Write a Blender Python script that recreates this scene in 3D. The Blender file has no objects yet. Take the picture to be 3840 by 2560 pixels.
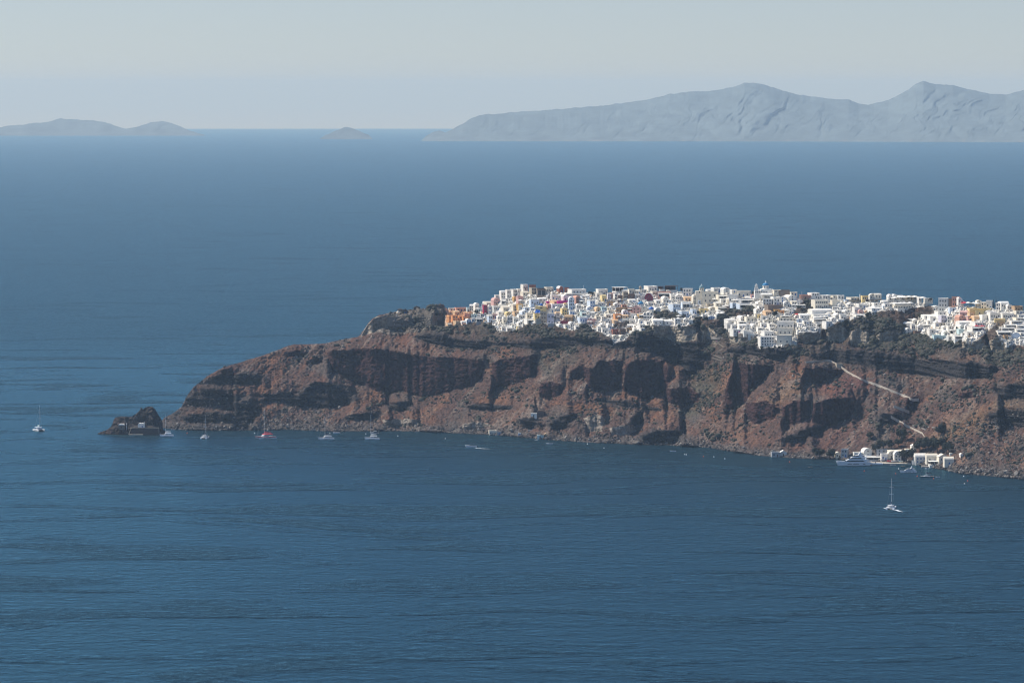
import bpy, math, random
import numpy as np
from mathutils import Vector, Matrix, Euler

random.seed(7)
RNG = np.random.default_rng(11)
SC = bpy.context.scene
COL = SC.collection
rad = math.radians
PI = math.pi

# ------------------------------------------------------------------ camera geometry
# Picture positions below are measured on the 3840 x 2560 photograph.  The camera stands on
# the rim of the caldera, 316 m above a sea that follows the curve of the earth.
H_CAM = 316.0
F_PX = 16000.0            # 150 mm lens on a 36 mm sensor
PITCH = rad(3.4226)
R_EARTH = 6371000.0
CP, SP = math.cos(PITCH), math.sin(PITCH)


def ray(px, py):
    """direction (x, y, z) with y = 1 through a point of the photograph"""
    dx = (np.asarray(px, float) - 1920.0) / F_PX
    dv = (1280.0 - np.asarray(py, float)) / F_PX
    y = CP + dv * SP
    z = -SP + dv * CP
    return dx / y, z / y


def sea_z(x, y):
    return -(x * x + y * y) / (2 * R_EARTH)


def sea_depth(px, py):
    """distance y at which the ray through (px, py) meets the sea"""
    tx, tz = ray(px, py)
    a = (1 + tx * tx) / (2 * R_EARTH)
    return (-tz - np.sqrt(np.maximum(tz * tz - 4 * a * H_CAM, 0))) / (2 * a)


def on_sea(px, py):
    y = float(sea_depth(px, py))
    tx, tz = ray(px, py)
    x = float(tx) * y
    return Vector((x, y, sea_z(x, y)))


def mpp(y):
    return y / F_PX


# ------------------------------------------------------------------ helpers: noise
def _hash(ix, iy, seed):
    h = (ix.astype(np.int64) * 374761393 + iy.astype(np.int64) * 668265263 + seed * 974711) & 0xFFFFFFFF
    h = ((h ^ (h >> 13)) * 1274126177) & 0xFFFFFFFF
    h = h ^ (h >> 16)
    return (h & 0xFFFFFF) / float(0xFFFFFF)


def vnoise(x, y, seed=0):
    x = np.asarray(x, float)
    y = np.asarray(y, float)
    ix, iy = np.floor(x), np.floor(y)
    fx, fy = x - ix, y - iy
    fx = fx * fx * (3 - 2 * fx)
    fy = fy * fy * (3 - 2 * fy)
    a = _hash(ix, iy, seed)
    b = _hash(ix + 1, iy, seed)
    c = _hash(ix, iy + 1, seed)
    d = _hash(ix + 1, iy + 1, seed)
    return (a * (1 - fx) + b * fx) * (1 - fy) + (c * (1 - fx) + d * fx) * fy


def fbm(x, y, octaves=4, seed=0, gain=0.5):
    s, amp, tot = 0.0, 1.0, 0.0
    for o in range(octaves):
        s = s + amp * vnoise(x * 2 ** o + 17.3 * o, y * 2 ** o - 9.1 * o, seed + o * 31)
        tot += amp
        amp *= gain
    return s / tot * 2 - 1          # -1 .. 1


def ridged(x, y, octaves=4, seed=0):
    s, amp, tot = 0.0, 1.0, 0.0
    for o in range(octaves):
        n = 1 - np.abs(vnoise(x * 2 ** o + 5.7 * o, y * 2 ** o + 3.3 * o, seed + o * 17) * 2 - 1)
        s = s + amp * n
        tot += amp
        amp *= 0.5
    return s / tot


def sstep(a, b, x):
    t = np.clip((x - a) / (b - a), 0, 1)
    return t * t * (3 - 2 * t)


def curve(pts):
    xs = np.array([p[0] for p in pts], float)
    ys = np.array([p[1] for p in pts], float)
    return lambda x: np.interp(x, xs, ys)


def in_poly(poly, X, Y):
    inside = np.zeros(X.shape, bool)
    n = len(poly)
    for i in range(n):
        x1, y1 = poly[i]
        x2, y2 = poly[(i + 1) % n]
        if y1 == y2:
            continue
        c = ((Y > min(y1, y2)) & (Y <= max(y1, y2)))
        xi = x1 + (Y - y1) / (y2 - y1) * (x2 - x1)
        inside ^= c & (X < xi)
    return inside


def blur(A, sx, sy):
    def k(s):
        r = max(1, int(3 * s))
        t = np.arange(-r, r + 1)
        g = np.exp(-t * t / (2.0 * s * s))
        return g / g.sum(), r
    if sx > 0:
        g, r = k(sx)
        P = np.pad(A, ((0, 0), (r, r)), mode='edge')
        A = sum(g[i] * P[:, i:i + A.shape[1]] for i in range(len(g)))
    if sy > 0:
        g, r = k(sy)
        P = np.pad(A, ((r, r), (0, 0)), mode='edge')
        A = sum(g[i] * P[i:i + A.shape[0], :] for i in range(len(g)))
    return A


# ------------------------------------------------------------------ helpers: objects
def link(name, data, parent=None, loc=(0, 0, 0), rot=(0, 0, 0), scale=(1, 1, 1)):
    o = bpy.data.objects.new(name, data)
    COL.objects.link(o)
    o.location = loc
    o.rotation_euler = rot
    o.scale = scale
    if parent is not None:
        o.parent = parent
    return o


def thing(name, label, cat, loc=(0, 0, 0), rz=0.0, group=None):
    o = link(name, None, None, loc, (0, 0, rz))
    o.empty_display_size = 0.5
    o['label'] = label
    o['category'] = cat
    if group:
        o['group'] = group
    return o


def tag(o, label=None, cat=None, group=None, kind=None):
    if label:
        o['label'] = label
    if cat:
        o['category'] = cat
    if group:
        o['group'] = group
    if kind:
        o['kind'] = kind
    return o


class MB:
    """collects shapes for one mesh"""

    def __init__(self):
        self.v, self.f, self.m, self.mi = [], [], [], 0

    def add(self, vs, fs):
        b = len(self.v)
        self.v += [tuple(p) for p in vs]
        self.f += [tuple(b + i for i in f) for f in fs]
        self.m += [self.mi] * len(fs)
        return self

    def box(self, x0, x1, y0, y1, z0, z1, taper=0.0):
        t = taper
        vs = [(x0, y0, z0), (x1, y0, z0), (x1, y1, z0), (x0, y1, z0),
              (x0 + t, y0 + t, z1), (x1 - t, y0 + t, z1), (x1 - t, y1 - t, z1), (x0 + t, y1 - t, z1)]
        return self.add(vs, [(3, 2, 1, 0), (4, 5, 6, 7), (0, 1, 5, 4), (1, 2, 6, 5), (2, 3, 7, 6), (3, 0, 4, 7)])

    def prism(self, outline, y0, y1):
        """outline in x-z (counter-clockwise seen from -y), extruded along y"""
        n = len(outline)
        vs = [(x, y0, z) for x, z in outline] + [(x, y1, z) for x, z in outline]
        fs = [tuple(range(n)), tuple(range(2 * n - 1, n - 1, -1))]
        fs += [((i + 1) % n, i, n + i, n + (i + 1) % n) for i in range(n)]
        return self.add(vs, fs)

    def prism_x(self, outline, x0, x1):
        """outline in y-z extruded along x"""
        n = len(outline)
        vs = [(x0, y, z) for y, z in outline] + [(x1, y, z) for y, z in outline]
        fs = [tuple(range(n - 1, -1, -1)), tuple(range(n, 2 * n))]
        fs += [(i, (i + 1) % n, n + (i + 1) % n, n + i) for i in range(n)]
        return self.add(vs, fs)

    def lathe(self, prof, cx=0, cy=0, cz=0, seg=14):
        vs, fs = [], []
        n = len(prof)
        for k in range(seg):
            a = 2 * PI * k / seg
            for r, z in prof:
                vs.append((cx + r * math.cos(a), cy + r * math.sin(a), cz + z))
        for k in range(seg):
            k2 = (k + 1) % seg
            for i in range(n - 1):
                fs.append((k * n + i, k2 * n + i, k2 * n + i + 1, k * n + i + 1))
        fs.append(tuple(k * n for k in range(seg - 1, -1, -1)))
        fs.append(tuple(k * n + n - 1 for k in range(seg)))
        return self.add(vs, fs)

    def tube(self, p, q, r0, r1=None, seg=6):
        r1 = r0 if r1 is None else r1
        p, q = Vector(p), Vector(q)
        d = (q - p).normalized()
        u = d.orthogonal().normalized()
        w = d.cross(u)
        vs = []
        for c, r in ((p, r0), (q, r1)):
            for k in range(seg):
                a = 2 * PI * k / seg
                vs.append(c + u * (r * math.cos(a)) + w * (r * math.sin(a)))
        fs = [(k, (k + 1) % seg, seg + (k + 1) % seg, seg + k) for k in range(seg)]
        fs += [tuple(range(seg - 1, -1, -1)), tuple(range(seg, 2 * seg))]
        return self.add(vs, fs)

    def mesh(self, name, mats, smooth=False):
        me = bpy.data.meshes.new(name)
        me.from_pydata(self.v, [], self.f)
        for m in (mats if isinstance(mats, (list, tuple)) else [mats]):
            me.materials.append(m)
        if any(self.m):
            me.polygons.foreach_set('material_index', self.m)
        if smooth:
            me.polygons.foreach_set('use_smooth', [True] * len(self.f))
        me.update()
        return me

    def obj(self, name, mats, parent=None, loc=(0, 0, 0), rot=(0, 0, 0), smooth=False):
        return link(name, self.mesh(name, mats, smooth), parent, loc, rot)


def arc(cx, cz, r, a0, a1, n, rz=None):
    rz = r if rz is None else rz
    return [(cx + r * math.cos(a0 + (a1 - a0) * i / n), cz + rz * math.sin(a0 + (a1 - a0) * i / n)) for i in range(n + 1)]


# ------------------------------------------------------------------ materials
def new_mat(name):
    m = bpy.data.materials.new(name)
    m.use_nodes = True
    nt = m.node_tree
    return m, nt, nt.nodes['Principled BSDF']


def node(nt, kind, **kw):
    n = nt.nodes.new(kind)
    for k, v in kw.items():
        setattr(n, k, v)
    return n


def mixcol(nt, fac, a, b, blend='MIX'):
    n = node(nt, 'ShaderNodeMix', data_type='RGBA', blend_type=blend)
    for sock, val in ((n.inputs[0], fac), (n.inputs[6], a), (n.inputs[7], b)):
        if hasattr(val, 'is_linked') or isinstance(val, bpy.types.NodeSocket):
            nt.links.new(val, sock)
        else:
            sock.default_value = val if isinstance(val, float) else (*val, 1.0)[:4]
    return n.outputs[2]


def surf(name, col, rough=0.8, var=0.15, scale=0.6, spec=0.3, bump=0.0, metal=0.0):
    """painted / plastered / plain surface with a worn, uneven tone"""
    m, nt, b = new_mat(name)
    geo = node(nt, 'ShaderNodeNewGeometry')
    nz = node(nt, 'ShaderNodeTexNoise')
    nz.inputs['Scale'].default_value = scale
    nz.inputs['Detail'].default_value = 6
    nt.links.new(geo.outputs['Position'], nz.inputs['Vector'])
    lo = tuple(c * (1 - var) for c in col)
    hi = tuple(min(1, c * (1 + var * 0.6)) for c in col)
    mr = node(nt, 'ShaderNodeMapRange')
    mr.inputs[1].default_value = 0.3
    mr.inputs[2].default_value = 0.7
    nt.links.new(nz.outputs[0], mr.inputs[0])
    nt.links.new(mixcol(nt, mr.outputs[0], lo, hi), b.inputs['Base Color'])
    b.inputs['Roughness'].default_value = rough
    b.inputs['Specular IOR Level'].default_value = spec
    b.inputs['Metallic'].default_value = metal
    if bump:
        bp = node(nt, 'ShaderNodeBump')
        bp.inputs['Strength'].default_value = bump
        bp.inputs['Distance'].default_value = 0.1
        nt.links.new(nz.outputs[0], bp.inputs['Height'])
        nt.links.new(bp.outputs[0], b.inputs['Normal'])
    return m


def attr_rock(name, bump=0.8, scale=0.5, lo=0.62, hi=1.35):
    """rock whose own colour is stored per vertex, broken up by fine grain"""
    m, nt, b = new_mat(name)
    at = node(nt, 'ShaderNodeAttribute', attribute_name='rock_colour')
    geo = node(nt, 'ShaderNodeNewGeometry')
    n1 = node(nt, 'ShaderNodeTexNoise')
    n1.inputs['Scale'].default_value = scale
    n1.inputs['Detail'].default_value = 8
    n1.inputs['Roughness'].default_value = 0.7
    nt.links.new(geo.outputs['Position'], n1.inputs['Vector'])
    v1 = node(nt, 'ShaderNodeTexVoronoi')
    v1.inputs['Scale'].default_value = scale * 0.9
    nt.links.new(geo.outputs['Position'], v1.inputs['Vector'])
    mr = node(nt, 'ShaderNodeMapRange')
    mr.inputs[1].default_value = 0.3
    mr.inputs[2].default_value = 0.7
    mr.inputs[3].default_value = lo
    mr.inputs[4].default_value = hi
    nt.links.new(n1.outputs[0], mr.inputs[0])
    sc = node(nt, 'ShaderNodeVectorMath', operation='SCALE')
    nt.links.new(at.outputs['Color'], sc.inputs[0])
    nt.links.new(mr.outputs[0], sc.inputs['Scale'])
    nt.links.new(sc.outputs[0], b.inputs['Base Color'])
    b.inputs['Roughness'].default_value = 0.95
    b.inputs['Specular IOR Level'].default_value = 0.1
    ad = node(nt, 'ShaderNodeMath', operation='ADD')
    nt.links.new(n1.outputs[0], ad.inputs[0])
    nt.links.new(v1.outputs['Distance'], ad.inputs[1])
    bp = node(nt, 'ShaderNodeBump')
    bp.inputs['Strength'].default_value = bump
    bp.inputs['Distance'].default_value = 1.6
    nt.links.new(ad.outputs[0], bp.inputs['Height'])
    nt.links.new(bp.outputs[0], b.inputs['Normal'])
    return m


PAL = {
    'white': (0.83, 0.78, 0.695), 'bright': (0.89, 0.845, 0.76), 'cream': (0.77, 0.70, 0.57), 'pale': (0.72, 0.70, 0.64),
    'yellow': (0.78, 0.61, 0.30), 'ochre': (0.62, 0.38, 0.14), 'orange': (0.74, 0.36, 0.16), 'apricot': (0.77, 0.52, 0.31),
    'salmon': (0.60, 0.33, 0.24), 'rose': (0.60, 0.37, 0.33), 'crimson': (0.33, 0.015, 0.07), 'maroon': (0.24, 0.035, 0.06),
    'magenta': (0.50, 0.02, 0.24), 'lavender': (0.66, 0.62, 0.68), 'blue': (0.62, 0.69, 0.77), 'grey': (0.42, 0.42, 0.42),
    'beige': (0.50, 0.43, 0.33), 'brown': (0.16, 0.105, 0.08), 'brick': (0.33, 0.13, 0.085), 'stone': (0.24, 0.19, 0.15),
    'tan': (0.46, 0.31, 0.18), 'turquoise': (0.55, 0.68, 0.66),
}
M = {k: surf('plaster_' + k, c, 0.85, 0.16, 0.55, 0.2, 0.15) for k, c in PAL.items()}
M['pane'] = surf('window_dark', (0.055, 0.065, 0.08), 0.25, 0.3, 2.0, 0.5)
M['bluewood'] = surf('blue_paint', (0.03, 0.12, 0.34), 0.5, 0.2, 2.0)
M['brownwood'] = surf('brown_wood', (0.09, 0.055, 0.035), 0.7, 0.25, 2.0)
M['dome'] = surf('blue_dome_paint', (0.03, 0.22, 0.42), 0.5, 0.12, 0.8)
M['deepdome'] = surf('deep_blue_dome_paint', (0.02, 0.13, 0.46), 0.5, 0.12, 0.8)
M['greydome'] = surf('grey_green_dome_paint', (0.16, 0.27, 0.30), 0.6, 0.15, 0.8)
M['canvas'] = surf('white_canvas', (0.80, 0.77, 0.70), 0.9, 0.08, 1.0)
M['redcanvas'] = surf('red_canvas', (0.55, 0.05, 0.06), 0.8, 0.12, 1.0)
M['tarp'] = surf('blue_tarpaulin', (0.01, 0.13, 0.55), 0.6, 0.2, 1.0)
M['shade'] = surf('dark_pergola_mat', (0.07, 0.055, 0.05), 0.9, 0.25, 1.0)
M['steel'] = surf('steel', (0.45, 0.45, 0.45), 0.4, 0.1, 2.0, 0.5, 0, 0.6)
M['gel'] = surf('white_gelcoat', (0.82, 0.83, 0.84), 0.22, 0.05, 0.5, 0.5)
M['glass'] = surf('dark_boat_glass', (0.012, 0.018, 0.028), 0.08, 0.2, 1.0, 0.6)
M['navy'] = surf('navy_canvas', (0.02, 0.035, 0.07), 0.8, 0.15, 1.0)
M['teak'] = surf('teak', (0.30, 0.20, 0.12), 0.6, 0.2, 2.0)
M['redhull'] = surf('red_gelcoat', (0.42, 0.012, 0.05), 0.25, 0.08, 0.5, 0.5)
M['greenhull'] = surf('dark_green_hull', (0.03, 0.12, 0.13), 0.25, 0.1, 0.5, 0.5)
M['rubber'] = surf('grey_rubber', (0.35, 0.35, 0.36), 0.6, 0.1, 1.0)
M['black'] = surf('black_plastic', (0.015, 0.015, 0.017), 0.5, 0.2, 2.0)
M['buoyred'] = surf('orange_red_buoy', (0.75, 0.09, 0.03), 0.5, 0.1, 2.0)
M['alu'] = surf('white_mast_paint', (0.80, 0.80, 0.80), 0.35, 0.05, 1.0, 0.5)
M['slate'] = surf('dry_stone', (0.21, 0.18, 0.15), 0.95, 0.35, 1.2, 0.1, 0.6)
M['darkstone'] = surf('dark_lava_masonry', (0.085, 0.07, 0.062), 0.95, 0.35, 1.0, 0.1, 0.6)
M['concrete'] = surf('raw_concrete', (0.30, 0.27, 0.24), 0.9, 0.2, 0.8, 0.2, 0.3)
M['pathstone'] = surf('path_paving', (0.52, 0.46, 0.385), 0.95, 0.25, 1.2, 0.1, 0.4)
M['leafdark'] = surf('dark_foliage', (0.033, 0.038, 0.026), 0.8, 0.45, 0.8, 0.2)
M['leafgrey'] = surf('grey_green_foliage', (0.060, 0.058, 0.043), 0.8, 0.4, 0.8, 0.2)
M['bark'] = surf('bark', (0.10, 0.075, 0.055), 0.9, 0.3, 1.5)
M['flower'] = surf('bougainvillea', (0.55, 0.015, 0.33), 0.8, 0.2, 2.0)
M['skin'] = surf('skin', (0.50, 0.30, 0.22), 0.6, 0.1, 4.0)
M['cloth'] = surf('dark_clothes', (0.06, 0.07, 0.11), 0.9, 0.3, 4.0)
M['foam'] = surf('sea_foam', (0.75, 0.80, 0.83), 0.8, 0.25, 0.7)
M['flagred'] = surf('red_flag_cloth', (0.60, 0.02, 0.08), 0.8, 0.1, 2.0)

# ------------------------------------------------------------------ the headland
D = lambda pts: [(x * 1.63265, y * 1.63265) for x, y in pts]      # positions measured on a 2352-wide copy
ridge = curve([(596, 1598), (608, 1584), (614, 1566), (644, 1550), (679, 1528), (694, 1497), (705, 1478), (726, 1451), (759, 1426), (774, 1413),
               (836, 1378), (866, 1367), (920, 1353), (989, 1331), (1046, 1311), (1083, 1294), (1103, 1290), (1150, 1291), (1221, 1286),
               (1277, 1274), (1340, 1264), (1352, 1254), (1368, 1232), (1380, 1214), (1395, 1195), (1419, 1181), (1463, 1173), (1494, 1165),
               (1553, 1161), (1593, 1157), (1617, 1147), (1664, 1149), (1680, 1160), (1700, 1166), (1760, 1163), (1800, 1152), (1850, 1138),
               (1880, 1116), (1950, 1100), (2000, 1092), (2200, 1100), (2300, 1098), (2500, 1095), (2800, 1110), (2900, 1107),
               (3000, 1117), (3200, 1130), (3400, 1132), (3500, 1148), (3600, 1150), (3700, 1158), (3840, 1166), (4300, 1190), (4650, 1225), (4850, 1300), (5050, 1480), (5200, 1890)])
water = curve([(596, 1603), (650, 1609), (700, 1612), (797, 1615), (1000, 1612), (1100, 1612), (1250, 1618), (1500, 1616), (1700, 1624),
               (1790, 1628), (1900, 1634), (2000, 1644), (2100, 1652), (2200, 1659), (2400, 1667), (2500, 1669), (2550, 1672), (2650, 1678),
               (2750, 1694), (2820, 1705), (2880, 1712), (3000, 1719), (3100, 1721), (3140, 1722), (3250, 1731), (3330, 1738), (3430, 1741),
               (3490, 1752), (3540, 1761), (3600, 1775), (3700, 1784), (3840, 1799), (4300, 1835), (4800, 1870), (5200, 1900)])
depth = curve([(596, 6), (640, 26), (700, 50), (760, 70), (900, 105), (1100, 140), (1400, 172), (1700, 200), (2000, 220), (2400, 230),
               (2800, 255), (3200, 270), (3840, 300), (4300, 320), (5000, 260), (5200, 30)])
bench = curve([(596, 1600), (700, 1500), (800, 1400), (1100, 1300), (1300, 1290), (1400, 1260), (1550, 1265), (1700, 1255), (1850, 1262), (2000, 1262), (2200, 1275),
               (2350, 1300), (2450, 1290), (2600, 1300), (2800, 1310), (3000, 1308), (3200, 1305), (3400, 1300), (3600, 1310), (3840, 1330), (4300, 1340), (4800, 1420), (5200, 1895)])

NC, NR = 1860, 330
PXc = np.linspace(598, 5200, NC)
RID, WAT = ridge(PXc), water(PXc)
# a rocky, uneven skyline and shore
RID0, WAT0 = RID.copy(), WAT.copy()
RID = RID - 2.2 * fbm(PXc / 26, PXc * 0, 4, 3) * np.where((PXc > 1690), 0.3, 1.0)
WAT = WAT + 1.6 * fbm(PXc / 20, PXc * 0 + 4, 4, 9)
RID = np.minimum(RID, WAT - 3)
RID0 = np.minimum(RID0, WAT0 - 3)
V = np.linspace(0, 1, NR)[:, None]
PY = WAT0[None, :] * (1 - V) + RID0[None, :] * V + (RID - RID0)[None, :] * V ** 14 + (WAT - WAT0)[None, :] * (1 - V) ** 22            # row 0 = shore, last row = skyline
PX = np.broadcast_to(PXc[None, :], PY.shape).copy()

# steep faces (measured on the 2352-wide copy) : (outline, steepness weight, tone)
CLIFFS = [
    ([(752, 812), (772, 804), (830, 801), (880, 801), (930, 812), (960, 817), (1000, 822), (1040, 820), (1075, 825), (1112, 830), (1116, 862), (1085, 886), (1040, 898), (1000, 909), (970, 913), (930, 901), (890, 906), (860, 896), (830, 886), (790, 866), (760, 850)], .07, 'maroon'),
    ([(1128, 832), (1150, 826), (1232, 815), (1240, 850), (1225, 866), (1175, 886), (1125, 904), (1132, 868)], .08, 'maroon'),
    ([(1376, 828), (1433, 828), (1431, 890), (1405, 903), (1380, 897), (1348, 896), (1348, 866)], .08, 'maroon'),
    ([(1438, 836), (1490, 822), (1523, 832), (1545, 868), (1530, 896), (1490, 919), (1460, 906), (1430, 898)], .08, 'maroon'),
    ([(1557, 790), (1600, 786), (1623, 815), (1616, 846), (1585, 866), (1557, 830)], .1, 'basalt'),
    ([(1460, 770), (1500, 768), (1560, 800), (1550, 834), (1500, 812), (1462, 800)], .14, 'basalt'),
    ([(1527, 893), (1580, 890), (1612, 905), (1605, 925), (1575, 936), (1527, 922)], .12, 'maroon'),
    ([(1684, 832), (1720, 838), (1779, 842), (1765, 862), (1735, 892), (1715, 922), (1690, 944), (1668, 940), (1664, 898), (1676, 862)], .08, 'maroon'),
    ([(1712, 926), (1760, 920), (1793, 940), (1780, 958), (1742, 974), (1714, 962)], .1, 'maroon'),
    ([(1795, 934), (1825, 922), (1863, 918), (1863, 960), (1830, 974), (1797, 972)], .09, 'maroon'),
    ([(1866, 926), (1900, 916), (1950, 914), (1966, 938), (1950, 962), (1900, 980), (1866, 970)], .09, 'maroon'),
    ([(1842, 842), (1900, 846), (1951, 850), (1930, 862), (1880, 880), (1842, 882)], .1, 'maroon'),
    ([(1678, 800), (1720, 797), (1790, 806), (1822, 814), (1800, 824), (1740, 822), (1690, 822)], .12, 'basalt'),
    ([(1862, 812), (1960, 806), (2060, 818), (2150, 832), (2250, 838), (2298, 848), (2270, 866), (2200, 868), (2120, 858), (2040, 848), (1960, 836), (1880, 828)], .3, 'basalt'),
    ([(1825, 756), (1860, 748), (1890, 752), (1884, 780), (1850, 788), (1828, 782)], .07, 'pumice'),
    ([(1896, 752), (1930, 748), (1948, 760), (1940, 786), (1900, 788)], .1, 'pumice'),
    ([(1950, 764), (1976, 752), (2000, 768), (1996, 790), (1956, 792)], .12, 'pumice'),
    ([(2012, 772), (2030, 758), (2066, 758), (2076, 778), (2050, 788), (2014, 790)], .08, 'pumice'),
    ([(2212, 778), (2240, 772), (2262, 780), (2264, 806), (2212, 806)], .1, 'pumice'),
    ([(2270, 784), (2300, 770), (2326, 780), (2326, 808), (2276, 810)], .09, 'pumice'),
    ([(1492, 750), (1540, 748), (1598, 752), (1600, 782), (1560, 790), (1500, 770)], .08, 'pumice'),
    ([(1606, 762), (1630, 752), (1662, 770), (1650, 790), (1612, 786)], .1, 'pumice'),
    ([(1672, 770), (1700, 762), (1732, 766), (1730, 788), (1676, 790)], .09, 'pumice'),
    ([(828, 775), (845, 744), (862, 728), (900, 726), (893, 752), (858, 764)], .14, 'pumice'),
    ([(893, 742), (925, 736), (945, 745), (942, 758), (900, 758)], .1, 'stone'),
    ([(962, 726), (1022, 722), (1028, 748), (985, 756), (962, 746)], .12, 'stone'),
    ([(1000, 706), (1022, 704), (1030, 716), (1020, 722), (995, 722)], .2, 'stone'),
    ([(535, 926), (575, 922), (590, 950), (568, 987), (540, 987)], .12, 'basalt'),
    ([(500, 862), (560, 858), (606, 868), (590, 884), (540, 882), (470, 884)], .3, 'basalt'),
    ([(428, 912), (470, 898), (530, 905), (560, 918), (520, 930), (430, 935)], .3, 'basalt'),
    ([(420, 955), (470, 948), (530, 952), (530, 968), (430, 972)], .4, 'basalt'),
    ([(671, 920), (700, 896), (720, 876), (770, 880), (800, 905), (812, 918), (780, 932), (735, 936), (690, 934)], .13, 'basalt'),
    ([(600, 905), (660, 902), (700, 910), (690, 924), (610, 920)], .3, 'basalt'),
    ([(700, 838), (712, 826), (742, 820), (740, 832), (705, 840)], .15, 'maroon'),
    ([(653, 812), (680, 805), (708, 808), (700, 818), (658, 820)], .18, 'maroon'),
    ([(506, 852), (530, 846), (548, 852), (540, 862), (512, 862)], .18, 'maroon'),
    ([(893, 930), (935, 922), (942, 942), (915, 946), (896, 940)], .2, 'basalt'),
    ([(806, 952), (850, 948), (870, 960), (838, 968), (800, 962)], .2, 'basalt'),
    ([(880, 965), (960, 962), (962, 978), (884, 980)], .25, 'tuff'),
    ([(1060, 975), (1100, 968), (1130, 978), (1100, 986), (1064, 986)], .25, 'tuff'),
    ([(1240, 884), (1262, 876), (1298, 884), (1290, 908), (1258, 920), (1240, 912)], .13, 'maroon'),
    ([(1309, 852), (1340, 840), (1362, 848), (1352, 868), (1312, 872)], .14, 'maroon'),
    ([(1268, 968), (1290, 958), (1330, 948), (1322, 962), (1285, 990), (1268, 985)], .14, 'basalt'),
    ([(1198, 964), (1222, 958), (1234, 970), (1222, 986), (1198, 986)], .13, 'basalt'),
    ([(1438, 978), (1462, 950), (1478, 938), (1478, 952), (1458, 980), (1442, 986)], .1, 'basalt'),
    ([(1342, 960), (1370, 950), (1390, 962), (1384, 990), (1350, 992)], .3, 'tuff'),
    ([(1400, 984), (1450, 974), (1470, 984), (1440, 1000), (1404, 1000)], .25, 'tuff'),
    ([(1472, 1004), (1520, 988), (1560, 994), (1566, 1012), (1540, 1020), (1474, 1018)], .14, 'basalt'),
    ([(1370, 912), (1450, 926), (1520, 940), (1518, 946), (1440, 936), (1368, 922)], .3, 'basalt'),
    ([(1080, 930), (1120, 926), (1180, 934), (1180, 942), (1110, 940), (1078, 940)], .2, 'basalt'),
    ([(2276, 950), (2310, 938), (2360, 946), (2420, 960), (2420, 985), (2330, 975), (2280, 978)], .16, 'basalt'),
    ([(2200, 905), (2230, 898), (2240, 912), (2206, 918)], .18, 'maroon'),
    ([(2290, 895), (2330, 880), (2400, 890), (2390, 915), (2300, 920)], .25, 'basalt'),
    ([(1960, 900), (1975, 888), (1990, 902), (1985, 950), (1965, 960)], .4, 'talus'),
    ([(945, 776), (1010, 770), (1060, 784), (1130, 786), (1225, 790), (1215, 800), (1130, 796), (1050, 800), (985, 790)], .16, 'basalt'),
    ([(1220, 780), (1300, 775), (1360, 782), (1440, 790), (1440, 800), (1340, 796), (1230, 800)], .2, 'basalt'),
    ([(2080, 918), (2110, 905), (2120, 920), (2095, 945), (2078, 940)], .25, 'maroon'),
    ([(2020, 952), (2060, 948), (2080, 962), (2050, 972), (2020, 968)], .25, 'basalt'),
    ([(1800, 1006), (1850, 985), (1905, 975), (1890, 992), (1830, 1015), (1802, 1015)], .3, 'basalt'),
]

TALUS = (0.090, 0.056, 0.046)
TONES = {'talus': TALUS, 'maroon': (0.046, 0.023, 0.022), 'basalt': (0.028, 0.026, 0.027), 'pumice': (0.30, 0.255, 0.20),
         'stone': (0.14, 0.125, 0.105), 'tuff': (0.26, 0.22, 0.18)}

# built-up ground of the village
VILLAGE = [(1672, 1226), (1730, 1226), (1762, 1208), (1812, 1205), (1832, 1218), (1878, 1246), (1930, 1244), (1962, 1228), (2005, 1216), (2085, 1224),
           (2125, 1236), (2160, 1238), (2186, 1212), (2214, 1224), (2235, 1248), (2292, 1266), (2300, 1282), (2346, 1278), (2388, 1248),
           (2440, 1222), (2530, 1220), (2558, 1222), (2600, 1216), (2598, 1196), (2700, 1196), (2716, 1172), (2740, 1152), (2832, 1156),
           (2862, 1148), (2830, 1182), (2760, 1186), (2722, 1196), (2722, 1232), (2750, 1246), (2800, 1252), (2842, 1262), (2850, 1306), (2914, 1306),
           (2985, 1296), (2992, 1246), (3060, 1244), (3130, 1214), (3180, 1207), (3240, 1200), (3256, 1174), (3306, 1166), (3360, 1168), (3424, 1154),
           (3500, 1144), (3512, 1176), (3446, 1192), (3380, 1252), (3470, 1260), (3506, 1282), (3652, 1280), (3700, 1246), (3742, 1206), (3762, 1226),
           (3742, 1260), (3775, 1292), (3870, 1300), (3890, 1290), (3890, 1050), (3300, 1050), (1900, 1050), (1672, 1120)]
GAPS = [[(2715, 1152), (2838, 1150), (2830, 1182), (2722, 1196), (2690, 1196)], [(3010, 1128), (3052, 1126), (3048, 1172), (2985, 1182), (2970, 1175)],
        [(2452, 1174), (2540, 1170), (2566, 1184), (2570, 1196), (2448, 1196)], [(2296, 1228), (2330, 1206), (2352, 1206), (2350, 1232), (2300, 1236)]]

W = np.full(PY.shape, 1.25)
rockm = np.zeros(PY.shape)
RC = np.zeros(PY.shape + (3,))
mx, mz = PX * 0.24, (WAT0[None, :] - PY) * 0.28           # metres along the shore, up the slope
RC[:] = TALUS
# wobble the outlines so that no edge is straight
wx = PX + 5 * fbm(PX / 18, PY / 18, 3, 41)
wy = PY + 4 * fbm(PX / 16, PY / 16, 3, 43)
SCR = sstep(-80, 30, bench(PX) - PY) * (PX > 1560)       # scrubby shelf under the village
village = in_poly(VILLAGE, wx, wy)
for g in GAPS:
    village &= ~in_poly(g, wx, wy)
vil = blur(village.astype(float), 1.2, 1.2)
for poly, w, tone in CLIFFS:
    P = D(poly)
    mask = in_poly(P, wx, wy)
    W[mask] = w
    RC[mask] = TONES[tone]
    rockm[mask] = 1
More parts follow.
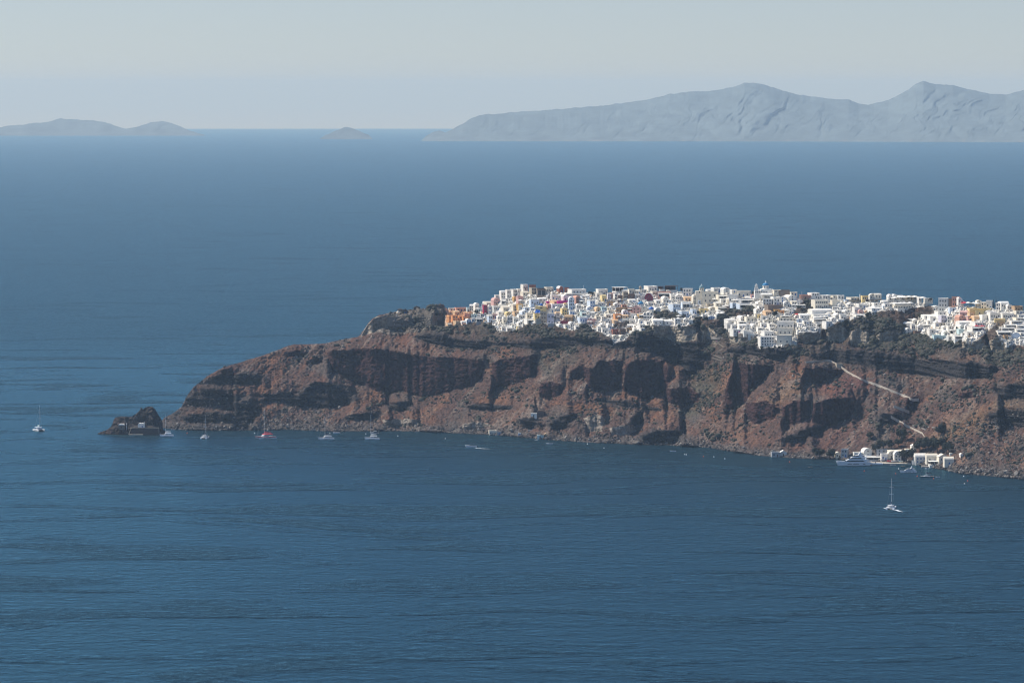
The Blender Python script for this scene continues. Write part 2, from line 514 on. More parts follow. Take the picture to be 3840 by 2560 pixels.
# ledges: horizontal beds in the dark lava, gentler beds everywhere
bed = fbm(mx / 60, mz / 3.2 + mx / 90, 3, 5)
bed2 = fbm(mx / 25, mz / 6, 3, 15)
basalt_zone = np.clip(sstep(1420, 1300, PX) * sstep(740, 640, PX) + 0, 0, 1)
lava = np.clip(sstep(0.25, 0.9, blur(sum(in_poly(D(p), wx, wy) * 1.0 for p, w, t in CLIFFS if t == 'basalt'), 14, 6) * 2.2), 0, 1)
tip = sstep(980, 760, PX) * sstep(1395, 1430, PY)
lava = np.maximum(lava, tip * 0.9)
free = (rockm < 0.5) & ~village
W = np.where(free, W * np.exp(0.55 * bed2 + (0.5 + 2.6 * lava) * bed), W)
W = np.where((rockm > 0.5), W * np.exp(0.5 * bed), W)
# terraces of the village: risers and treads about 3 m high
stp = np.mod(PY + 7 * fbm(PX / 60, PY / 60, 2, 77), 13.0) / 13.0
W = np.where(village, np.where(stp < 0.45, 0.35, 2.6), W)
W = blur(W, 0.8, 0.8)

# march from the shore up to the skyline, in two stages
Yw = sea_depth(PXc, WAT0)
Yshore = sea_depth(PXc, WAT) - Yw
anchor = np.clip((WAT0 - np.minimum(bench(PXc), WAT0 - 4)) / (WAT0 - RID0), 0.02, 0.97)
dpx = (WAT0 - RID0) / (NR - 1)
cum = np.zeros(PY.shape)
cum[1:] = np.cumsum(0.5 * (W[1:] + W[:-1]) * dpx[None, :], axis=0)
ai = np.clip((anchor * (NR - 1)).astype(int), 2, NR - 2)
cA = cum[ai, np.arange(NC)]
cT = cum[-1]
sm = lambda a, s: blur(a[None, :], s, 0)[0]
frac = sm(cA / cT, 45)
Dep = depth(PXc)
DA = Dep * np.clip(frac, 0.05, 0.95)
Ymap = np.where(cum <= cA[None, :], cum / cA[None, :] * DA[None, :], DA[None, :] + (cum - cA[None, :]) / (cT - cA)[None, :] * (Dep - DA)[None, :])
Ymap = Yw[None, :] + Ymap
Yd_ = Ymap - Yw[None, :]
low = blur(Yd_, 45, 2)
det = blur(Yd_, 2.0, 0.5) - low
det = det - blur(det, 2, 50)              # keep every step local: no fins running the whole height of the slope
Ymap = low + 1.5 * det * sstep(0, 6, WAT0[None, :] - PY) + Yw[None, :] + Yshore[None, :] * (1 - V) ** 22


def ground(px, py):
    """point of the headland seen at (px, py)"""
    c = float(np.clip((px - PXc[0]) / (PXc[-1] - PXc[0]) * (NC - 1), 0, NC - 1.001))
    i = int(c)
    f = c - i
    r = 0.0
    y = 0.0
    for k, wgt in ((i, 1 - f), (i + 1, f)):
        t = float(np.clip((WAT0[k] - py) / (WAT0[k] - RID0[k]), 0, 1)) * (NR - 1)
        j = min(int(t), NR - 2)
        y += wgt * (Ymap[j, k] * (1 - (t - j)) + Ymap[j + 1, k] * (t - j))
    tx, tz = ray(px, py)
    return Vector((float(tx) * y, y, H_CAM + float(tz) * y))


TX, TZ = ray(PX, PY)
X = TX * Ymap
Z = H_CAM + TZ * Ymap

# ---- colours of the ground
streak = fbm((mx - mz * 0.75) / 4.5, (mz + mx * 0.75) / 55, 4, 21)      # slide streaks running down the slope
patch = fbm(mx / 45, mz / 30, 4, 25)
fine = fbm(mx / 3.5, mz / 3.5, 3, 29)
rust = np.array((0.180, 0.085, 0.046))
dust = np.array((0.165, 0.128, 0.104))
grey = np.array((0.088, 0.080, 0.072))
scrubg = np.array((0.050, 0.047, 0.037))


def paint(mask, colour):
    m = np.clip(mask, 0, 1)[..., None]
    RC[:] = RC * (1 - m) + np.array(colour) * m


fm = free.astype(float)
paint(fm * sstep(0.1, 0.5, patch + 0.35 * streak) * 0.55, (0.085, 0.052, 0.046))
paint(fm * sstep(0.05, 0.4, streak + 0.2 * fine) * 0.85 * sstep(2000, 1300, np.abs(PX - 2300)), dust * 1.15)
paint(fm * sstep(0.1, 0.4, fbm((mx - mz * 0.75) / 3.2 + 40, (mz + mx * 0.75) / 70, 3, 22)) * 0.55, (0.150, 0.070, 0.044))
paint(fm * sstep(0.15, 0.55, fbm(mx / 30 + 7, mz / 18, 4, 33) + 0.35 * streak) * 0.55, rust)
paint(fm * sstep(0.1, 0.5, fbm(mx / 22, mz / 16, 4, 37)) * 0.6, grey)
paint(fm * sstep(0.15, 0.6, fine) * 0.5, (0.052, 0.040, 0.036))
# reddish cinder cones and ochre slopes
for poly, c, a in (
        ([(1880, 890), (1930, 866), (1985, 862), (2010, 880), (1975, 915), (1900, 925)], (0.135, 0.058, 0.048), .8),
        ([(1800, 870), (1850, 880), (1840, 905), (1770, 930), (1745, 915)], (0.20, 0.115, 0.062), .7),
        ([(1100, 905), (1220, 890), (1300, 860), (1360, 800), (1400, 800), (1300, 900), (1180, 960), (1050, 990)], (0.15, 0.088, 0.06), .5),
        ([(2120, 1010), (2180, 970), (2290, 920), (2352, 890), (2420, 890), (2352, 960), (2230, 1000), (2180, 1030)], (0.21, 0.13, 0.07), .55),
        ([(830, 800), (900, 770), (980, 790), (1080, 815), (1200, 800), (1180, 812), (1000, 818), (900, 805)], (0.18, 0.082, 0.05), .5),
        ([(1610, 985), (1700, 930), (1760, 990), (1790, 1020), (1650, 1030)], (0.16, 0.085, 0.058), .5),
        ([(1770, 1010), (1840, 960), (2000, 970), (2010, 1010), (1850, 1035)], (0.125, 0.062, 0.05), .55),
        ([(1600, 860), (1660, 840), (1655, 900), (1590, 960), (1560, 950)], (0.085, 0.088, 0.055), .7),
        ([(1200, 800), (1330, 800), (1340, 830), (1260, 870), (1240, 850)], (0.070, 0.070, 0.052), .6),
        ([(2070, 770), (2060, 730), (2110, 730), (2140, 760)], (0.15, 0.06, 0.045), .6),
        ([(1668, 706), (1735, 706), (1728, 722), (1660, 730)], (0.135, 0.05, 0.038), .8)):
    m = blur(in_poly(D(poly), wx, wy).astype(float), 5, 5)
    paint(m * fm * a * (0.65 + 0.5 * fine), c)
paint(SCR * fm * (0.55 + 0.4 * fine), scrubg)
paint(SCR * fm * sstep(0.2, 0.5, fbm(mx / 9, mz / 6, 3, 61)) * 0.6, (0.10, 0.082, 0.068))
paint(lava * fm * (0.7 + 0.3 * fine), (0.048, 0.042, 0.041))
# bare rubble along the shore, a wet dark line at the water
shore = sstep(11, 3, mz + 2.5 * fine)
paint(shore * 0.7, (0.075, 0.070, 0.067))
paint(sstep(0.05, 0.6, fine) * shore * 0.6, (0.17, 0.15, 0.13))
paint(sstep(0.9, 0.2, mz), (0.022, 0.021, 0.021))
# streaks and stains on the steep faces
stain = fbm(mx / 2.2, mz / 22, 4, 51)
RC *= (1 + rockm * 0.45 * stain)[..., None]
castle = in_poly([(1395, 1200), (1480, 1165), (1600, 1140), (1690, 1150), (1680, 1230), (1500, 1260), (1380, 1250)], wx, wy) * fm
paint(castle * 0.75, (0.125, 0.112, 0.094))
paint(castle * sstep(0.1, 0.5, fine) * 0.7, (0.26, 0.22, 0.18))
# whitewashed lanes and terraces between the houses
paint(vil * 0.95, (0.62, 0.60, 0.56))
paint(vil * sstep(0.25, 0.6, fbm(mx / 5, mz / 4, 3, 71)) * 0.6, (0.42, 0.35, 0.28))
orange_quarter = vil * sstep(1775, 1755, PX)
paint(orange_quarter * 0.85, (0.66, 0.34, 0.17))
RC = np.clip(RC, 0.012, 0.9)

# ---- relief: rubble, gullies, columns
dYx = np.gradient(X, axis=1), np.gradient(Ymap, axis=1), np.gradient(Z, axis=1)
dYy = np.gradient(X, axis=0), np.gradient(Ymap, axis=0), np.gradient(Z, axis=0)
nx = dYx[1] * dYy[2] - dYx[2] * dYy[1]
ny = dYx[2] * dYy[0] - dYx[0] * dYy[2]
nz = dYx[0] * dYy[1] - dYx[1] * dYy[0]
ln = np.sqrt(nx * nx + ny * ny + nz * nz) + 1e-9
nx, ny, nz = (blur(a / ln, 4, 4) for a in (nx, ny, nz))
PATHS = [D([(1850, 832), (1905, 828), (1925, 838), (1950, 856), (1980, 872), (2010, 882), (2045, 896), (2075, 908), (2098, 918), (2110, 917)]),
         D([(2052, 934), (2068, 939), (2090, 947)]), D([(2046, 956), (2070, 970), (2095, 984), (2118, 995), (2124, 1006)]), D([(2124, 1006), (2112, 1020), (2104, 1030)]),
         [(2668, 1340), (2705, 1352), (2712, 1345), (2672, 1330), (2690, 1318), (2718, 1304), (2700, 1292), (2682, 1280)]]
near = np.full(PX.shape, 99.0)
for pts in PATHS:
    for (ax, ay), (bx_, by_) in zip(pts[:-1], pts[1:]):
        q = np.clip(((PX - ax) * (bx_ - ax) + (PY - ay) * (by_ - ay)) / max(1e-6, (bx_ - ax) ** 2 + (by_ - ay) ** 2), 0, 1)
        near = np.minimum(near, np.hypot(PX - ax - q * (bx_ - ax), PY - ay - q * (by_ - ay)))
for hx, hy, hr in ((2015, 1556, 30), (2922, 1704, 35), (1750, 1628, 28), (2030, 1640, 30), (3205, 1705, 80), (3330, 1700, 80), (3440, 1710, 60), (3530, 1720, 60), (3148, 1370, 22)):
    near = np.minimum(near, np.maximum(0, np.hypot(PX - hx, (PY - hy) * 1.6) - hr))
flat_near = sstep(22, 6, near)
amp = (0.25 + 0.75 * sstep(0.0, 8, mz)) * (1 - 0.93 * vil) * sstep(0, 12, (PY - RID[None, :])) * (1 - .9 * flat_near)
gul = ridged((mx - mz * 0.6) / 22, (mz + mx * .5) / 80, 3, 81) - 0.6
rub = ridged(mx / 4.2, mz / 3.2, 3, 85) - 0.55
big = fbm(mx / 14, mz / 11, 4, 87)
colm = ridged(mx / 5.5, mz / 60, 3, 89) - 0.6
crag = ridged(mx / 2.2, mz / 1.9, 2, 93) - 0.55
disp = np.where(rockm > 0.5, 1.2 * colm + 2.0 * rub + 1.4 * big + 1.1 * crag, 2.6 * gul + 2.8 * rub + 2.0 * big + 1.5 * crag)
lump = ridged(mx / 11, mz / 8, 4, 97) - 0.55
disp = disp + np.where(free, SCR, 0) * 6.0 * lump
disp = disp + lava * (4.0 * bed + 2.0 * (ridged(mx / 9, mz / 4.5, 4, 91) - 0.55))
disp = disp + castle * 6.5 * lump
disp = blur(disp, 0.5, 0.5) * amp
X = X + nx * disp
Y3 = Ymap + ny * disp
Z = Z + nz * disp

# ---- plateau and the hidden far side, down to the northern sea
back_rows = []
yr, zr, xr = Y3[-1], Z[-1], X[-1]
cr = np.broadcast_to(RC[-1], (NC, 3))
flat = np.clip(zr / 110.0, 0.05, 1)
for k, (dy, dz) in enumerate([(14, -1.0), (40, -4), (90, -10), (150, -19), (230, -40), (330, -75), (430, -110), (520, -150)]):
    z = np.maximum(zr + dz * (0.4 + 0.6 * flat) + (0 if k < 2 else 4) * fbm(PXc / 60, PXc * 0 + k, 3, 95), -6)
    back_rows.append((xr * (1 + dy * flat / 3800), yr + dy * flat, z - 0.0))
under = (X[0], Y3[0] - 3.0, Z[0] - 6.0)
Xa = np.vstack([under[0][None], X] + [b[0][None] for b in back_rows])
Ya = np.vstack([under[1][None], Y3] + [b[1][None] for b in back_rows])
Za = np.vstack([under[2][None], Z] + [b[2][None] for b in back_rows])
Ca = np.vstack([RC[:1]] + [RC] + [np.broadcast_to(np.array((0.20, 0.15, 0.10)), (1, NC, 3))] * len(back_rows))


def grid_mesh(name, Xg, Yg, Zg, Cg, mat, smooth=True):
    nr, nc = Xg.shape
    co = np.stack([Xg, Yg, Zg], -1).reshape(-1, 3).astype(np.float32)
    idx = np.arange(nr * nc).reshape(nr, nc)
    q = np.stack([idx[:-1, :-1], idx[:-1, 1:], idx[1:, 1:], idx[1:, :-1]], -1).reshape(-1, 4)
    me = bpy.data.meshes.new(name)
    me.vertices.add(len(co))
    me.vertices.foreach_set('co', co.ravel())
    me.loops.add(q.size)
    me.loops.foreach_set('vertex_index', q.ravel().astype(np.int32))
    me.polygons.add(len(q))
    me.polygons.foreach_set('loop_start', (np.arange(len(q)) * 4).astype(np.int32))
    me.polygons.foreach_set('use_smooth', np.full(len(q), smooth))
    me.update(calc_edges=True)
    me.validate()
    if Cg is not None:
        a = me.color_attributes.new('rock_colour', 'FLOAT_COLOR', 'POINT')
        c4 = np.concatenate([Cg.reshape(-1, 3), np.ones((nr * nc, 1))], 1).astype(np.float32)
        a.data.foreach_set('color', c4.ravel())
    me.materials.append(mat)
    return me


M['rock'] = attr_rock('volcanic_ground', 1.0, 0.36, 0.42, 1.65)
head = link('terrain', grid_mesh('terrain', Xa, Ya, Za, Ca, M['rock']))
tag(head, 'brown volcanic headland with cliffs and slides falling into the sea', None, None, 'structure')

# ------------------------------------------------------------------ sea
def make_sea():
    radii = [0] + list(np.geomspace(300, 76000, 90))
    seg = 360
    co = [(0, 0, 0)]
    for r in radii[1:]:
        for k in range(seg):
            a = 2 * PI * k / seg
            x, y = r * math.sin(a), r * math.cos(a)
            co.append((x, y, sea_z(x, y)))
    fs = [(0, 1 + (k + 1) % seg, 1 + k) for k in range(seg)]
    for i in range(len(radii) - 2):
        b0, b1 = 1 + i * seg, 1 + (i + 1) * seg
        fs += [(b0 + k, b0 + (k + 1) % seg, b1 + (k + 1) % seg, b1 + k) for k in range(seg)]
    me = bpy.data.meshes.new('sea')
    me.from_pydata(co, [], fs)
    me.polygons.foreach_set('use_smooth', [True] * len(fs))
    m, nt, b = new_mat('sea_water')
    geo = node(nt, 'ShaderNodeNewGeometry')

    def noise(sx, sy, detail, rotz=0.0, rough=0.5, dist=0.0):
        mp = node(nt, 'ShaderNodeMapping')
        mp.inputs['Scale'].default_value = (sx, sy, 0.0)
        mp.inputs['Rotation'].default_value = (0, 0, rotz)
        nt.links.new(geo.outputs['Position'], mp.inputs['Vector'])
        n = node(nt, 'ShaderNodeTexNoise', noise_dimensions='2D')
        n.inputs['Scale'].default_value = 1.0
        n.inputs['Detail'].default_value = detail
        n.inputs['Roughness'].default_value = rough
        n.inputs['Distortion'].default_value = dist
        nt.links.new(mp.outputs[0], n.inputs['Vector'])
        return n.outputs[0]

    def rng(s, a, b_, c, d):
        mr = node(nt, 'ShaderNodeMapRange')
        for i, v in enumerate((a, b_, c, d)):
            mr.inputs[1 + i].default_value = v
        nt.links.new(s, mr.inputs[0])
        return mr.outputs[0]

    def math_(op, a, b_):
        n = node(nt, 'ShaderNodeMath', operation=op)
        for i, v in enumerate((a, b_)):
            if isinstance(v, (int, float)):
                n.inputs[i].default_value = v
            else:
                nt.links.new(v, n.inputs[i])
        return n.outputs[0]

    chop = noise(1 / 8, 1 / 9, 5, rad(7), 0.66, 0.3)
    swell = noise(1 / 48, 1 / 22, 2, rad(9), 0.5, 0.4)
    wind = rng(noise(1 / 190, 1 / 80, 3, rad(6), 0.5, 0.8), 0.52, 0.68, SEA['slick'], 1.0)     # gusts ruffle some stretches of the water more than others
    sxyz = node(nt, 'ShaderNodeSeparateXYZ')
    nt.links.new(geo.outputs['Position'], sxyz.inputs[0])
    wind = math_('MAXIMUM', wind, rng(sxyz.outputs[1], 3900, 5500, 0.0, 0.75))      # open water beyond the bay is ruffled all over
    h = math_('ADD', math_('MULTIPLY', chop, SEA['chop']), math_('MULTIPLY', swell, SEA['swell']))
    h = math_('MULTIPLY', h, wind)
    h = math_('MULTIPLY', h, rng(sxyz.outputs[1], 7000, 40000, 1.0, 0.4))          # long low waves far out
    bp = node(nt, 'ShaderNodeBump')
    bp.inputs['Strength'].default_value = 1.0
    bp.inputs['Distance'].default_value = 1.0
    nt.links.new(h, bp.inputs['Height'])
    nt.nodes.remove(b)
    dif = node(nt, 'ShaderNodeBsdfDiffuse')                      # light coming back up out of the deep water
    dif.inputs['Color'].default_value = (*SEA['base'], 1)
    glo = node(nt, 'ShaderNodeBsdfGlossy')
    glo.inputs['Color'].default_value = (*SEA['glint'], 1)
    nt.links.new(rng(wind, SEA['slick'], 1.0, SEA['rough0'], SEA['rough1']), glo.inputs['Roughness'])
    fre = node(nt, 'ShaderNodeFresnel')
    fre.inputs['IOR'].default_value = SEA['ior']
    mix = node(nt, 'ShaderNodeMixShader')
    for n_ in (dif, glo, fre):
        nt.links.new(bp.outputs[0], n_.inputs['Normal'])
    nt.links.new(fre.outputs[0], mix.inputs[0])
    nt.links.new(dif.outputs[0], mix.inputs[1])
    nt.links.new(glo.outputs[0], mix.inputs[2])
    nt.links.new(mix.outputs[0], nt.nodes['Material Output'].inputs['Surface'])
    me.materials.append(m)
    o = link('sea', me)
    tag(o, 'deep blue rippled sea reaching to the hazy horizon', None, None, 'structure')


SEA = dict(chop=3.3, swell=3.0, slick=0.42, base=(0.0002, 0.0068, 0.0130), rough0=0.26, rough1=0.36, ior=1.07, glint=(0.32, 0.66, 0.78))
make_sea()

# ------------------------------------------------------------------ far islands
M['farrock'] = attr_rock('far_island_ground', 0.5, 0.012, 0.8, 1.2)


def far_island(label, tops, shore_pts, deep, n_cols, seed, pale):
    rc, wc = curve(tops), curve(shore_pts)
    xs = np.linspace(tops[0][0], tops[-1][0], n_cols)
    nr = 70
    tp = rc(xs) - 3.0 * fbm(xs / 22, xs * 0, 4, seed) * sstep(0, 25, wc(xs) - rc(xs))
    wt = wc(xs)
    tp = np.minimum(tp, wt - 0.3)
    v = np.linspace(0, 1, nr)[:, None]
    tp0 = np.minimum(rc(xs), wt - 0.3)
    py = wt * (1 - v) + tp0 * v + (tp - tp0) * v ** 8
    px = np.broadcast_to(xs, py.shape)
    y0 = sea_depth(xs, wt)
    dd = deep * np.clip((wt - tp) / 120.0, 0.02, 1.2)
    Y = y0 + dd * (v ** 1.25)
    tx, tz = ray(px, py)
    x, z = tx * Y, H_CAM + tz * Y
    g = ridged(px / 75 + py / 90 + .6 * fbm(px / 60, py / 40, 2, seed + 7), py / 70, 5, seed + 5) - 0.55
    k = np.sin(v * PI) * (wt - tp) * 0.6
    Y = Y + g * k * 3.0
    col = np.zeros(py.shape + (3,))
    n = fbm(px / 40, py / 14, 4, seed + 9)
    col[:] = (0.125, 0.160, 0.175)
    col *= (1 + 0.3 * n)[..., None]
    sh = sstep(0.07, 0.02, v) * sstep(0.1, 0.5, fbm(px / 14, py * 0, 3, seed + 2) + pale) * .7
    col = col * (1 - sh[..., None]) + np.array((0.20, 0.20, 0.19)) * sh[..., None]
    bx, by, bz = [], [], []
    for t in (0.15, 0.5, 1.0):
        yb = Y[-1] + dd * t * 1.2
        bx.append(x[-1] * (yb / Y[-1]))
        by.append(yb)
        bz.append(np.maximum(z[-1] - (z[-1] - sea_z(0, yb)) * t * 1.05, sea_z(0, yb) - 15))
    X_ = np.vstack([x[:1], x, np.array(bx)])
    Y_ = np.vstack([Y[:1] - 30, Y, np.array(by)])
    Z_ = np.vstack([z[:1] - 30, z, np.array(bz)])
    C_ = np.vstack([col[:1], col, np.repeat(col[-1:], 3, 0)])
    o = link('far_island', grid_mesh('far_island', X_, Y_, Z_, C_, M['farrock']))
    tag(o, label, None, None, 'structure')


Dp = lambda pts: D(pts)
far_island('long hazy mountainous island across the water with two peaks',
           Dp([(968, 323), (980, 312), (995, 303), (1010, 300), (1022, 304), (1035, 299), (1062, 285), (1085, 271), (1100, 265), (1112, 263), (1130, 262), (1200, 256), (1300, 250),
               (1400, 241), (1480, 230), (1540, 216), (1580, 211), (1630, 210), (1680, 201), (1710, 191), (1735, 190), (1762, 196), (1790, 207),
               (1830, 217), (1880, 224), (1920, 229), (1950, 229), (1975, 238), (1995, 240), (2040, 231), (2080, 210), (2105, 192), (2122, 187),
               (2150, 194), (2190, 196), (2230, 206), (2270, 216), (2310, 218), (2340, 210), (2380, 198), (2440, 205), (2560, 260), (2620, 322)]),
           Dp([(968, 324), (1200, 325), (1600, 325), (2000, 326), (2352, 327), (2620, 328)]), 2600, 900, 201, -0.1)
far_island('low hazy island with two rounded summits and a pale beach',
           Dp([(-160, 312), (-60, 300), (0, 292), (60, 285), (110, 280), (140, 272), (152, 273), (210, 277), (240, 280), (262, 288), (290, 296), (325, 289), (345, 281), (370, 278),
               (392, 282), (415, 291), (440, 302), (470, 310)]),
           Dp([(-160, 313), (0, 312), (300, 312), (470, 312)]), 1800, 400, 231, 0.15)
far_island('small hazy islet alone between the two larger islands',
           Dp([(735, 319), (748, 310), (765, 303), (780, 297), (793, 291), (805, 294), (825, 301), (845, 309), (856, 319)]),
           Dp([(735, 320), (856, 320)]), 900, 160, 251, -0.2)

# ------------------------------------------------------------------ islet with the chapel
def islet():
    top = curve([(366, 1625), (377, 1619), (401, 1611), (414, 1602), (421, 1590), (427, 1571), (433, 1565), (452, 1561), (478, 1562), (493, 1561), (506, 1554), (518, 1545),
                 (524, 1537), (529, 1527), (533, 1528), (537, 1535), (545, 1527), (554, 1523), (566, 1523), (575, 1527), (583, 1535), (590, 1546), (594, 1556), (603, 1568),
                 (609, 1580), (611, 1592), (607, 1604), (614, 1612), (624, 1620), (630, 1626)])
    wat = curve([(366, 1627), (400, 1628), (440, 1629), (500, 1630), (580, 1629), (615, 1627), (630, 1627)])
    xs = np.linspace(366, 630, 210)
    nr = 90
    t = top(xs) + 1.6 * fbm(xs / 6, xs * 0, 4, 301)
    w_ = wat(xs) + 0.8 * fbm(xs / 6, xs * 0 + 3, 3, 303)
    t = np.minimum(t, w_ - 0.6)
    v = np.linspace(0, 1, nr)[:, None]
    py = w_ * (1 - v) + t * v
    px = np.broadcast_to(xs, py.shape)
    y0 = sea_depth(xs, wat(xs))
    dd = np.clip((w_ - t) * 0.24, 0.5, 40) * 0.62 + 1
    mx_, mz_ = px * .24, (w_ - py) * .24
    sl = np.exp(1.3 * fbm(mx_ / 9, mz_ / 3.5, 3, 305)) * np.where((px > 480) & (px < 612) & (py > 1590) & (py < 1606), 3.0, 1.0)
    cu = np.cumsum(sl, 0)
    Y = y0 + dd * cu / cu[-1]
    Y = blur(Y, 1.5, 0.7)
    tx, tz = ray(px, py)
    x, z = tx * Y, H_CAM + tz * Y
    dsp = (3.6 * (ridged(mx_ / 5, mz_ / 4.5, 4, 307) - .55) + 1.2 * fbm(mx_ / 2.5, mz_ / 2.5, 3, 309)) * sstep(0, 3, mz_) * sstep(0, 0.12, 1 - v)
    Yd = Y - dsp
    col = np.zeros(py.shape + (3,))
    col[:] = (0.042, 0.036, 0.034)
    f1 = fbm(mx_ / 2.2, mz_ / 2.2, 3, 311)
    a = sstep(0.1, 0.5, f1)[..., None]
    col = col * (1 - a * .6) + np.array((0.11, 0.092, 0.08)) * a * .6
    a = (sstep(0.1, 0.5, fbm(mx_ / 8, mz_ / 6, 3, 313)) * .5)[..., None]
    col = col * (1 - a) + np.array((0.10, 0.062, 0.05)) * a
    a = sstep(1.0, 0.3, mz_)[..., None]
    col = col * (1 - a) + 0.02 * a
    bx, by, bz = [], [], []
    for k in (0.2, 0.6, 1.0):
        yb = Y[-1] + dd * k * 1.1
        bx.append(x[-1] * yb / Y[-1])
        by.append(yb)
        bz.append(np.maximum(z[-1] - (z[-1] + 4) * k ** 1.5, -5))
    X_ = np.vstack([x[:1], x, np.array(bx)])
    Y_ = np.vstack([Yd[:1] - 1, Yd, np.array(by)])
    Z_ = np.vstack([z[:1] - 5, z, np.array(bz)])
    C_ = np.vstack([col[:1], col, np.repeat(col[-1:], 3, 0)])
    o = link('islet', grid_mesh('islet', X_, Y_, Z_, C_, M['rock']))
    tag(o, 'dark rugged lava islet off the tip of the headland', None, None, 'structure')

    def at(px_, py_):
        i = int(round((px_ - 366) / 264 * 209))
        j = int(round(np.clip((w_[i] - py_) / (w_[i] - t[i]), 0, 1) * (nr - 1)))
        y = float(Yd[max(0, j - 4):j + 5, max(0, i - 4):i + 5].min())
        tx_, tz_ = ray(px_, py_)
        return Vector((float(tx_) * y, y, H_CAM + float(tz_) * y))
    return at


islet_at = islet()
KI = 0.2425

# terrace wall on the islet
p = islet_at(545, 1622)
t = thing('retaining_wall', 'dark masonry terrace wall with white coping on the chapel islet', 'wall', (p.x, p.y - 3.0, p.z))
b = MB(); b.box(-12.6, 12.8, 0, 7, -3, 4.6, 0.15); b.obj('masonry', M['darkstone'], t)
b = MB(); b.box(-12.7, 12.9, -0.1, 0.6, 4.6, 4.9); b.obj('coping', M['beige'], t)
b = MB(); b.box(11.8, 12.6, -0.35, 0.0, -0.5, 4.6); b.obj('pilaster', M['slate'], t)
b = MB()
for k in range(12):
    b.box(-15.2 + k * .2, -14.6 + k * .2, -0.6 - .08 * k, 1.2, -1.5 + k * .5, -1.0 + k * .5 + .02)
b.obj('stair', M['beige'], t)
p = islet_at(512, 1624)
q = MB(); q.box(-6.3, 6.3, -2.5, 2, -1.5, 0.7, 0.1)
tag(q.obj('quay', M['beige'], None, (p.x, p.y - 3, sea_z(p.x, p.y) + 0.2)), 'low pale landing slab at the foot of the chapel islet', 'quay')
p = islet_at(534, 1603)
t = thing('chapel', 'tiny white chapel with two arched gables on the dark islet', 'chapel', (p.x, p.y - 1.0, p.z))
for x0 in (-2.2, 0.0):
    b = MB(); b.prism([(x0 - 1.9, -1), (x0 + 1.9, -1), (x0 + 1.9, 2.4)] + arc(x0, 2.4, 1.9, 0, PI, 8)[1:-1] + [(x0 - 1.9, 2.4)], 0 if x0 else -0.3, 5)
    b.obj('vault', M['bright'], t, (0, 0, 0))
b = MB(); b.box(1.7, 2.3, -0.4, 0.3, -0.5, 5.2); b.obj('bell_post', M['bright'], t)
b = MB(); b.box(-0.5, 0.5, -0.36, -0.3, -0.4, 1.7); b.obj('door', M['bluewood'], t)
p = islet_at(456, 1605)
t = thing('hut', 'small white-fronted stone hut on the low side of the chapel islet', 'hut', (p.x, p.y - 1.0, p.z))
b = MB(); b.box(-2.8, 2.8, 0, 4, -1.5, 2.8); b.obj('wall', M['slate'], t)
b = MB(); b.prism([(-2.9, 2.8), (2.9, 2.8)] + arc(0, 2.8, 2.9, 0, PI, 8, 1.3)[1:-1], -0.1, 4.1); b.obj('roof', M['bright'], t)
b = MB(); b.box(-.45, .45, -.05, .1, -.2, 1.7); b.obj('door', M['brownwood'], t)
p = islet_at(475, 1607)
b = MB(); b.tube((0, 0, -1), (0, 0, 4.2), .16, .12)
t = thing('light_post', 'thin white light post beside the hut on the islet', 'post', (p.x, p.y - 0.8, p.z))
b.obj('pole', M['alu'], t)
b = MB(); b.lathe([(.35, 4.2), (.4, 4.8), (.1, 5.2)], seg=8); b.obj('lantern', M['bright'], t)


# ------------------------------------------------------------------ boats
def hull_mesh(L, B, hb, hs, mats, cx=0, cy=0, stripe=None, flare=0.95, blunt=0.55, n=14):
    """bow towards +x; waterline at z = 0; mats = [topsides, deck]"""
    vs, fs, mi = [], [], []
    prof = []
    for i in range(n + 1):
        s = i / n
        x = -L / 2 + L * s
        bb = B / 2 * (0.86 + 0.14 * min(1, s * 3)) * max(0.0, 1 - max(0.0, (s - 0.42) / 0.58) ** 2.2) ** blunt
        bb = max(bb, 0.03 * B)
        zt = hs + (hb - hs) * s ** 1.6
        rake = (hb * 0.45) * max(0, s - 0.7) / 0.3
        prof.append([(x - rake, -bb * .5, -0.35), (x - rake * .75, -bb * flare, 0.05 + zt * .12), (x - rake * .2, -bb * .96, zt * .62), (x, -bb, zt),
                     (x, bb, zt), (x - rake * .2, bb * .96, zt * .62), (x - rake * .75, bb * flare, 0.05 + zt * .12), (x - rake, bb * .5, -0.35)])
    b = MB()
    k = 8
    for p_ in prof:
        b.v += [(x + cx, y + cy, z) for x, y, z in p_]
    for i in range(n):
        for j in range(k):
            j2 = (j + 1) % k
            b.f.append((i * k + j, (i + 1) * k + j, (i + 1) * k + j2, i * k + j2))
            b.m.append(1 if j == 3 else (2 if (stripe and j in (2, 4)) else 0))
    b.f.append(tuple(range(k - 1, -1, -1))); b.m.append(0)
    b.f.append(tuple(n * k + j for j in range(k))); b.m.append(0)
    return b


def mast_rig(t, x, z0, h, boom, cover='navy', r=0.16, rake=0.0, spreaders=(0.42, 0.68), band=None):
    m = MB(); m.tube((x, 0, z0), (x - rake * h, 0, z0 + h), r, r * .7)
    mo = m.obj('mast', M['alu'], t)
    for s in spreaders:
        q = MB(); q.tube((x - rake * h * s, -1.5, z0 + h * s), (x - rake * h * s, 1.5, z0 + h * s), .09)
        q.obj('spreader', M['alu'], mo)
    if boom:
        q = MB(); q.tube((x, 0, z0 + 1.5), (x - boom, 0, z0 + 1.7), .13)
        q.obj('boom', M['alu'], t)
        q = MB()
        q.prism([(x - .2, z0 + 1.65), (x - .3, z0 + 3.0), (x - boom * .5, z0 + 2.35), (x - boom, z0 + 2.0), (x - boom, z0 + 1.7)], -.28, .28)
        q.obj('sail_cover', M[cover], t)
    return mo


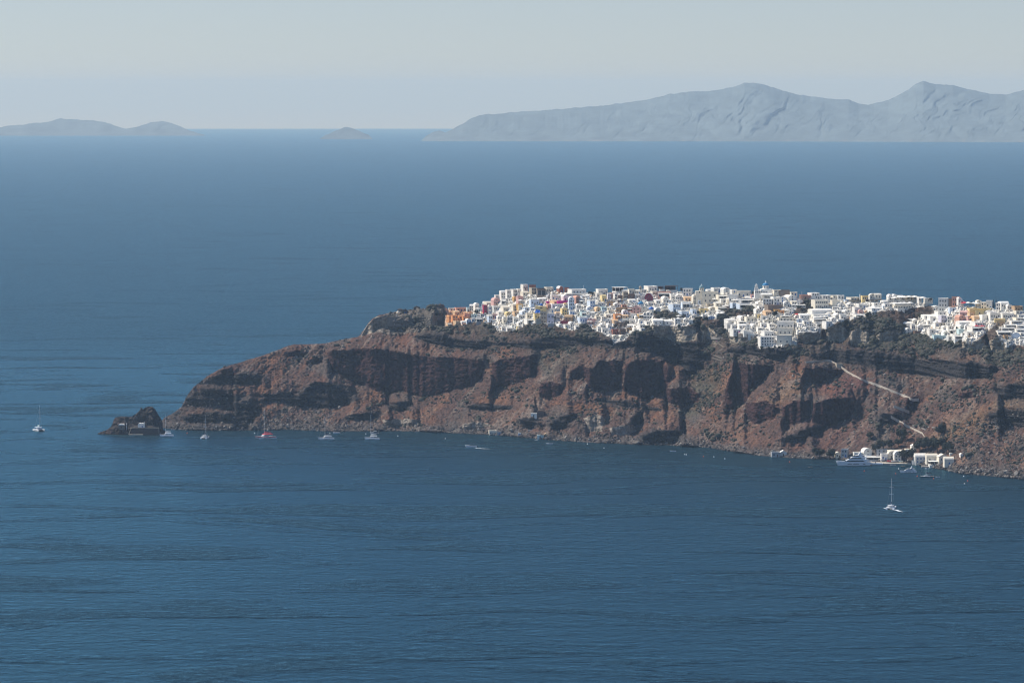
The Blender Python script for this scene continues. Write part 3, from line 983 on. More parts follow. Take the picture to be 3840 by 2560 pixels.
def stays(t, pts):
    for a, b_ in pts:
        q = MB(); q.tube(a, b_, .035, seg=4); q.obj('stay', M['steel'], t)


def catamaran(px, py, rz, label, L=13.5, mast=19, cover='canvas', hullmat=('gel', 'gel', 'gel'), fenders=0, roof='gel', bim=None, dinghy=True, flip=False):
    p = on_sea(px, py)
    t = thing('catamaran', label, 'catamaran', p, rz, 'catamarans at anchor off the headland')
    B = L * .54
    for s in (-1, 1):
        ho = hull_mesh(L, L * .15, L * .135, L * .105, None, 0, s * (B / 2 - L * .07), True).obj('hull', [M[hullmat[0]], M['gel'], M[hullmat[2]]], t)
        q = MB(); q.box(-L * .2, L * .18, s * (B / 2 - L * .07) + s * L * .066, s * (B / 2 - L * .07) + s * L * .076, L * .055, L * .072)
        q.obj('hull_window', M['glass'], ho)
        for k in range(3):
            q = MB(); q.box(-L * .5 - .25 * k - .5, -L * .5 + .3, s * (B / 2 - L * .07) - L * .045, s * (B / 2 - L * .07) + L * .045, -.2, L * .07 - .33 * k)
            if k == 1:
                q.obj('stern_step', M['gel'], ho)
    d = MB(); d.box(-L * .38, L * .12, -B / 2 + L * .12, B / 2 - L * .12, L * .055, L * .1)
    d.obj('bridge_deck', M['gel'], t)
    n = MB(); n.box(L * .12, L * .40, -B / 2 + L * .13, B / 2 - L * .13, L * .085, L * .09)
    n.obj('trampoline', M['black'], t)
    z = L * .1
    c = MB(); c.box(-L * .16, L * .16, -B * .33, B * .33, z, z + L * .095, L * .03)
    co_ = c.obj('cabin', M['gel'], t)
    c = MB(); c.box(-L * .12, L * .155, -B * .325, B * .325, z + L * .04, z + L * .075, L * .005)
    c.obj('window', M['glass'], co_)
    c = MB(); c.box(-L * .37, L * .10, -B * .34, B * .34, z + L * .125, z + L * .145, 0.1)
    bo = c.obj('bimini', M[bim or roof], t)
    for sx in (-L * .35, -L * .1):
        for s in (-1, 1):
            c = MB(); c.tube((sx, s * B * .3, z), (sx, s * B * .3, z + L * .13), .07, seg=5); c.obj('post', M['steel'], bo)
    mast_rig(t, L * .06, z + L * .095, mast, L * .4, cover, 0.12)
    stays(t, [((L * .48, 0, L * .1), (L * .06, 0, z + mast)), ((-L * .2, -B * .45, L * .1), (L * .06, 0, z + mast * .95)), ((-L * .2, B * .45, L * .1), (L * .06, 0, z + mast * .95))])
    for k in range(fenders):
        x = -L * .4 + L * .8 * k / max(1, fenders - 1)
        q = MB(); q.lathe([(.05, .1), (.2, .25), (.2, .75), (.05, .9)], x, -B / 2 - .12, 0.1, 8)
        q.obj('fender', M['gel'], t)
    if dinghy:
        q = MB(); q.box(-L * .56, -L * .45, -1.3, 1.3, L * .07, L * .1, .15); q.obj('davit_tender', M['rubber'], t)
    return t


catamaran(147, 1615, rad(-62), 'white catamaran alone far out to sea beyond the dark islet', 14, 21, 'turquoise', bim='gel')
catamaran(624, 1635, rad(188), 'white catamaran anchored just off the corner of the chapel islet', 12.0, 17)
catamaran(769, 1643, rad(80), 'white catamaran seen from astern between the islet and the red boat', 11.5, 19, 'navy')
catamaran(995, 1644, rad(206), 'large catamaran with crimson hulls and a crimson sail cover', 17.5, 24, 'redcanvas', ('gel', 'gel', 'redhull'), 5, bim='redcanvas')
catamaran(1222, 1647, rad(196), 'white catamaran hung with a row of white fenders', 13.5, 18.5, 'navy', fenders=7)
catamaran(1394, 1647, rad(182), 'white catamaran with its tender at the stern, near a grey motor boat', 13, 20, 'canvas')
catamaran(3342, 1907, rad(76), 'white catamaran under way alone in the open bay, trailing a wake', 12.5, 20.5, 'navy')


def motor_yacht(px, py, rz, label, L, decks=3, flag=False):
    p = on_sea(px, py)
    t = thing('motor_yacht', label, 'motor yacht', p, rz)
    B = L * .22
    ho = hull_mesh(L, B, L * .15, L * .10, None, 0, 0, False, 0.93, 0.5, 18).obj('hull', [M['gel'], M['gel'], M['gel']], t)
    for x0, x1 in ((-L * .16, L * .02), (L * .05, L * .17), (-L * .34, -L * .28)):
        for s in (-1, 1):
            q = MB(); q.box(x0, x1, s * B * .487 - .05, s * B * .487 + .05, L * .05, L * .066)
            q.obj('hull_window', M['glass'], ho)
    z = L * .095
    tiers = [(-.42, .27, .44, .080), (-.36, .16, .40, .074), (-.28, .05, .33, .055)][:decks]
    for i, (a, c, hw, h) in enumerate(tiers):
        hh = h * L
        q = MB()
        q.prism([(L * a, z), (L * c, z), (L * (c - .07 - .02 * i), z + hh * .8), (L * (c - .11 - .02 * i), z + hh), (L * (a - .03), z + hh), (L * (a + .05), z + hh * .3)], -B * hw, B * hw)
        so_ = q.obj('superstructure', M['gel'], t)
        for s in (-1, 1):
            q = MB()
            ol = [(L * (a + .07), z + hh * .32), (L * (c - .05), z + hh * .34), (L * (c - .10), z + hh * .78), (L * (a + .16), z + hh * .80)]
            q.prism(ol, s * B * hw - .06, s * B * hw + .06)
            q.obj('window', M['glass'], so_)
        q = MB(); q.prism([(L * (c - .035), z + hh * .4), (L * (c - .02), z + hh * .4), (L * (c - .085 - .02 * i), z + hh * .84), (L * (c - .10 - .02 * i), z + hh * .84)], -B * hw * .9, B * hw * .9)
        q.obj('windscreen', M['glass'], so_)
        z += hh
    q = MB(); q.prism([(-L * .20, z), (-L * .14, z), (-L * .19, z + L * .07), (-L * .23, z + L * .07)], -B * .3, B * .3)
    ro = q.obj('radar_arch', M['gel'], t)
    q = MB(); q.tube((-L * .2, 0, z + L * .07), (-L * .2, 0, z + L * .13), .12); q.obj('antenna', M['alu'], ro)
    q = MB(); q.lathe([(.1, 0), (.6, .25), (.5, .8), (.05, 1.05)], -L * .21, B * .16, z + L * .07, 10); q.obj('radar_dome', M['gel'], ro)
    q = MB(); q.box(-L * .54, -L * .48, -B * .42, B * .42, L * .01, L * .03); q.obj('swim_platform', M['teak'], t)
    q = MB(); q.prism([(L * .18, L * .115), (L * .46, L * .142), (L * .46, L * .155), (L * .18, L * .130)], -.03, .03); q.obj('bow_rail', M['steel'], t)
    if flag:
        q = MB(); q.box(-L * .49, -L * .43, -.05, .05, L * .15, L * .19); q.obj('flag', M['flagred'], t)
    return t


motor_yacht(3199, 1745, rad(183), 'very large white three-deck motor yacht moored off the little harbour', 29, 3)
motor_yacht(3405, 1772, rad(186), 'white flybridge motor yacht anchored beside red buoys in front of the harbour', 14.0, 2)


def open_boat(px, py, rz, label, L, B, name='speedboat', cat='speedboat', hull='gel', canopy=None, engine=True, console=True, seat='navy', group=None, hb=.17):
    p = on_sea(px, py)
    t = thing(name, label, cat, p, rz, group)
    hull_mesh(L, B, L * hb, L * hb * .65, None, 0, 0, False).obj('hull', [M[hull], M['gel'], M[hull]], t)
    q = MB(); q.box(-L * .38, L * .12, -B * .33, B * .33, L * hb * .7, L * hb * .7 + .3, .1); q.obj('cockpit', M[seat], t)
    if console:
        q = MB(); q.prism([(-L * .02, L * .09), (L * .14, L * .1), (L * .10, L * .16), (L * .04, L * .2)], -B * .3, B * .3); q.obj('windscreen', M['glass'], t)
    if canopy:
        q = MB(); q.box(-L * .25, L * .1, -B * .4, B * .4, L * .27, L * .285)
        co2 = q.obj('canopy', M[canopy], t)
        for sx in (-L * .2, L * .06):
            for s in (-1, 1):
                q = MB(); q.tube((sx, s * B * .35, L * .08), (sx, s * B * .35, L * .27), .05, seg=5); q.obj('post', M['steel'], co2)
    if engine:
        q = MB(); q.box(-L * .55, -L * .48, -.3, .3, .1, 1.3, .08); q.obj('outboard_engine', M['black'], t)
    return t


open_boat(1766, 1676, rad(180), 'sleek white motor launch speeding along the shore with a short wake', 10.5, 3.2, seat='black', hb=.19)
open_boat(3286, 1742, rad(182), 'low white sports boat lying between the large yacht and the quay', 11.5, 3.4, seat='gel')
open_boat(1404, 1625, rad(182), 'grey motor boat with a hard top moored close under the shore', 8.5, 2.8, 'motor_boat', 'motor boat', 'rubber', 'gel')
open_boat(2061, 1664, rad(182), 'small white fishing boat near the shore with an awning frame', 6.0, 2.2, 'fishing_boat', 'fishing boat', 'gel', None, False)
open_boat(2523, 1692, rad(184), 'lone white open boat floating off the dark lower cliffs', 5.5, 1.9, 'rowing_boat', 'rowing boat', 'gel', None, False, False)
open_boat(648, 1611, rad(190), 'tiny white dinghy moored between the islet and the headland tip', 3.6, 1.6, 'dinghy', 'dinghy', 'gel', None, True, False)
open_boat(3516, 1789, rad(184), 'white tender floating behind the green-hulled sailing yacht', 3.8, 1.6, 'dinghy', 'dinghy', 'gel', None, False, False)
open_boat(3348, 1745, rad(172), 'grey inflatable tender at the edge of the harbour quay', 5.0, 2.0, 'inflatable_boat', 'inflatable boat', 'rubber', None, True, False)
open_boat(3386, 1749, rad(180), 'dark wooden rowing boat moored in the harbour shallows', 3.6, 1.5, 'rowing_boat', 'rowing boat', 'brownwood', None, False, False, 'brownwood')
open_boat(3476, 1757, rad(178), 'tiny white boat moored below the pergola house', 3.4, 1.4, 'rowing_boat', 'rowing boat', 'gel', None, False, False)
open_boat(3038, 1753, rad(180), 'dark low boat lying by itself west of the large yacht', 3.6, 1.4, 'rowing_boat', 'rowing boat', 'black', None, False, False, 'black')
open_boat(2011, 1649, rad(180), 'white raft floating close to the blue boathouse doors', 3.0, 2.2, 'raft', 'raft', 'gel', None, False, False, 'gel', None, .08)

# inflatable with people
SKM = None


def person_mesh():
    """one continuous figure grown round a jointed skeleton, seated"""
    me = bpy.data.meshes.new('person')
    pts = [(0, 0, .45), (0, 0, .75), (0, 0, 1.0), (0, 0, 1.1), (0, 0, 1.28),
           (.2, 0, 1.0), (.26, -.12, .75), (.16, -.3, .66), (-.2, 0, 1.0), (-.26, -.12, .75), (-.16, -.3, .66),
           (.1, -.06, .45), (.13, -.45, .45), (.13, -.5, .05), (-.1, -.06, .45), (-.13, -.45, .45), (-.13, -.5, .05)]
    ed = [(0, 1), (1, 2), (2, 3), (3, 4), (2, 5), (5, 6), (6, 7), (2, 8), (8, 9), (9, 10), (0, 11), (11, 12), (12, 13), (0, 14), (14, 15), (15, 16)]
    rr = [.15, .14, .15, .06, .11, .06, .05, .04, .06, .05, .04, .09, .07, .05, .09, .07, .05]
    me.from_pydata(pts, ed, [])
    o = link('person_form', me)
    md = o.modifiers.new('skin', 'SKIN')
    for i, r in enumerate(rr):
        o.data.skin_vertices[0].data[i].radius = (r, r)
    o.data.skin_vertices[0].data[0].use_root = True
    ss = o.modifiers.new('sub', 'SUBSURF')
    ss.levels = ss.render_levels = 1
    dg = bpy.context.evaluated_depsgraph_get()
    out = bpy.data.meshes.new_from_object(o.evaluated_get(dg))
    bpy.data.objects.remove(o)
    out.materials.clear()
    out.materials.append(M['skin'])
    out.materials.append(M['cloth'])
    for pl in out.polygons:
        z = pl.center.z
        pl.material_index = 1 if (z < 1.03 and abs(pl.center.x) < .24) else 0
        pl.use_smooth = True
    return out


PERSON = person_mesh()
t = open_boat(1262, 1624, rad(182), 'white inflatable boat carrying several people near the shore', 7.0, 2.5, 'inflatable_boat', 'inflatable boat', 'gel', None, True, False, 'rubber')
p = t.location
for i, (dx, lab) in enumerate(((-2.2, 'person in dark clothes seated at the stern of the inflatable boat'), (-1.0, 'person seated second from the stern of the inflatable boat'),
                               (0.3, 'person seated amidships in the inflatable boat'), (1.6, 'person seated towards the bow of the inflatable boat'))):
    o = link('person', PERSON, None, (p.x + dx, p.y - .3, p.z + .55), (0, 0, rad(20 * i - 30)))
    tag(o, lab, 'person', 'people in the inflatable boat')
    q = MB(); q.lathe([(.02, 1.42), (.1, 1.39), (.125, 1.3), (.1, 1.22)], 0, .015, 0, 10); q.obj('hair', M['brownwood'], o, smooth=True)


def sloop(px, py, rz, label, L, mast):
    p = on_sea(px, py)
    t = thing('sailing_yacht', label, 'sailing yacht', p, rz)
    hull_mesh(L, L * .28, L * .10, L * .08, None, 0, 0, False, .9, .6).obj('hull', [M['greenhull'], M['gel'], M['greenhull']], t)
    q = MB(); q.box(-L * .18, L * .2, -L * .085, L * .085, L * .085, L * .125, .2)
    co3 = q.obj('cabin', M['gel'], t)
    for s in (-1, 1):
        q = MB(); q.box(-L * .12, L * .12, s * L * .08 - .03, s * L * .08 + .03, L * .098, L * .112); q.obj('window', M['glass'], co3)
    q = MB(); q.box(-L * .42, -L * .2, -L * .09, L * .09, L * .08, L * .095); q.obj('cockpit', M['teak'], t)
    q = MB(); q.prism([(-L * .2, L * .12), (-L * .08, L * .12), (-L * .1, L * .18), (-L * .18, L * .18)], -L * .09, L * .09); q.obj('spray_hood', M['navy'], t)
    q = MB(); q.box(-L * .53, -L * .45, -.9, .9, L * .06, L * .12, .1); q.obj('stern_arch', M['black'], t)
    mast_rig(t, L * .06, L * .12, mast, L * .36, 'navy', .13)
    stays(t, [((L * .48, 0, L * .1), (L * .06, 0, L * .12 + mast)), ((-L * .48, 0, L * .1), (L * .06, 0, L * .12 + mast))])


sloop(3476, 1789, rad(177), 'single-hulled sailing yacht with a dark green hull and bare mast', 12.0, 14.5)


def wake(px0, py0, px1, py1, w0, w1, label):
    a, c = on_sea(px0, py0), on_sea(px1, py1)
    n = 26
    d = (c - a)
    nrm = Vector((-d.y, d.x, 0)).normalized()
    vs, fs = [], []
    for i in range(n + 1):
        s = i / n
        ctr = a + d * s
        wd = (w0 + (w1 - w0) * s) * (0.6 + 0.8 * float(vnoise(i * .7, px0, 3))) * (1 if s < .7 else (1 - s) / .3 + .05)
        off = nrm * (float(vnoise(i * .5, px0 + 9, 5)) - .5) * 1.2
        for sgn in (-1, 1):
            q = ctr + off + nrm * wd * .5 * sgn
            vs.append((q.x, q.y, sea_z(q.x, q.y) + 0.12))
    for i in range(n):
        fs.append((2 * i, 2 * i + 1, 2 * i + 3, 2 * i + 2))
    me = bpy.data.meshes.new('wake')
    me.from_pydata(vs, [], fs)
    me.materials.append(M['foam'])
    tag(link('wake', me), label, None, None, 'stuff')


wake(1782, 1680, 1842, 1683, 3.0, .8, 'white foam trailing behind the motor launch')
wake(3350, 1909, 3385, 1919, 3.0, 1.2, 'white foam spreading behind the catamaran under way in the bay')
wake(3316, 1904, 3352, 1912, 2.6, 1.5, 'white bow foam along the side of the catamaran under way')

BUOY = {}
for k in ('buoyred', 'gel'):
    q = MB(); q.lathe([(.1, -.35), (.6, -.2), (.75, .2), (.6, .6), (.2, .95), (.08, 1.1)], seg=12)
    BUOY[k] = q.mesh('float', M[k], True)
    q = MB(); q.lathe([(.16, 1.05), (.2, 1.2), (.1, 1.35)], seg=8)
    BUOY[k + 'e'] = q.mesh('mooring_eye', M['steel'])
for px, py, k, lab in ((3440, 1786, 'buoyred', 'orange-red buoy at the bow of the green sailing yacht'), (3501, 1795, 'buoyred', 'larger orange-red buoy at the stern of the green sailing yacht'),
                       (3629, 1803, 'buoyred', 'red buoy floating off the rocky shore past the sailing yacht tender'), (3241, 1766, 'buoyred', 'small red buoy in front of the very large yacht'),
                       (3359, 1776, 'buoyred', 'small red buoy at the bow of the flybridge yacht'), (3370, 1758, 'gel', 'white buoy between the harbour quay and the flybridge yacht'),
                       (2718, 1720, 'gel', 'white buoy nearest the foot of the red-brown slide'), (2638, 1712, 'buoyred', 'red buoy beside the lone white open boat'),
                       (2677, 1713, 'gel', 'white buoy between a red buoy and the rocky shore'), (2961, 1732, 'buoyred', 'red buoy east of the waterside hut'),
                       (2568, 1704, 'gel', 'one of a close pair of white buoys, the nearer to the open boat'), (2574, 1705, 'gel', 'one of a close pair of white buoys, the farther from the open boat'),
                       (702, 1624, 'buoyred', 'orange buoy between the headland tip and the stern-on catamaran'), (955, 1625, 'gel', 'white buoy just behind the crimson catamaran'),
                       (1492, 1635, 'gel', 'white buoy in the gap past the grey motor boat'), (1670, 1645, 'gel', 'white buoy shoreward of the motor launch'),
                       (1237, 1625, 'gel', 'white buoy at the bow of the inflatable boat with people'), (1372, 1627, 'gel', 'white buoy at the bow of the grey motor boat'),
                       (3614, 1786, 'gel', 'white buoy closest to the rocky shore past the harbour'), (3617, 1814, 'gel', 'white buoy farthest from shore near the picture edge'),
                       (2203, 1665, 'gel', 'white buoy close under the pale tuff ledges'), (2265, 1680, 'gel', 'white buoy off the pale tuff ledges, farther from shore')):
    t = thing('buoy', lab, 'buoy', on_sea(px, py), 0, 'mooring buoys in the bay')
    t.scale = (.75, .75, .75)
    link('float', BUOY[k], t)
    link('mooring_eye', BUOY[k + 'e'], t)


# ------------------------------------------------------------------ plants
def leaf_crown(cx, cy, cz, rx, ry, rz, n, size, seed, lumps=9):
    r = random.Random(seed)
    cl = []
    for i in range(lumps):
        a, e = r.uniform(0, 2 * PI), r.uniform(-.5, 1)
        q = r.uniform(.3, .72)
        cl.append((cx + rx * q * math.cos(a), cy + ry * q * math.sin(a), cz + rz * q * e, r.uniform(.32, .55)))
    b = MB()
    for i in range(n):
        x0, y0, z0, s = cl[i % lumps]
        u = Vector((r.gauss(0, 1), r.gauss(0, 1), r.gauss(0, 1))).normalized()
        q = r.uniform(.55, 1.05)
        c = Vector((x0 + u.x * rx * s * q, y0 + u.y * ry * s * q, z0 + u.z * rz * s * q))
        nrm = (u + Vector((r.uniform(-.6, .6), r.uniform(-.6, .6), r.uniform(-.3, .7)))).normalized()
        a1 = nrm.orthogonal().normalized()
        a2 = nrm.cross(a1)
        ang = r.uniform(0, PI)
        a1, a2 = a1 * math.cos(ang) + a2 * math.sin(ang), a2 * math.cos(ang) - a1 * math.sin(ang)
        h = size * r.uniform(.6, 1.3)
        b.add([c - a1 * h, c + a2 * h * .6, c + a1 * h, c - a2 * h * .6], [(0, 1, 2, 3)])
    return b


TREES = []
for i in range(3):
    c = leaf_crown(0, 0, 3.6, 3.4, 3.0, 2.7, 900, .42, 50 + i, 11).mesh('crown', M['leafdark'])
    tr = MB()
    tr.tube((0, 0, -1), (.15, 0, 2.4), .32, .2, 8)
    for k in range(5):
        a = k * 1.3
        tr.tube((.15, 0, 2.0 + .15 * k), (1.7 * math.cos(a), 1.7 * math.sin(a), 3.6 + .3 * k), .13, .05, 5)
    TREES.append((c, tr.mesh('trunk', M['bark'])))


def tree(px, py, r_px, label, group=None, i=0, shape=1.0):
    p = ground(px, py)
    s = r_px * (1.25 if group == HT else 1.0) * mpp(p.y) / 3.4
    t = thing('tree', label, 'tree', p, random.uniform(0, 6), group)
    t.scale = (s, s, s * shape)
    link('crown', TREES[i % 3][0], t)
    link('trunk', TREES[i % 3][1], t)


HT = 'dark trees around the harbour'
for i, (px, py, r, lab) in enumerate((
        (3285, 1692, 17, 'dark spreading tree behind the tall vaulted harbour house'), (3312, 1684, 20, 'largest dark tree above the grey two-storey harbour house'),
        (3345, 1678, 18, 'dark tree above the long low harbour roofs'), (3368, 1668, 15, 'smaller dark tree uphill of the long low harbour roofs'),
        (3400, 1732, 26, 'big dark tree standing on the quay between white harbour houses'), (3450, 1690, 26, 'dark tree beside the foot of the stepped path'),
        (3482, 1684, 25, 'dark tree behind the white two-storey harbour house'), (3515, 1690, 27, 'broad dark tree behind the vaulted harbour roof'),
        (3548, 1694, 22, 'dark tree above the pergola house at the end of the harbour'), (3565, 1690, 15, 'outermost dark tree of the harbour grove near the ruined shed'),
        (3072, 1716, 20, 'round dark tree on the shore west of the harbour'), (3110, 1714, 19, 'round dark tree next to the small gabled harbour house'),
        (3052, 1694, 9, 'small dark tree uphill of the two round shore trees'), (3262, 1640, 13, 'isolated dark tree on the slope below the zigzag path'),
        (3520, 1632, 26, 'wide dark tree on the slope beside the stone terrace wall'), (3380, 1640, 20, 'dark tree on the slope between path and harbour'))):
    tree(px, py + 8, r, lab, HT, i)
VT = 'trees among the village houses'
for i, (px, py, r, lab, sh) in enumerate((
        (1787, 1180, 9, 'small dark tree in front of the pale twin houses near the crimson house', 1.1), (2214, 1110, 9, 'dark bushy tree at the end of the long white roof', 1.1),
        (2226, 1110, 7, 'smaller dark tree beside the white house on the skyline', 1.2), (2556, 1094, 9, 'dark tree behind the white house next to the grey-domed church', .9),
        (2826, 1110, 7, 'dark tree at the corner of the big church terrace', 1.4), (2903, 1190, 13, 'dark tree in the shaded court below the curved stone wall', 1.1),
        (3253, 1200, 8, 'tall dark cypress at the edge of the scrubby gully', 2.0), (3276, 1170, 10, 'dark bush-like tree on top of the scrubby gully', .8),
        (3165, 1232, 21, 'large dark tree clinging to the cliff below the white terraces', 1.0), (2622, 1180, 11, 'dark tree below the cream stepped houses', .8),
        (2650, 1206, 13, 'dark green tree in the overgrown gully', .8), (2700, 1196, 12, 'dark green tree under the umbrella terrace', .7),
        (2668, 1236, 12, 'dark tree on the abandoned terraces', .9), (2716, 1250, 10, 'dark tree against the pumice wall', 1.0),
        (3572, 1254, 10, 'dark tree on the terrace above the low modern house', .8), (3590, 1238, 8, 'dark tree between the terraces below the pink-awning hotel', 1.0),
        (3405, 1124, 8, 'dark tree next to the white umbrellas on the skyline', .7), (3488, 1128, 9, 'dark tree just left of the arcaded hotel', .7))):
    tree(px, py, r, lab, VT, i, sh)


def palm(px, py, hpx, label, spread=1.0):
    p = ground(px, py)
    h = hpx * mpp(p.y)
    t = thing('palm_tree', label, 'palm tree', p)
    b = MB()
    n = 6
    for k in range(n):
        b.tube((.06 * math.sin(k), 0, h * k / n - (1 if k == 0 else 0)), (.06 * math.sin(k + 1), 0, h * (k + 1) / n), .3 - .02 * k, .28 - .02 * k, 7)
    b.obj('trunk', M['bark'], t)
    b = MB()
    r = random.Random(int(px))
    for k in range(26):
        a, e = 2 * PI * k / 13 + r.uniform(-.2, .2), r.uniform(-.5, 1.0)
        L_ = 2.3 * spread
        prev = Vector((0, 0, h))
        dirv = Vector((math.cos(a) * math.cos(e), math.sin(a) * math.cos(e), math.sin(e)))
        side = Vector((-math.sin(a), math.cos(a), 0)) * .28 * spread
        pts = []
        for s in range(6):
            q = s / 5
            c = prev + dirv * L_ * q + Vector((0, 0, -1.3 * spread * q * q))
            w_ = side * (1 - abs(q - .45) * 1.5 if q < 1 else .1)
            pts += [c - w_ + Vector((0, 0, -.1)), c + w_ + Vector((0, 0, -.1))]
        b.add(pts, [(2 * s, 2 * s + 1, 2 * s + 3, 2 * s + 2) for s in range(5)])
    b.obj('crown', M['leafdark'], t)


palm(2079.6, 1228, 40, 'tall dark palm rising beside the high beige tower house', 1.1)
palm(3642, 1156, 22, 'feathery dark palm among the umbrellas past the orange arcaded house', 1.1)
palm(3072, 1226, 7, 'low palm at the foot of the white cliff-edge terrace', .8)
palm(2698, 1184, 14, 'thin bare-branched palm between two terrace umbrellas', .7)


def araucaria(px, py, hpx, label):
    p = ground(px, py)
    h = hpx * mpp(p.y)
    t = thing('pine_tree', label, 'pine tree', p, 0, 'pair of pines on the skyline')
    b = MB(); b.tube((0, 0, -1), (0, 0, h * .97), .25, .06, 7); b.obj('trunk', M['bark'], t)
    b = MB()
    r = random.Random(int(px))
    for i in range(16):
        z = h * (.08 + .9 * i / 16)
        L_ = (1 - i / 17) * h * .20 + .25
        for k in range(9):
            a = 2 * PI * k / 9 + i * .4 + r.uniform(-.15, .15)
            c = Vector((math.cos(a), math.sin(a), .22))
            s = Vector((-math.sin(a), math.cos(a), 0)) * .3
            q = Vector((0, 0, z))
            u = Vector((0, 0, .18))
            b.add([q - s * .3, q + c * L_ * .6 - s, q + c * L_, q + c * L_ * .6 + s, q + s * .3, q + c * L_ * .6 + u],
                  [(0, 1, 5), (1, 2, 5), (2, 3, 5), (3, 4, 5)])
    b.obj('crown', M['leafdark'], t)


araucaria(3725, 1156, 36, 'taller of two dark pines on the skyline by the white cubic house')
araucaria(3735, 1154, 35, 'second dark pine, the slimmer one behind its taller neighbour')

# low scrub over the slopes: more bushes than anyone could count
def ico(sub):
    import bmesh
    bm = bmesh.new()
    bmesh.ops.create_icosphere(bm, subdivisions=sub, radius=1.0)
    v = np.array([p_.co[:] for p_ in bm.verts])
    f = np.array([[q.index for q in fc.verts] for fc in bm.faces])
    bm.free()
    return v, f


IV, IF = ico(2)
IV1, IF1 = ico(1)


def scatter(name, label, cells, sizes, flat, jag, mats, mat_ids, base=(IV, IF), sink=.25):
    bv, bf = base
    n, k = len(cells), len(bv)
    jit = RNG.uniform(1 - jag, 1 + jag, (n, k, 1))
    ang = RNG.uniform(0, 2 * PI, n)
    ca, sa = np.cos(ang)[:, None], np.sin(ang)[:, None]
    st = RNG.uniform(.75, 1.3, (n, 3))
    v = bv[None] * jit * st[:, None, :]
    x = v[..., 0] * ca - v[..., 1] * sa
    y = v[..., 0] * sa + v[..., 1] * ca
    z = v[..., 2] * flat
    P_ = np.stack([x, y, z], -1) * sizes[:, None, None]
    P_ += cells[:, None, :]
    P_[..., 2] += (sizes * flat * (1 - 2 * sink))[:, None] * .5
    F_ = bf[None] + (np.arange(n) * k)[:, None, None]
    me = bpy.data.meshes.new(name)
    co = P_.reshape(-1, 3).astype(np.float32)
    q = F_.reshape(-1, 3).astype(np.int32)
    me.vertices.add(len(co)); me.vertices.foreach_set('co', co.ravel())
    me.loops.add(q.size); me.loops.foreach_set('vertex_index', q.ravel())
    me.polygons.add(len(q)); me.polygons.foreach_set('loop_start', (np.arange(len(q)) * 3).astype(np.int32))
    for m in mats:
        me.materials.append(m)
    me.polygons.foreach_set('material_index', np.repeat(mat_ids, len(bf)).astype(np.int32))
    me.update(calc_edges=True)
    o = link(name, me)
    tag(o, label, None, None, 'stuff')


def pick(weight, n):
    wv = weight.ravel() * np.broadcast_to((WAT - RID)[None, :], weight.shape).ravel()
    idx = RNG.choice(wv.size, n, replace=False, p=wv / wv.sum())
    return idx


pos_all = np.stack([X, Y3, Z], -1).reshape(-1, 3)
nofit = (rockm < .5) * (1 - np.clip(vil * 1.5, 0, 1)) * sstep(2.5, 8, mz) * (PX < 5100)
gap_green = blur(np.maximum(SCR, 0) * (~village), 2, 2)
clump = sstep(-0.15, 0.45, fbm(mx / 16, mz / 11, 4, 401))
valley = blur(in_poly(D([(1600, 860), (1660, 830), (1655, 900), (1590, 965), (1555, 955)]), wx, wy).astype(float) + in_poly(D([(1200, 805), (1330, 800), (1340, 830), (1260, 865), (1240, 850)]), wx, wy)
              + in_poly(D([(2000, 960), (2200, 930), (2260, 1010), (2000, 1010)]), wx, wy) * .6 + in_poly(D([(2240, 760), (2352, 760), (2420, 860), (2280, 840)]), wx, wy) + in_poly(D([(2070, 770), (2200, 790), (2200, 815), (2080, 800)]), wx, wy), 5, 5)
wgt = nofit * (1 - flat_near) * (0.26 + 3.6 * gap_green + 1.5 * np.clip(valley, 0, 1) + .25 * sstep(1500, 1900, PX)) * clump * np.where(PX < 1000, .35, 1) * np.where(lava > .5, .4, 1)
idx = pick(wgt, 15500)
sz = RNG.lognormal(math.log(.85), .42, len(idx)) * np.where(gap_green.ravel()[idx] > .4, 1.45, 1.0)
dead = surf('dry_thorn_scrub', (0.075, 0.062, 0.048), .9, .3, .8)
scatter('scrub', 'low grey-green scrub and thorn bushes covering the slopes', pos_all[idx], np.clip(sz, .35, 2.6), .75, .28, [M['leafgrey'], M['leafdark'], dead],
        RNG.choice(3, len(idx), p=[.42, .36, .22]))
# loose stones on the slides and along the shore
wst = nofit * (.25 + .9 * sstep(.1, .5, streak)) + sstep(9, 2, mz) * 3.5 * (PX < 3900) * (1 - np.clip(vil, 0, 1)) + tip * 1.2 * (PX < 1000)
wst = wst + in_poly(D([(2120, 1030), (2352, 930), (2352, 1095), (2200, 1080)]), wx, wy) * 2.0 + in_poly(D([(560, 950), (760, 930), (780, 990), (560, 995)]), wx, wy) * 2.5
idx = pick(wst, 10500)
sz = RNG.lognormal(math.log(.5), .45, len(idx))
M['lavarock'] = surf('lava_boulder', (0.085, 0.076, 0.072), .9, .35, .9, .2, .5)
M['palerock'] = surf('pale_boulder', (0.26, 0.23, 0.20), .9, .3, .9, .2, .5)
scatter('rubble', 'loose lava stones strewn over the slides and the shore', pos_all[idx], np.clip(sz, .25, 1.5), .8, .3, [M['lavarock'], M['palerock'], M['darkstone']],
        RNG.choice(3, len(idx), p=[.5, .22, .28]), (IV1, IF1))
BOULD = []
for i in range(6):
    v = IV * RNG.uniform(.72, 1.22, (len(IV), 1)) * np.array([1.2, 1.0, .8])
    for k in range(4):
        nn = RNG.normal(size=3); nn /= np.linalg.norm(nn)
        dd_ = v @ nn - .62
        v = v - np.clip(dd_, 0, None)[:, None] * nn
    me = bpy.data.meshes.new('boulder')
    me.from_pydata(v.tolist(), [], IF.tolist())
    me.materials.append(M['lavarock' if i % 3 else 'palerock'])
    BOULD.append(me)
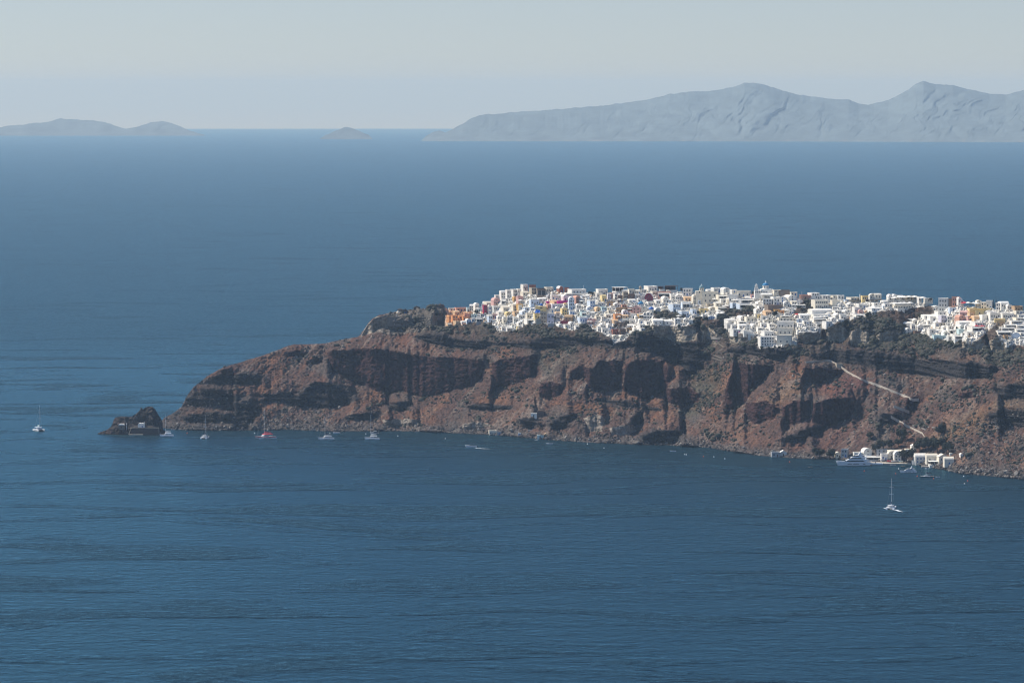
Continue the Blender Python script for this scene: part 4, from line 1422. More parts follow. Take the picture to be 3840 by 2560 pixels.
wst = sstep(7, 1, mz) * (PX < 3900) * (PX > 640) * (1 - np.clip(vil, 0, 1)) * (1 + 3 * sstep(3480, 3560, PX)) * np.where((PX > 3120) & (PX < 3480), 0, 1)
for j in pick(wst, 240):
    i = int(RNG.integers(6))
    s = float(np.clip(RNG.lognormal(math.log(1.25), .3), .8, 2.6))
    o = link('boulder', BOULD[i], None, pos_all[j] + np.array((0, -.3, .2 * s)), (RNG.uniform(0, 6), RNG.uniform(0, 6), RNG.uniform(0, 6)), (s, s, s))
    tag(o, 'weathered lava boulder lying at the foot of the slope by the water', 'boulder', 'boulders along the shore')


# ------------------------------------------------------------------ paths and walls on the slope
def strip(name, pts, w, zlo, zhi, mat, label, kind=None, cat=None, parapet=0.0):
    P_ = []
    for (x0, y0), (x1, y1) in zip(pts[:-1], pts[1:]):
        n = max(2, int(math.hypot(x1 - x0, y1 - y0) / 5))
        P_ += [(x0 + (x1 - x0) * i / n, y0 + (y1 - y0) * i / n) for i in range(n)]
    P_.append(pts[-1])
    g = [ground(*p_) for p_ in P_]
    ys = [p_.y for p_ in g]
    g = [Vector((p_.x, sum(ys[max(0, i - 2):i + 3]) / len(ys[max(0, i - 2):i + 3]), p_.z)) for i, p_ in enumerate(g)]
    for p_, (a, c) in zip(g, P_):
        tx, tz = ray(a, c)
        p_.x, p_.z = float(tx) * p_.y, H_CAM + float(tz) * p_.y
    b = MB()
    sec = [(-w / 2, zlo), (-w / 2, zhi + parapet), (-w / 2 + .45, zhi + parapet), (-w / 2 + .45, zhi), (w / 2, zhi), (w / 2, zlo)]
    k = len(sec)
    for p_ in g:
        b.v += [(p_.x, p_.y - 1.3 + dy, p_.z + dz) for dy, dz in sec]
    for i in range(len(g) - 1):
        b.f += [(i * k + j, i * k + (j + 1) % k, (i + 1) * k + (j + 1) % k, (i + 1) * k + j) for j in range(k)]
    b.f += [tuple(range(k)), tuple((len(g) - 1) * k + j for j in range(k - 1, -1, -1))]
    b.m = [0] * len(b.f)
    o = b.obj(name, mat)
    tag(o, label, cat, None, kind)


strip('path', D([(1850, 832), (1905, 828), (1925, 838), (1950, 856), (1980, 872), (2010, 882), (2045, 896), (2075, 908), (2098, 918), (2110, 917)]), 1.8, -1.3, .3, M['pathstone'],
      'pale stepped mule path slanting down the brown slope', 'structure', None, .7)
strip('path', D([(2052, 934), (2068, 939), (2088, 947)]), 1.8, -1.0, .8, M['pathstone'], 'short middle leg of the stepped mule path', 'structure', None, .8)
strip('path', PATHS[3], 2.0, -2.5, .4, M['pathstone'], 'last bend of the stepped mule path, dropping between the harbour trees', 'structure', None, .6)
strip('path', D([(2046, 956), (2070, 970), (2095, 984), (2118, 995), (2124, 1005)]), 2.0, -1.5, .4, M['pathstone'], 'lowest leg of the stepped mule path, above the harbour trees', 'structure', None, .7)
strip('path', [(2668, 1340), (2705, 1352), (2712, 1345), (2672, 1330), (2690, 1318), (2718, 1304), (2700, 1292), (2682, 1280)], 1.2, -.6, .2, M['slate'],
      'grey zigzag footpath in the green gully below the pumice cliffs', 'structure', None, .5)
strip('path', [(2975, 1319), (2995, 1324), (3014, 1332)], 1.4, -2, .3, M['pathstone'], 'faint footpath along the top of the dark lava ledge', 'structure', None, .4)
strip('terrace_wall', D([(2095, 977), (2130, 981), (2156, 984)]), 1.2, -3.5, 1.0, M['concrete'], 'grey concrete terrace wall on the slope above the harbour trees', None, 'wall')
strip('terrace_wall', D([(1990, 868), (2030, 872), (2080, 886)]), 1.0, -2, .6, M['slate'], 'dry-stone terrace wall just above the slanting mule path', None, 'wall')
strip('terrace_wall', [(2730, 1252), (2760, 1253), (2790, 1256)], 1.0, -2.5, .8, M['slate'], 'stone terrace wall under the white cliff-edge houses', None, 'wall')
strip('terrace_wall', [(2650, 1262), (2680, 1264), (2735, 1266)], .8, -2, .4, M['concrete'], 'long pale terrace wall in the abandoned garden, the lower one', None, 'wall')
strip('terrace_wall', [(2664, 1248), (2700, 1247), (2738, 1246)], .8, -1.6, .4, M['concrete'], 'long pale terrace wall in the abandoned garden, the upper one', None, 'wall')

# ------------------------------------------------------------------ houses
UNIT = {}


def unit(kind, mat):
    """1 x 1 window, door or arch in the x-z plane, reaching from z = 0 to 1, with a shallow frame"""
    key = (kind, mat)
    if key not in UNIT:
        b = MB()
        if kind == 'arch':
            ol = [(-.5, 0), (.5, 0), (.5, .6)] + arc(0, .6, .5, 0, PI, 8, .4)[1:-1] + [(-.5, .6)]
        else:
            ol = [(-.5, 0), (.5, 0), (.5, 1), (-.5, 1)]
        b.prism(ol, -.06, .05)
        b.mi = 1
        b.box(-.56, .56, -.10, .02, -.07, 0)
        UNIT[key] = b.mesh('window' if kind != 'door' else 'door', [M[mat], M['pale']])
    return UNIT[key]


HOUSES = []          # (root, px, py, auto text, own label or None)
OCC = np.zeros((360, 1150), bool)      # 2-pixel cells of the picture already built on, from (1640, 1040)


def mark(x0, x1, y0, y1):
    OCC[max(0, int((y0 - 1040) / 2)):int((y1 - 1040) / 2) + 1, max(0, int((x0 - 1640) / 2)):int((x1 - 1640) / 2) + 1] = True


def covered(x0, x1, y0, y1):
    s = OCC[max(0, int((y0 - 1040) / 2)):int((y1 - 1040) / 2) + 1, max(0, int((x0 - 1640) / 2)):int((x1 - 1640) / 2) + 1]
    return s.mean() if s.size else 1.0


COLWORD = {'white': 'white', 'bright': 'bright white', 'cream': 'cream', 'pale': 'off-white', 'yellow': 'yellow', 'ochre': 'ochre', 'orange': 'orange', 'apricot': 'apricot',
           'salmon': 'salmon-red', 'rose': 'rose', 'crimson': 'crimson', 'maroon': 'maroon', 'magenta': 'magenta', 'lavender': 'lavender', 'blue': 'pale blue', 'grey': 'grey',
           'beige': 'beige', 'brown': 'brown', 'brick': 'brick-red', 'stone': 'stone', 'tan': 'tan', 'turquoise': 'turquoise', 'slate': 'stone'}
KINDWORD = {'F': 'flat-roofed house', 'V': 'vaulted house', 'S': 'barrel-roofed house', 'G': 'gabled house', 'T': 'house with an awning', 'W': 'terrace wall', 'D': 'domed house', 'P': 'open pavilion'}
NUM = {0: 'no', 1: 'one', 2: 'two', 3: 'three', 4: 'four', 5: 'five', 6: 'six', 7: 'seven', 8: 'eight', 9: 'nine', 10: 'ten', 12: 'twelve'}


def house(px0, px1, pt, pb, kind, colr, cols=2, rows=1, yaw=0, desc=None, win='r', wood='pane', door=True, roofc=None, dome='dome', deep=None, name='house', cat='house', reg=True, where=None, sink=2.5):
    pxm = (px0 + px1) / 2
    p = (where or ground)(pxm, pb)
    k = mpp(p.y)
    Wd, Ht = (px1 - px0) * k, (pb - pt) * k
    if yaw > -3 and reg:
        yaw += 9 + 7 * math.sin(px0 * 3.1 + pb)
    a = rad(yaw)
    d = deep or min(11.0, max(4.5, .95 * Wd))
    w = max(2.2, (Wd - d * abs(math.sin(a)) * .8) / math.cos(a))
    label = desc or 'x'
    if name == 'house':
        name = {'V': 'vaulted_house', 'S': 'barrel_roofed_house', 'G': 'gabled_house', 'T': 'terrace_house', 'P': 'pavilion'}.get(kind, 'house')
    t = thing(name, label, cat, p, a, 'village houses on the cliff top' if reg else 'houses around the little harbour')
    body = M[colr]
    rmat = M[roofc or ('bright' if colr in ('white', 'bright', 'blue', 'lavender', 'pale') else colr)]
    z0 = -sink
    hb = Ht
    b = MB()
    if kind == 'V':
        r = min(w * .5, Ht * .45)
        hb = Ht - r
        b.prism([(-w / 2, z0), (w / 2, z0), (w / 2, hb)] + arc(0, hb, w / 2, 0, PI, 12, r)[1:-1] + [(-w / 2, hb)], 0, d)
        b.obj('wall', body, t)
        q = MB()
        o_, i_ = arc(0, hb, w / 2 + .14, 0, PI, 12, r + .16), arc(0, hb, w / 2 - .05, 0, PI, 12, r - .05)
        n = len(o_)
        vs = [(x, y, z) for y in (-.12, d + .1) for ring in (o_, i_) for x, z in ring]
        fs = []
        for i in range(n - 1):
            fs += [(i + 1, i, 2 * n + i, 2 * n + i + 1), (i, i + 1, n + i + 1, n + i), (2 * n + i + 1, 2 * n + i, 3 * n + i, 3 * n + i + 1), (n + i, n + i + 1, 3 * n + i + 1, 3 * n + i)]
        q.add(vs, fs)
        q.obj('roof', rmat, t)
    elif kind == 'S':
        r = min(Ht * .38, d * .4)
        hb = Ht - r
        b.box(-w / 2, w / 2, 0, d, z0, hb + .02)
        b.obj('wall', body, t)
        q = MB()
        q.prism_x([(-.15, hb)] + [(d / 2 + (d / 2 + .15) * math.cos(PI - PI * i / 12), hb + .03 + r * math.sin(PI * i / 12)) for i in range(13)] + [(d + .15, hb)], -w / 2 - .12, w / 2 + .12)
        q.obj('roof', rmat, t)
    elif kind == 'G':
        r = min(w * .28, Ht * .35)
        hb = Ht - r
        b.prism([(-w / 2, z0), (w / 2, z0), (w / 2, hb), (0, Ht), (-w / 2, hb)], 0, d)
        b.obj('wall', body, t)
        q = MB()
        for s in (-1, 1):
            q.prism([(0, Ht + .02), (0, Ht + .25), (s * (w / 2 + .25), hb + .1), (s * (w / 2 + .25), hb - .12)][::s], -.2, d + .2)
        q.obj('roof', rmat, t)
    elif kind == 'D':
        hb = Ht * .52
        b.box(-w / 2, w / 2, 0, d, z0, hb)
        b.obj('wall', body, t)
        R = min(w, d) * .40
        q = MB(); q.lathe([(R, hb - .02), (R, hb + Ht * .2)], 0, d / 2, 0, 16); q.obj('drum', M['bright'], t)
        q = MB()
        zt = hb + Ht * .2
        q.lathe([(R + .2, zt), (R + .2, zt + .12)] + [(R * math.cos(PI / 2 * i / 7), zt + .12 + Ht * .27 * math.sin(PI / 2 * i / 7)) for i in range(7)] + [(.05, zt + .12 + Ht * .27)], 0, d / 2, 0, 20)
        dm = q.obj('dome', M[dome], t)
        q = MB(); q.box(-.06, .06, d / 2 - .06, d / 2 + .06, Ht - .1, Ht + .9); q.box(-.3, .3, d / 2 - .05, d / 2 + .05, Ht + .45, Ht + .58); q.obj('cross', M['bright'], dm)
    elif kind == 'P':
        hb = Ht
        b.box(-w / 2, w / 2, 0, d, z0, .35)
        b.obj('floor', M['pale'], t)
        for sx in (-1, -.33, .33, 1):
            for y in (.3, d - .3):
                q = MB(); q.box(sx * (w / 2 - .3) - .14, sx * (w / 2 - .3) + .14, y - .14, y + .14, .3, Ht - .2)
                q.obj('post', body, t)
        q = MB(); q.box(-w / 2 - .4, w / 2 + .4, -.5, d + .4, Ht - .22, Ht, .05); q.obj('roof', rmat if roofc else M['canvas'], t)
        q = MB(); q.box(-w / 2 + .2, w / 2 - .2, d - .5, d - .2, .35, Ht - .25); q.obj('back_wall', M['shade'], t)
    else:
        par = min(.55, Ht * .14)
        hb = Ht - par
        b.box(-w / 2, w / 2, 0, d, z0, hb)
        b.obj('wall', body, t)
        q = MB()
        e = .10
        q.box(-w / 2 - e, w / 2 + e, -e, .28, hb + .01, Ht)
        q.box(-w / 2 - e, w / 2 + e, d - .28, d + e, hb + .01, Ht)
        q.box(-w / 2 - e, -w / 2 + .26, .28, d - .28, hb + .01, Ht)
        q.box(w / 2 - .26, w / 2 + e, .28, d - .28, hb + .01, Ht)
        q.box(-w / 2 + .26, w / 2 - .26, .28, d - .28, hb + .01, hb + .12)
        q.obj('roof', rmat, t)
        if kind == 'T':
            q = MB(); q.box(-w * .44, w * .44, -.05, .06, .35, hb * .78); q.obj('dark_opening', M['pane'], t)  # dark panel drawn for the shade inside the open front
            q = MB()
            q.prism_x([(-2.4, hb * .80), (-2.4, hb * .80 + .12), (.1, hb * .93 + .12), (.1, hb * .93)], -w * .5, w * .5)
            q.obj('awning', M['canvas' if colr not in ('brown', 'stone') else 'shade'], t)
            for sx in (-.46, 0, .46):
                q = MB(); q.box(sx * w - .08, sx * w + .08, -2.35, -2.2, -1.0, hb * .81); q.obj('post', M['bright'], t)
            q = MB(); q.box(-w * .52, w * .52, -2.8, -2.5, z0, .7); q.obj('parapet', rmat, t)
    if kind in 'FVSGD' and cols * rows:
        h_row = hb / rows
        ww = min(1.05, .5 * w / cols)
        wh = min(1.6, .55 * h_row)
        if kind == 'V' and rows == 1 and hb < 2.4:
            wh = min(1.9, .6 * hb)
        for j in range(rows):
            for i in range(cols):
                x = ((i + .5) / cols - .5) * w * .88
                z = j * h_row + h_row * .32
                if j == 0 and door and i == cols // 2:
                    o = link('door', unit('arch' if win == 'a' else 'door', 'bluewood' if wood == 'bluewood' or (wood == 'pane' and int(px0 * 7 + pb) % 4 == 0) else ('brownwood' if wood == 'brownwood' or int(px0) % 2 else 'pane')), t, (x, 0, 0.03), (0, 0, 0), (ww * .95, 1, min(2.3, h_row * .72)))
                else:
                    link('window', unit('arch' if win == 'a' else 'rect', wood), t, (x, 0, z), (0, 0, 0), (ww, 1, wh))
        if kind == 'V' and w > 4.5:
            link('window', unit('arch', wood), t, (0, 0, hb + .15), (0, 0, 0), (min(1.1, w * .16), 1, min(1.4, (Ht - hb) * .6)))
    nwin = cols * rows
    txt = f"{COLWORD[colr]} {KINDWORD[kind]}"
    HOUSES.append((t, pxm, (pt + pb) / 2, txt, nwin if kind in 'FVSGD' else None, desc, Ht))
    if reg:
        mark(px0, px1, pt, pb)
    return t, w, d, Ht, hb


def table(ox, oy, sc, rows, **kw):
    for r in rows:
        x0, x1, yt, yb = r[0] / sc + ox, r[1] / sc + ox, r[2] / sc + oy, r[3] / sc + oy
        o = r[9] if len(r) > 9 else {}
        house(x0, x1, yt, yb, r[4], r[5], r[6], r[7], r[8], **{**kw, **o})


L_ = lambda s, **k: dict(desc=s, **k)
# western quarter: orange houses, crimson house, mansion above
table(1640, 1060, 7.35, [
    (500, 830, 690, 800, 'F', 'salmon', 3, 1, 8, L_('long salmon house at the top of the orange quarter')),
    (460, 640, 770, 905, 'S', 'apricot', 3, 1, 10, L_('apricot barrel-roofed house topping the orange quarter')),
    (390, 600, 900, 1085, 'F', 'orange', 2, 2, 14, L_('tall orange house on the outer edge of the orange quarter')),
    (585, 735, 895, 1010, 'S', 'orange', 2, 1, 12, L_('orange barrel-roofed house in the middle of the orange quarter')),
    (740, 900, 850, 985, 'F', 'salmon', 2, 1, -8, L_('dark salmon flat house on the inner side of the orange quarter')),
    (690, 880, 935, 1050, 'F', 'orange', 2, 1, 10), (480, 660, 1050, 1205, 'F', 'apricot', 3, 1, 16, L_('broad apricot house at the foot of the orange quarter')),
    (300, 400, 900, 1130, 'V', 'orange', 1, 2, 24, L_('narrow orange vaulted house nearest the castle rock')),
    (270, 410, 1100, 1200, 'T', 'apricot', 0, 0, 10), (860, 950, 840, 930, 'V', 'apricot', 1, 1, 20),
    (318, 470, 700, 770, 'F', 'cream', 1, 1, 5), (560, 680, 1100, 1190, 'V', 'apricot', 1, 1, 14),
    (880, 1010, 595, 770, 'S', 'white', 2, 2, -6, L_('white two-storey house, the outer of the pale pair above the orange quarter')),
    (1020, 1172, 558, 770, 'V', 'white', 2, 2, 12, L_('white vaulted house, the inner of the pale pair above the orange quarter', win='a')),
    (820, 885, 680, 810, 'F', 'turquoise', 1, 1, 0), (1265, 1390, 612, 865, 'F', 'crimson', 2, 3, 8, L_('narrow crimson house of three storeys, brightest red of the village')),
    (1395, 1505, 620, 855, 'V', 'white', 2, 2, 4, L_('white vaulted house with blue windows beside the crimson house', wood='bluewood')),
    (1320, 1560, 515, 640, 'S', 'cream', 3, 1, 10), (1520, 1760, 418, 610, 'V', 'rose', 3, 1, 8, L_('rose and white vaulted house under the white mansion')),
    (1590, 1760, 340, 430, 'F', 'pale', 2, 1, 8), (1735, 1905, 215, 430, 'S', 'white', 2, 2, 14, L_('white mansion with an open arched loggia, first on the rising skyline', win='a')),
    (1900, 2060, 190, 425, 'F', 'white', 2, 2, 10, L_('white flat house joined to the mansion with the arched loggia', win='a')),
    (2060, 2240, 180, 380, 'F', 'white', 3, 2, 14), (2090, 2192, 385, 505, 'V', 'ochre', 1, 1, 8, L_('small ochre house with one big arched doorway', win='a')),
    (2190, 2350, 368, 510, 'F', 'rose', 2, 1, 10), (1760, 1900, 430, 600, 'T', 'pale', 0, 0, 0, L_('pale terrace house under a wide white parasol awning below the mansion')),
    (2065, 2240, 578, 770, 'S', 'cream', 3, 2, 8, L_('cream barrel-roofed house of two storeys left of the yellow church')),
    (2240, 2352, 610, 760, 'F', 'cream', 2, 1, 12), (1520, 1790, 640, 770, 'F', 'pale', 4, 1, 12), (1790, 2050, 640, 780, 'S', 'cream', 3, 1, 14),
    (1500, 1655, 862, 1000, 'F', 'rose', 2, 1, -14, L_('small rose house below the crimson house')), (1920, 2085, 945, 1145, 'F', 'grey', 3, 2, -10, L_('tall grey house with three windows at the lower village edge')),
    (1395, 1545, 905, 1100, 'F', 'blue', 2, 2, 10, L_('pale blue house standing on a high stone base at the village edge')),
    (1410, 1525, 1095, 1240, 'F', 'stone', 0, 0, 0, L_('bare stone base under the pale blue house', door=False)),
    (1770, 1910, 1210, 1340, 'F', 'white', 2, 1, 8, L_('white low house at the very bottom of the western quarter')), (1910, 2085, 1225, 1335, 'T', 'white', 0, 0, 6),
    (790, 950, 995, 1120, 'V', 'blue', 3, 1, 5, L_('pale blue vaulted house just below the orange quarter', wood='bluewood')), (940, 1090, 870, 960, 'F', 'turquoise', 2, 1, 0),
    (1080, 1250, 955, 1090, 'T', 'grey', 0, 0, -6, L_('shaded grey house with an awning at the scrubby edge')), (660, 790, 1050, 1160, 'S', 'blue', 2, 1, 6),
    (1180, 1320, 860, 950, 'F', 'grey', 2, 1, -14), (1120, 1250, 720, 800, 'F', 'turquoise', 2, 1, -5), (1800, 1980, 1000, 1120, 'F', 'cream', 2, 1, 10),
    (2090, 2240, 950, 1090, 'F', 'white', 2, 1, 12), (1660, 1830, 780, 880, 'S', 'white', 2, 1, 12), (1880, 2060, 800, 900, 'V', 'yellow', 2, 1, 12),
    (1650, 1790, 900, 1010, 'V', 'white', 2, 1, 10), (2100, 2260, 790, 900, 'F', 'apricot', 2, 1, 8), (2240, 2352, 880, 1000, 'V', 'blue', 2, 1, 10), (1280, 1400, 520, 615, 'V', 'pale', 1, 1, 16),
])
# round the yellow church
table(1940, 1060, 7.128, [
    (128, 312, 45, 195, 'F', 'white', 3, 1, 12, L_('white house highest on the western skyline')), (300, 475, 62, 215, 'F', 'brick', 1, 1, -12, L_('brick-red ruined house beside the highest white house', wood='brownwood')),
    (352, 535, 130, 310, 'F', 'beige', 3, 2, 10, L_('beige two-storey house on the skyline')), (520, 760, 150, 345, 'T', 'stone', 0, 0, 0, L_('stone house with a dark awning on the skyline')),
    (755, 990, 118, 265, 'F', 'cream', 4, 1, 6, L_('cream house with a railed viewing terrace on its roof')), (1090, 1260, 95, 270, 'V', 'brick', 1, 1, 12, L_('brick-red vaulted house with a white roof edge on the skyline', roofc='bright', win='a')),
    (1250, 1372, 130, 272, 'F', 'brick', 1, 1, -10), (1410, 1885, 174, 305, 'F', 'pale', 4, 1, 4, L_('very long off-white flat building on the skyline with four tall windows')),
    (1275, 1900, 275, 345, 'T', 'bright', 0, 0, 2, L_('wide white awning terrace under the very long skyline building')), (900, 1110, 325, 480, 'F', 'white', 2, 1, 5, dict(wood='bluewood')),
    (1205, 1362, 325, 485, 'V', 'white', 1, 1, 14, L_('white vaulted house with a single small window above the magenta wall')),
    (1368, 1535, 380, 720, 'V', 'blue', 3, 3, 5, L_('tall narrow white-blue vaulted house with three rows of windows')),
    (1530, 1720, 348, 560, 'V', 'salmon', 2, 2, 10, L_('salmon vaulted house behind the tall narrow house')), (1640, 1755, 420, 570, 'G', 'grey', 2, 1, -6),
    (1060, 1365, 478, 560, 'W', 'magenta', 0, 0, 6, L_('long bright magenta terrace wall', cat='wall', name='terrace_wall')), (768, 890, 498, 560, 'W', 'magenta', 0, 0, 0, L_('short magenta terrace wall above the yellow church', cat='wall', name='terrace_wall')),
    (790, 912, 560, 705, 'S', 'salmon', 2, 1, 8), (930, 1185, 470, 580, 'S', 'apricot', 2, 1, 12, L_('apricot barrel roof in front of the magenta wall')), (905, 1240, 560, 690, 'F', 'lavender', 4, 1, 6, L_('lavender house with four windows below the magenta wall')),
    (450, 608, 815, 965, 'F', 'yellow', 2, 1, 6, L_('yellow arcade with two arches under the blue tarpaulin', win='a')), (605, 795, 770, 1095, 'F', 'beige', 2, 3, -8, L_('high windowed beige tower house below the yellow church', wood='brownwood')),
    (500, 640, 960, 1150, 'F', 'beige', 0, 0, -6, L_('blank beige wall block at the side of the tower house', door=False)), (790, 990, 820, 1105, 'F', 'lavender', 2, 2, -6, L_('pale house between the tower house and the tall palm', win='a')),
    (815, 1000, 1095, 1200, 'F', 'grey', 0, 0, -4, dict(door=False)), (1018, 1145, 638, 765, 'V', 'white', 3, 1, 4, L_('white gabled house with three windows and a rounded top above the palm', wood='bluewood')),
    (1018, 1155, 775, 985, 'S', 'white', 2, 2, 4, L_('tall white house right beside the palm, orange light painted on its roof', roofc='apricot')), (1175, 1345, 685, 800, 'F', 'yellow', 2, 1, 8, L_('small yellow house right of the palm')),  # apricot roof beside the palm stands for orange light falling on it
    (1230, 1485, 858, 1055, 'S', 'tan', 2, 2, -14, L_('tan house with rounded roof at the lower village edge')), (1150, 1390, 1025, 1115, 'W', 'maroon', 0, 0, -6, L_('purple-red terrace wall under the tan house', cat='wall', name='terrace_wall')),
    (1640, 1905, 918, 1060, 'F', 'blue', 3, 1, 4, L_('white and blue house with three blue doors', wood='bluewood')), (1850, 2085, 985, 1120, 'F', 'rose', 2, 1, -8, L_('rose terrace house with small white parasols')),
    (1910, 2115, 465, 680, 'F', 'blue', 2, 2, 8, L_('pale blue tower-like house with balconies', wood='bluewood')), (1850, 2055, 635, 755, 'V', 'blue', 2, 1, 8, L_('pale blue vaulted house in front of the balconied tower-like house', wood='bluewood')),
    (2080, 2260, 650, 770, 'V', 'apricot', 1, 1, 12), (0, 180, 380, 500, 'F', 'rose', 2, 1, 10), (340, 600, 440, 600, 'F', 'blue', 3, 1, 8, L_('pale blue house with an arched window above the yellow church', win='a')),
    (560, 790, 400, 500, 'S', 'white', 2, 1, 10), (0, 170, 570, 680, 'F', 'ochre', 2, 1, 10), (180, 370, 650, 750, 'F', 'blue', 3, 1, 4), (90, 350, 740, 850, 'V', 'blue', 3, 1, 6),
    (240, 400, 810, 960, 'F', 'cream', 2, 1, 10), (20, 220, 850, 960, 'F', 'bright', 3, 1, 10), (10, 210, 1040, 1140, 'V', 'white', 3, 1, 4), (230, 480, 960, 1100, 'T', 'bright', 0, 0, 8),
    (860, 1010, 690, 800, 'F', 'white', 1, 1, -8), (1180, 1390, 790, 860, 'F', 'yellow', 3, 1, 6), (1395, 1540, 740, 860, 'F', 'blue', 2, 1, 6, dict(wood='bluewood')), (1560, 1720, 560, 680, 'V', 'white', 2, 1, 10),
    (1240, 1380, 560, 650, 'V', 'white', 1, 1, 8), (1700, 1850, 770, 890, 'T', 'turquoise', 0, 0, 6), (1540, 1640, 860, 980, 'F', 'white', 2, 1, 8), (1390, 1560, 1040, 1180, 'V', 'white', 2, 1, 10),
    (1080, 1260, 1100, 1200, 'V', 'bright', 2, 1, 12), (1260, 1400, 1110, 1220, 'F', 'bright', 2, 1, 8), (1540, 1680, 1140, 1240, 'T', 'white', 0, 0, 6), (1690, 1830, 1060, 1170, 'F', 'white', 2, 1, 12),
    (1900, 2080, 770, 870, 'S', 'white', 2, 1, 8), (2090, 2270, 890, 990, 'F', 'cream', 2, 1, 12), (790, 930, 330, 440, 'V', 'grey', 2, 1, 8), (0, 120, 160, 300, 'F', 'white', 2, 1, 12), (120, 330, 230, 350, 'S', 'cream', 2, 1, 12),
])
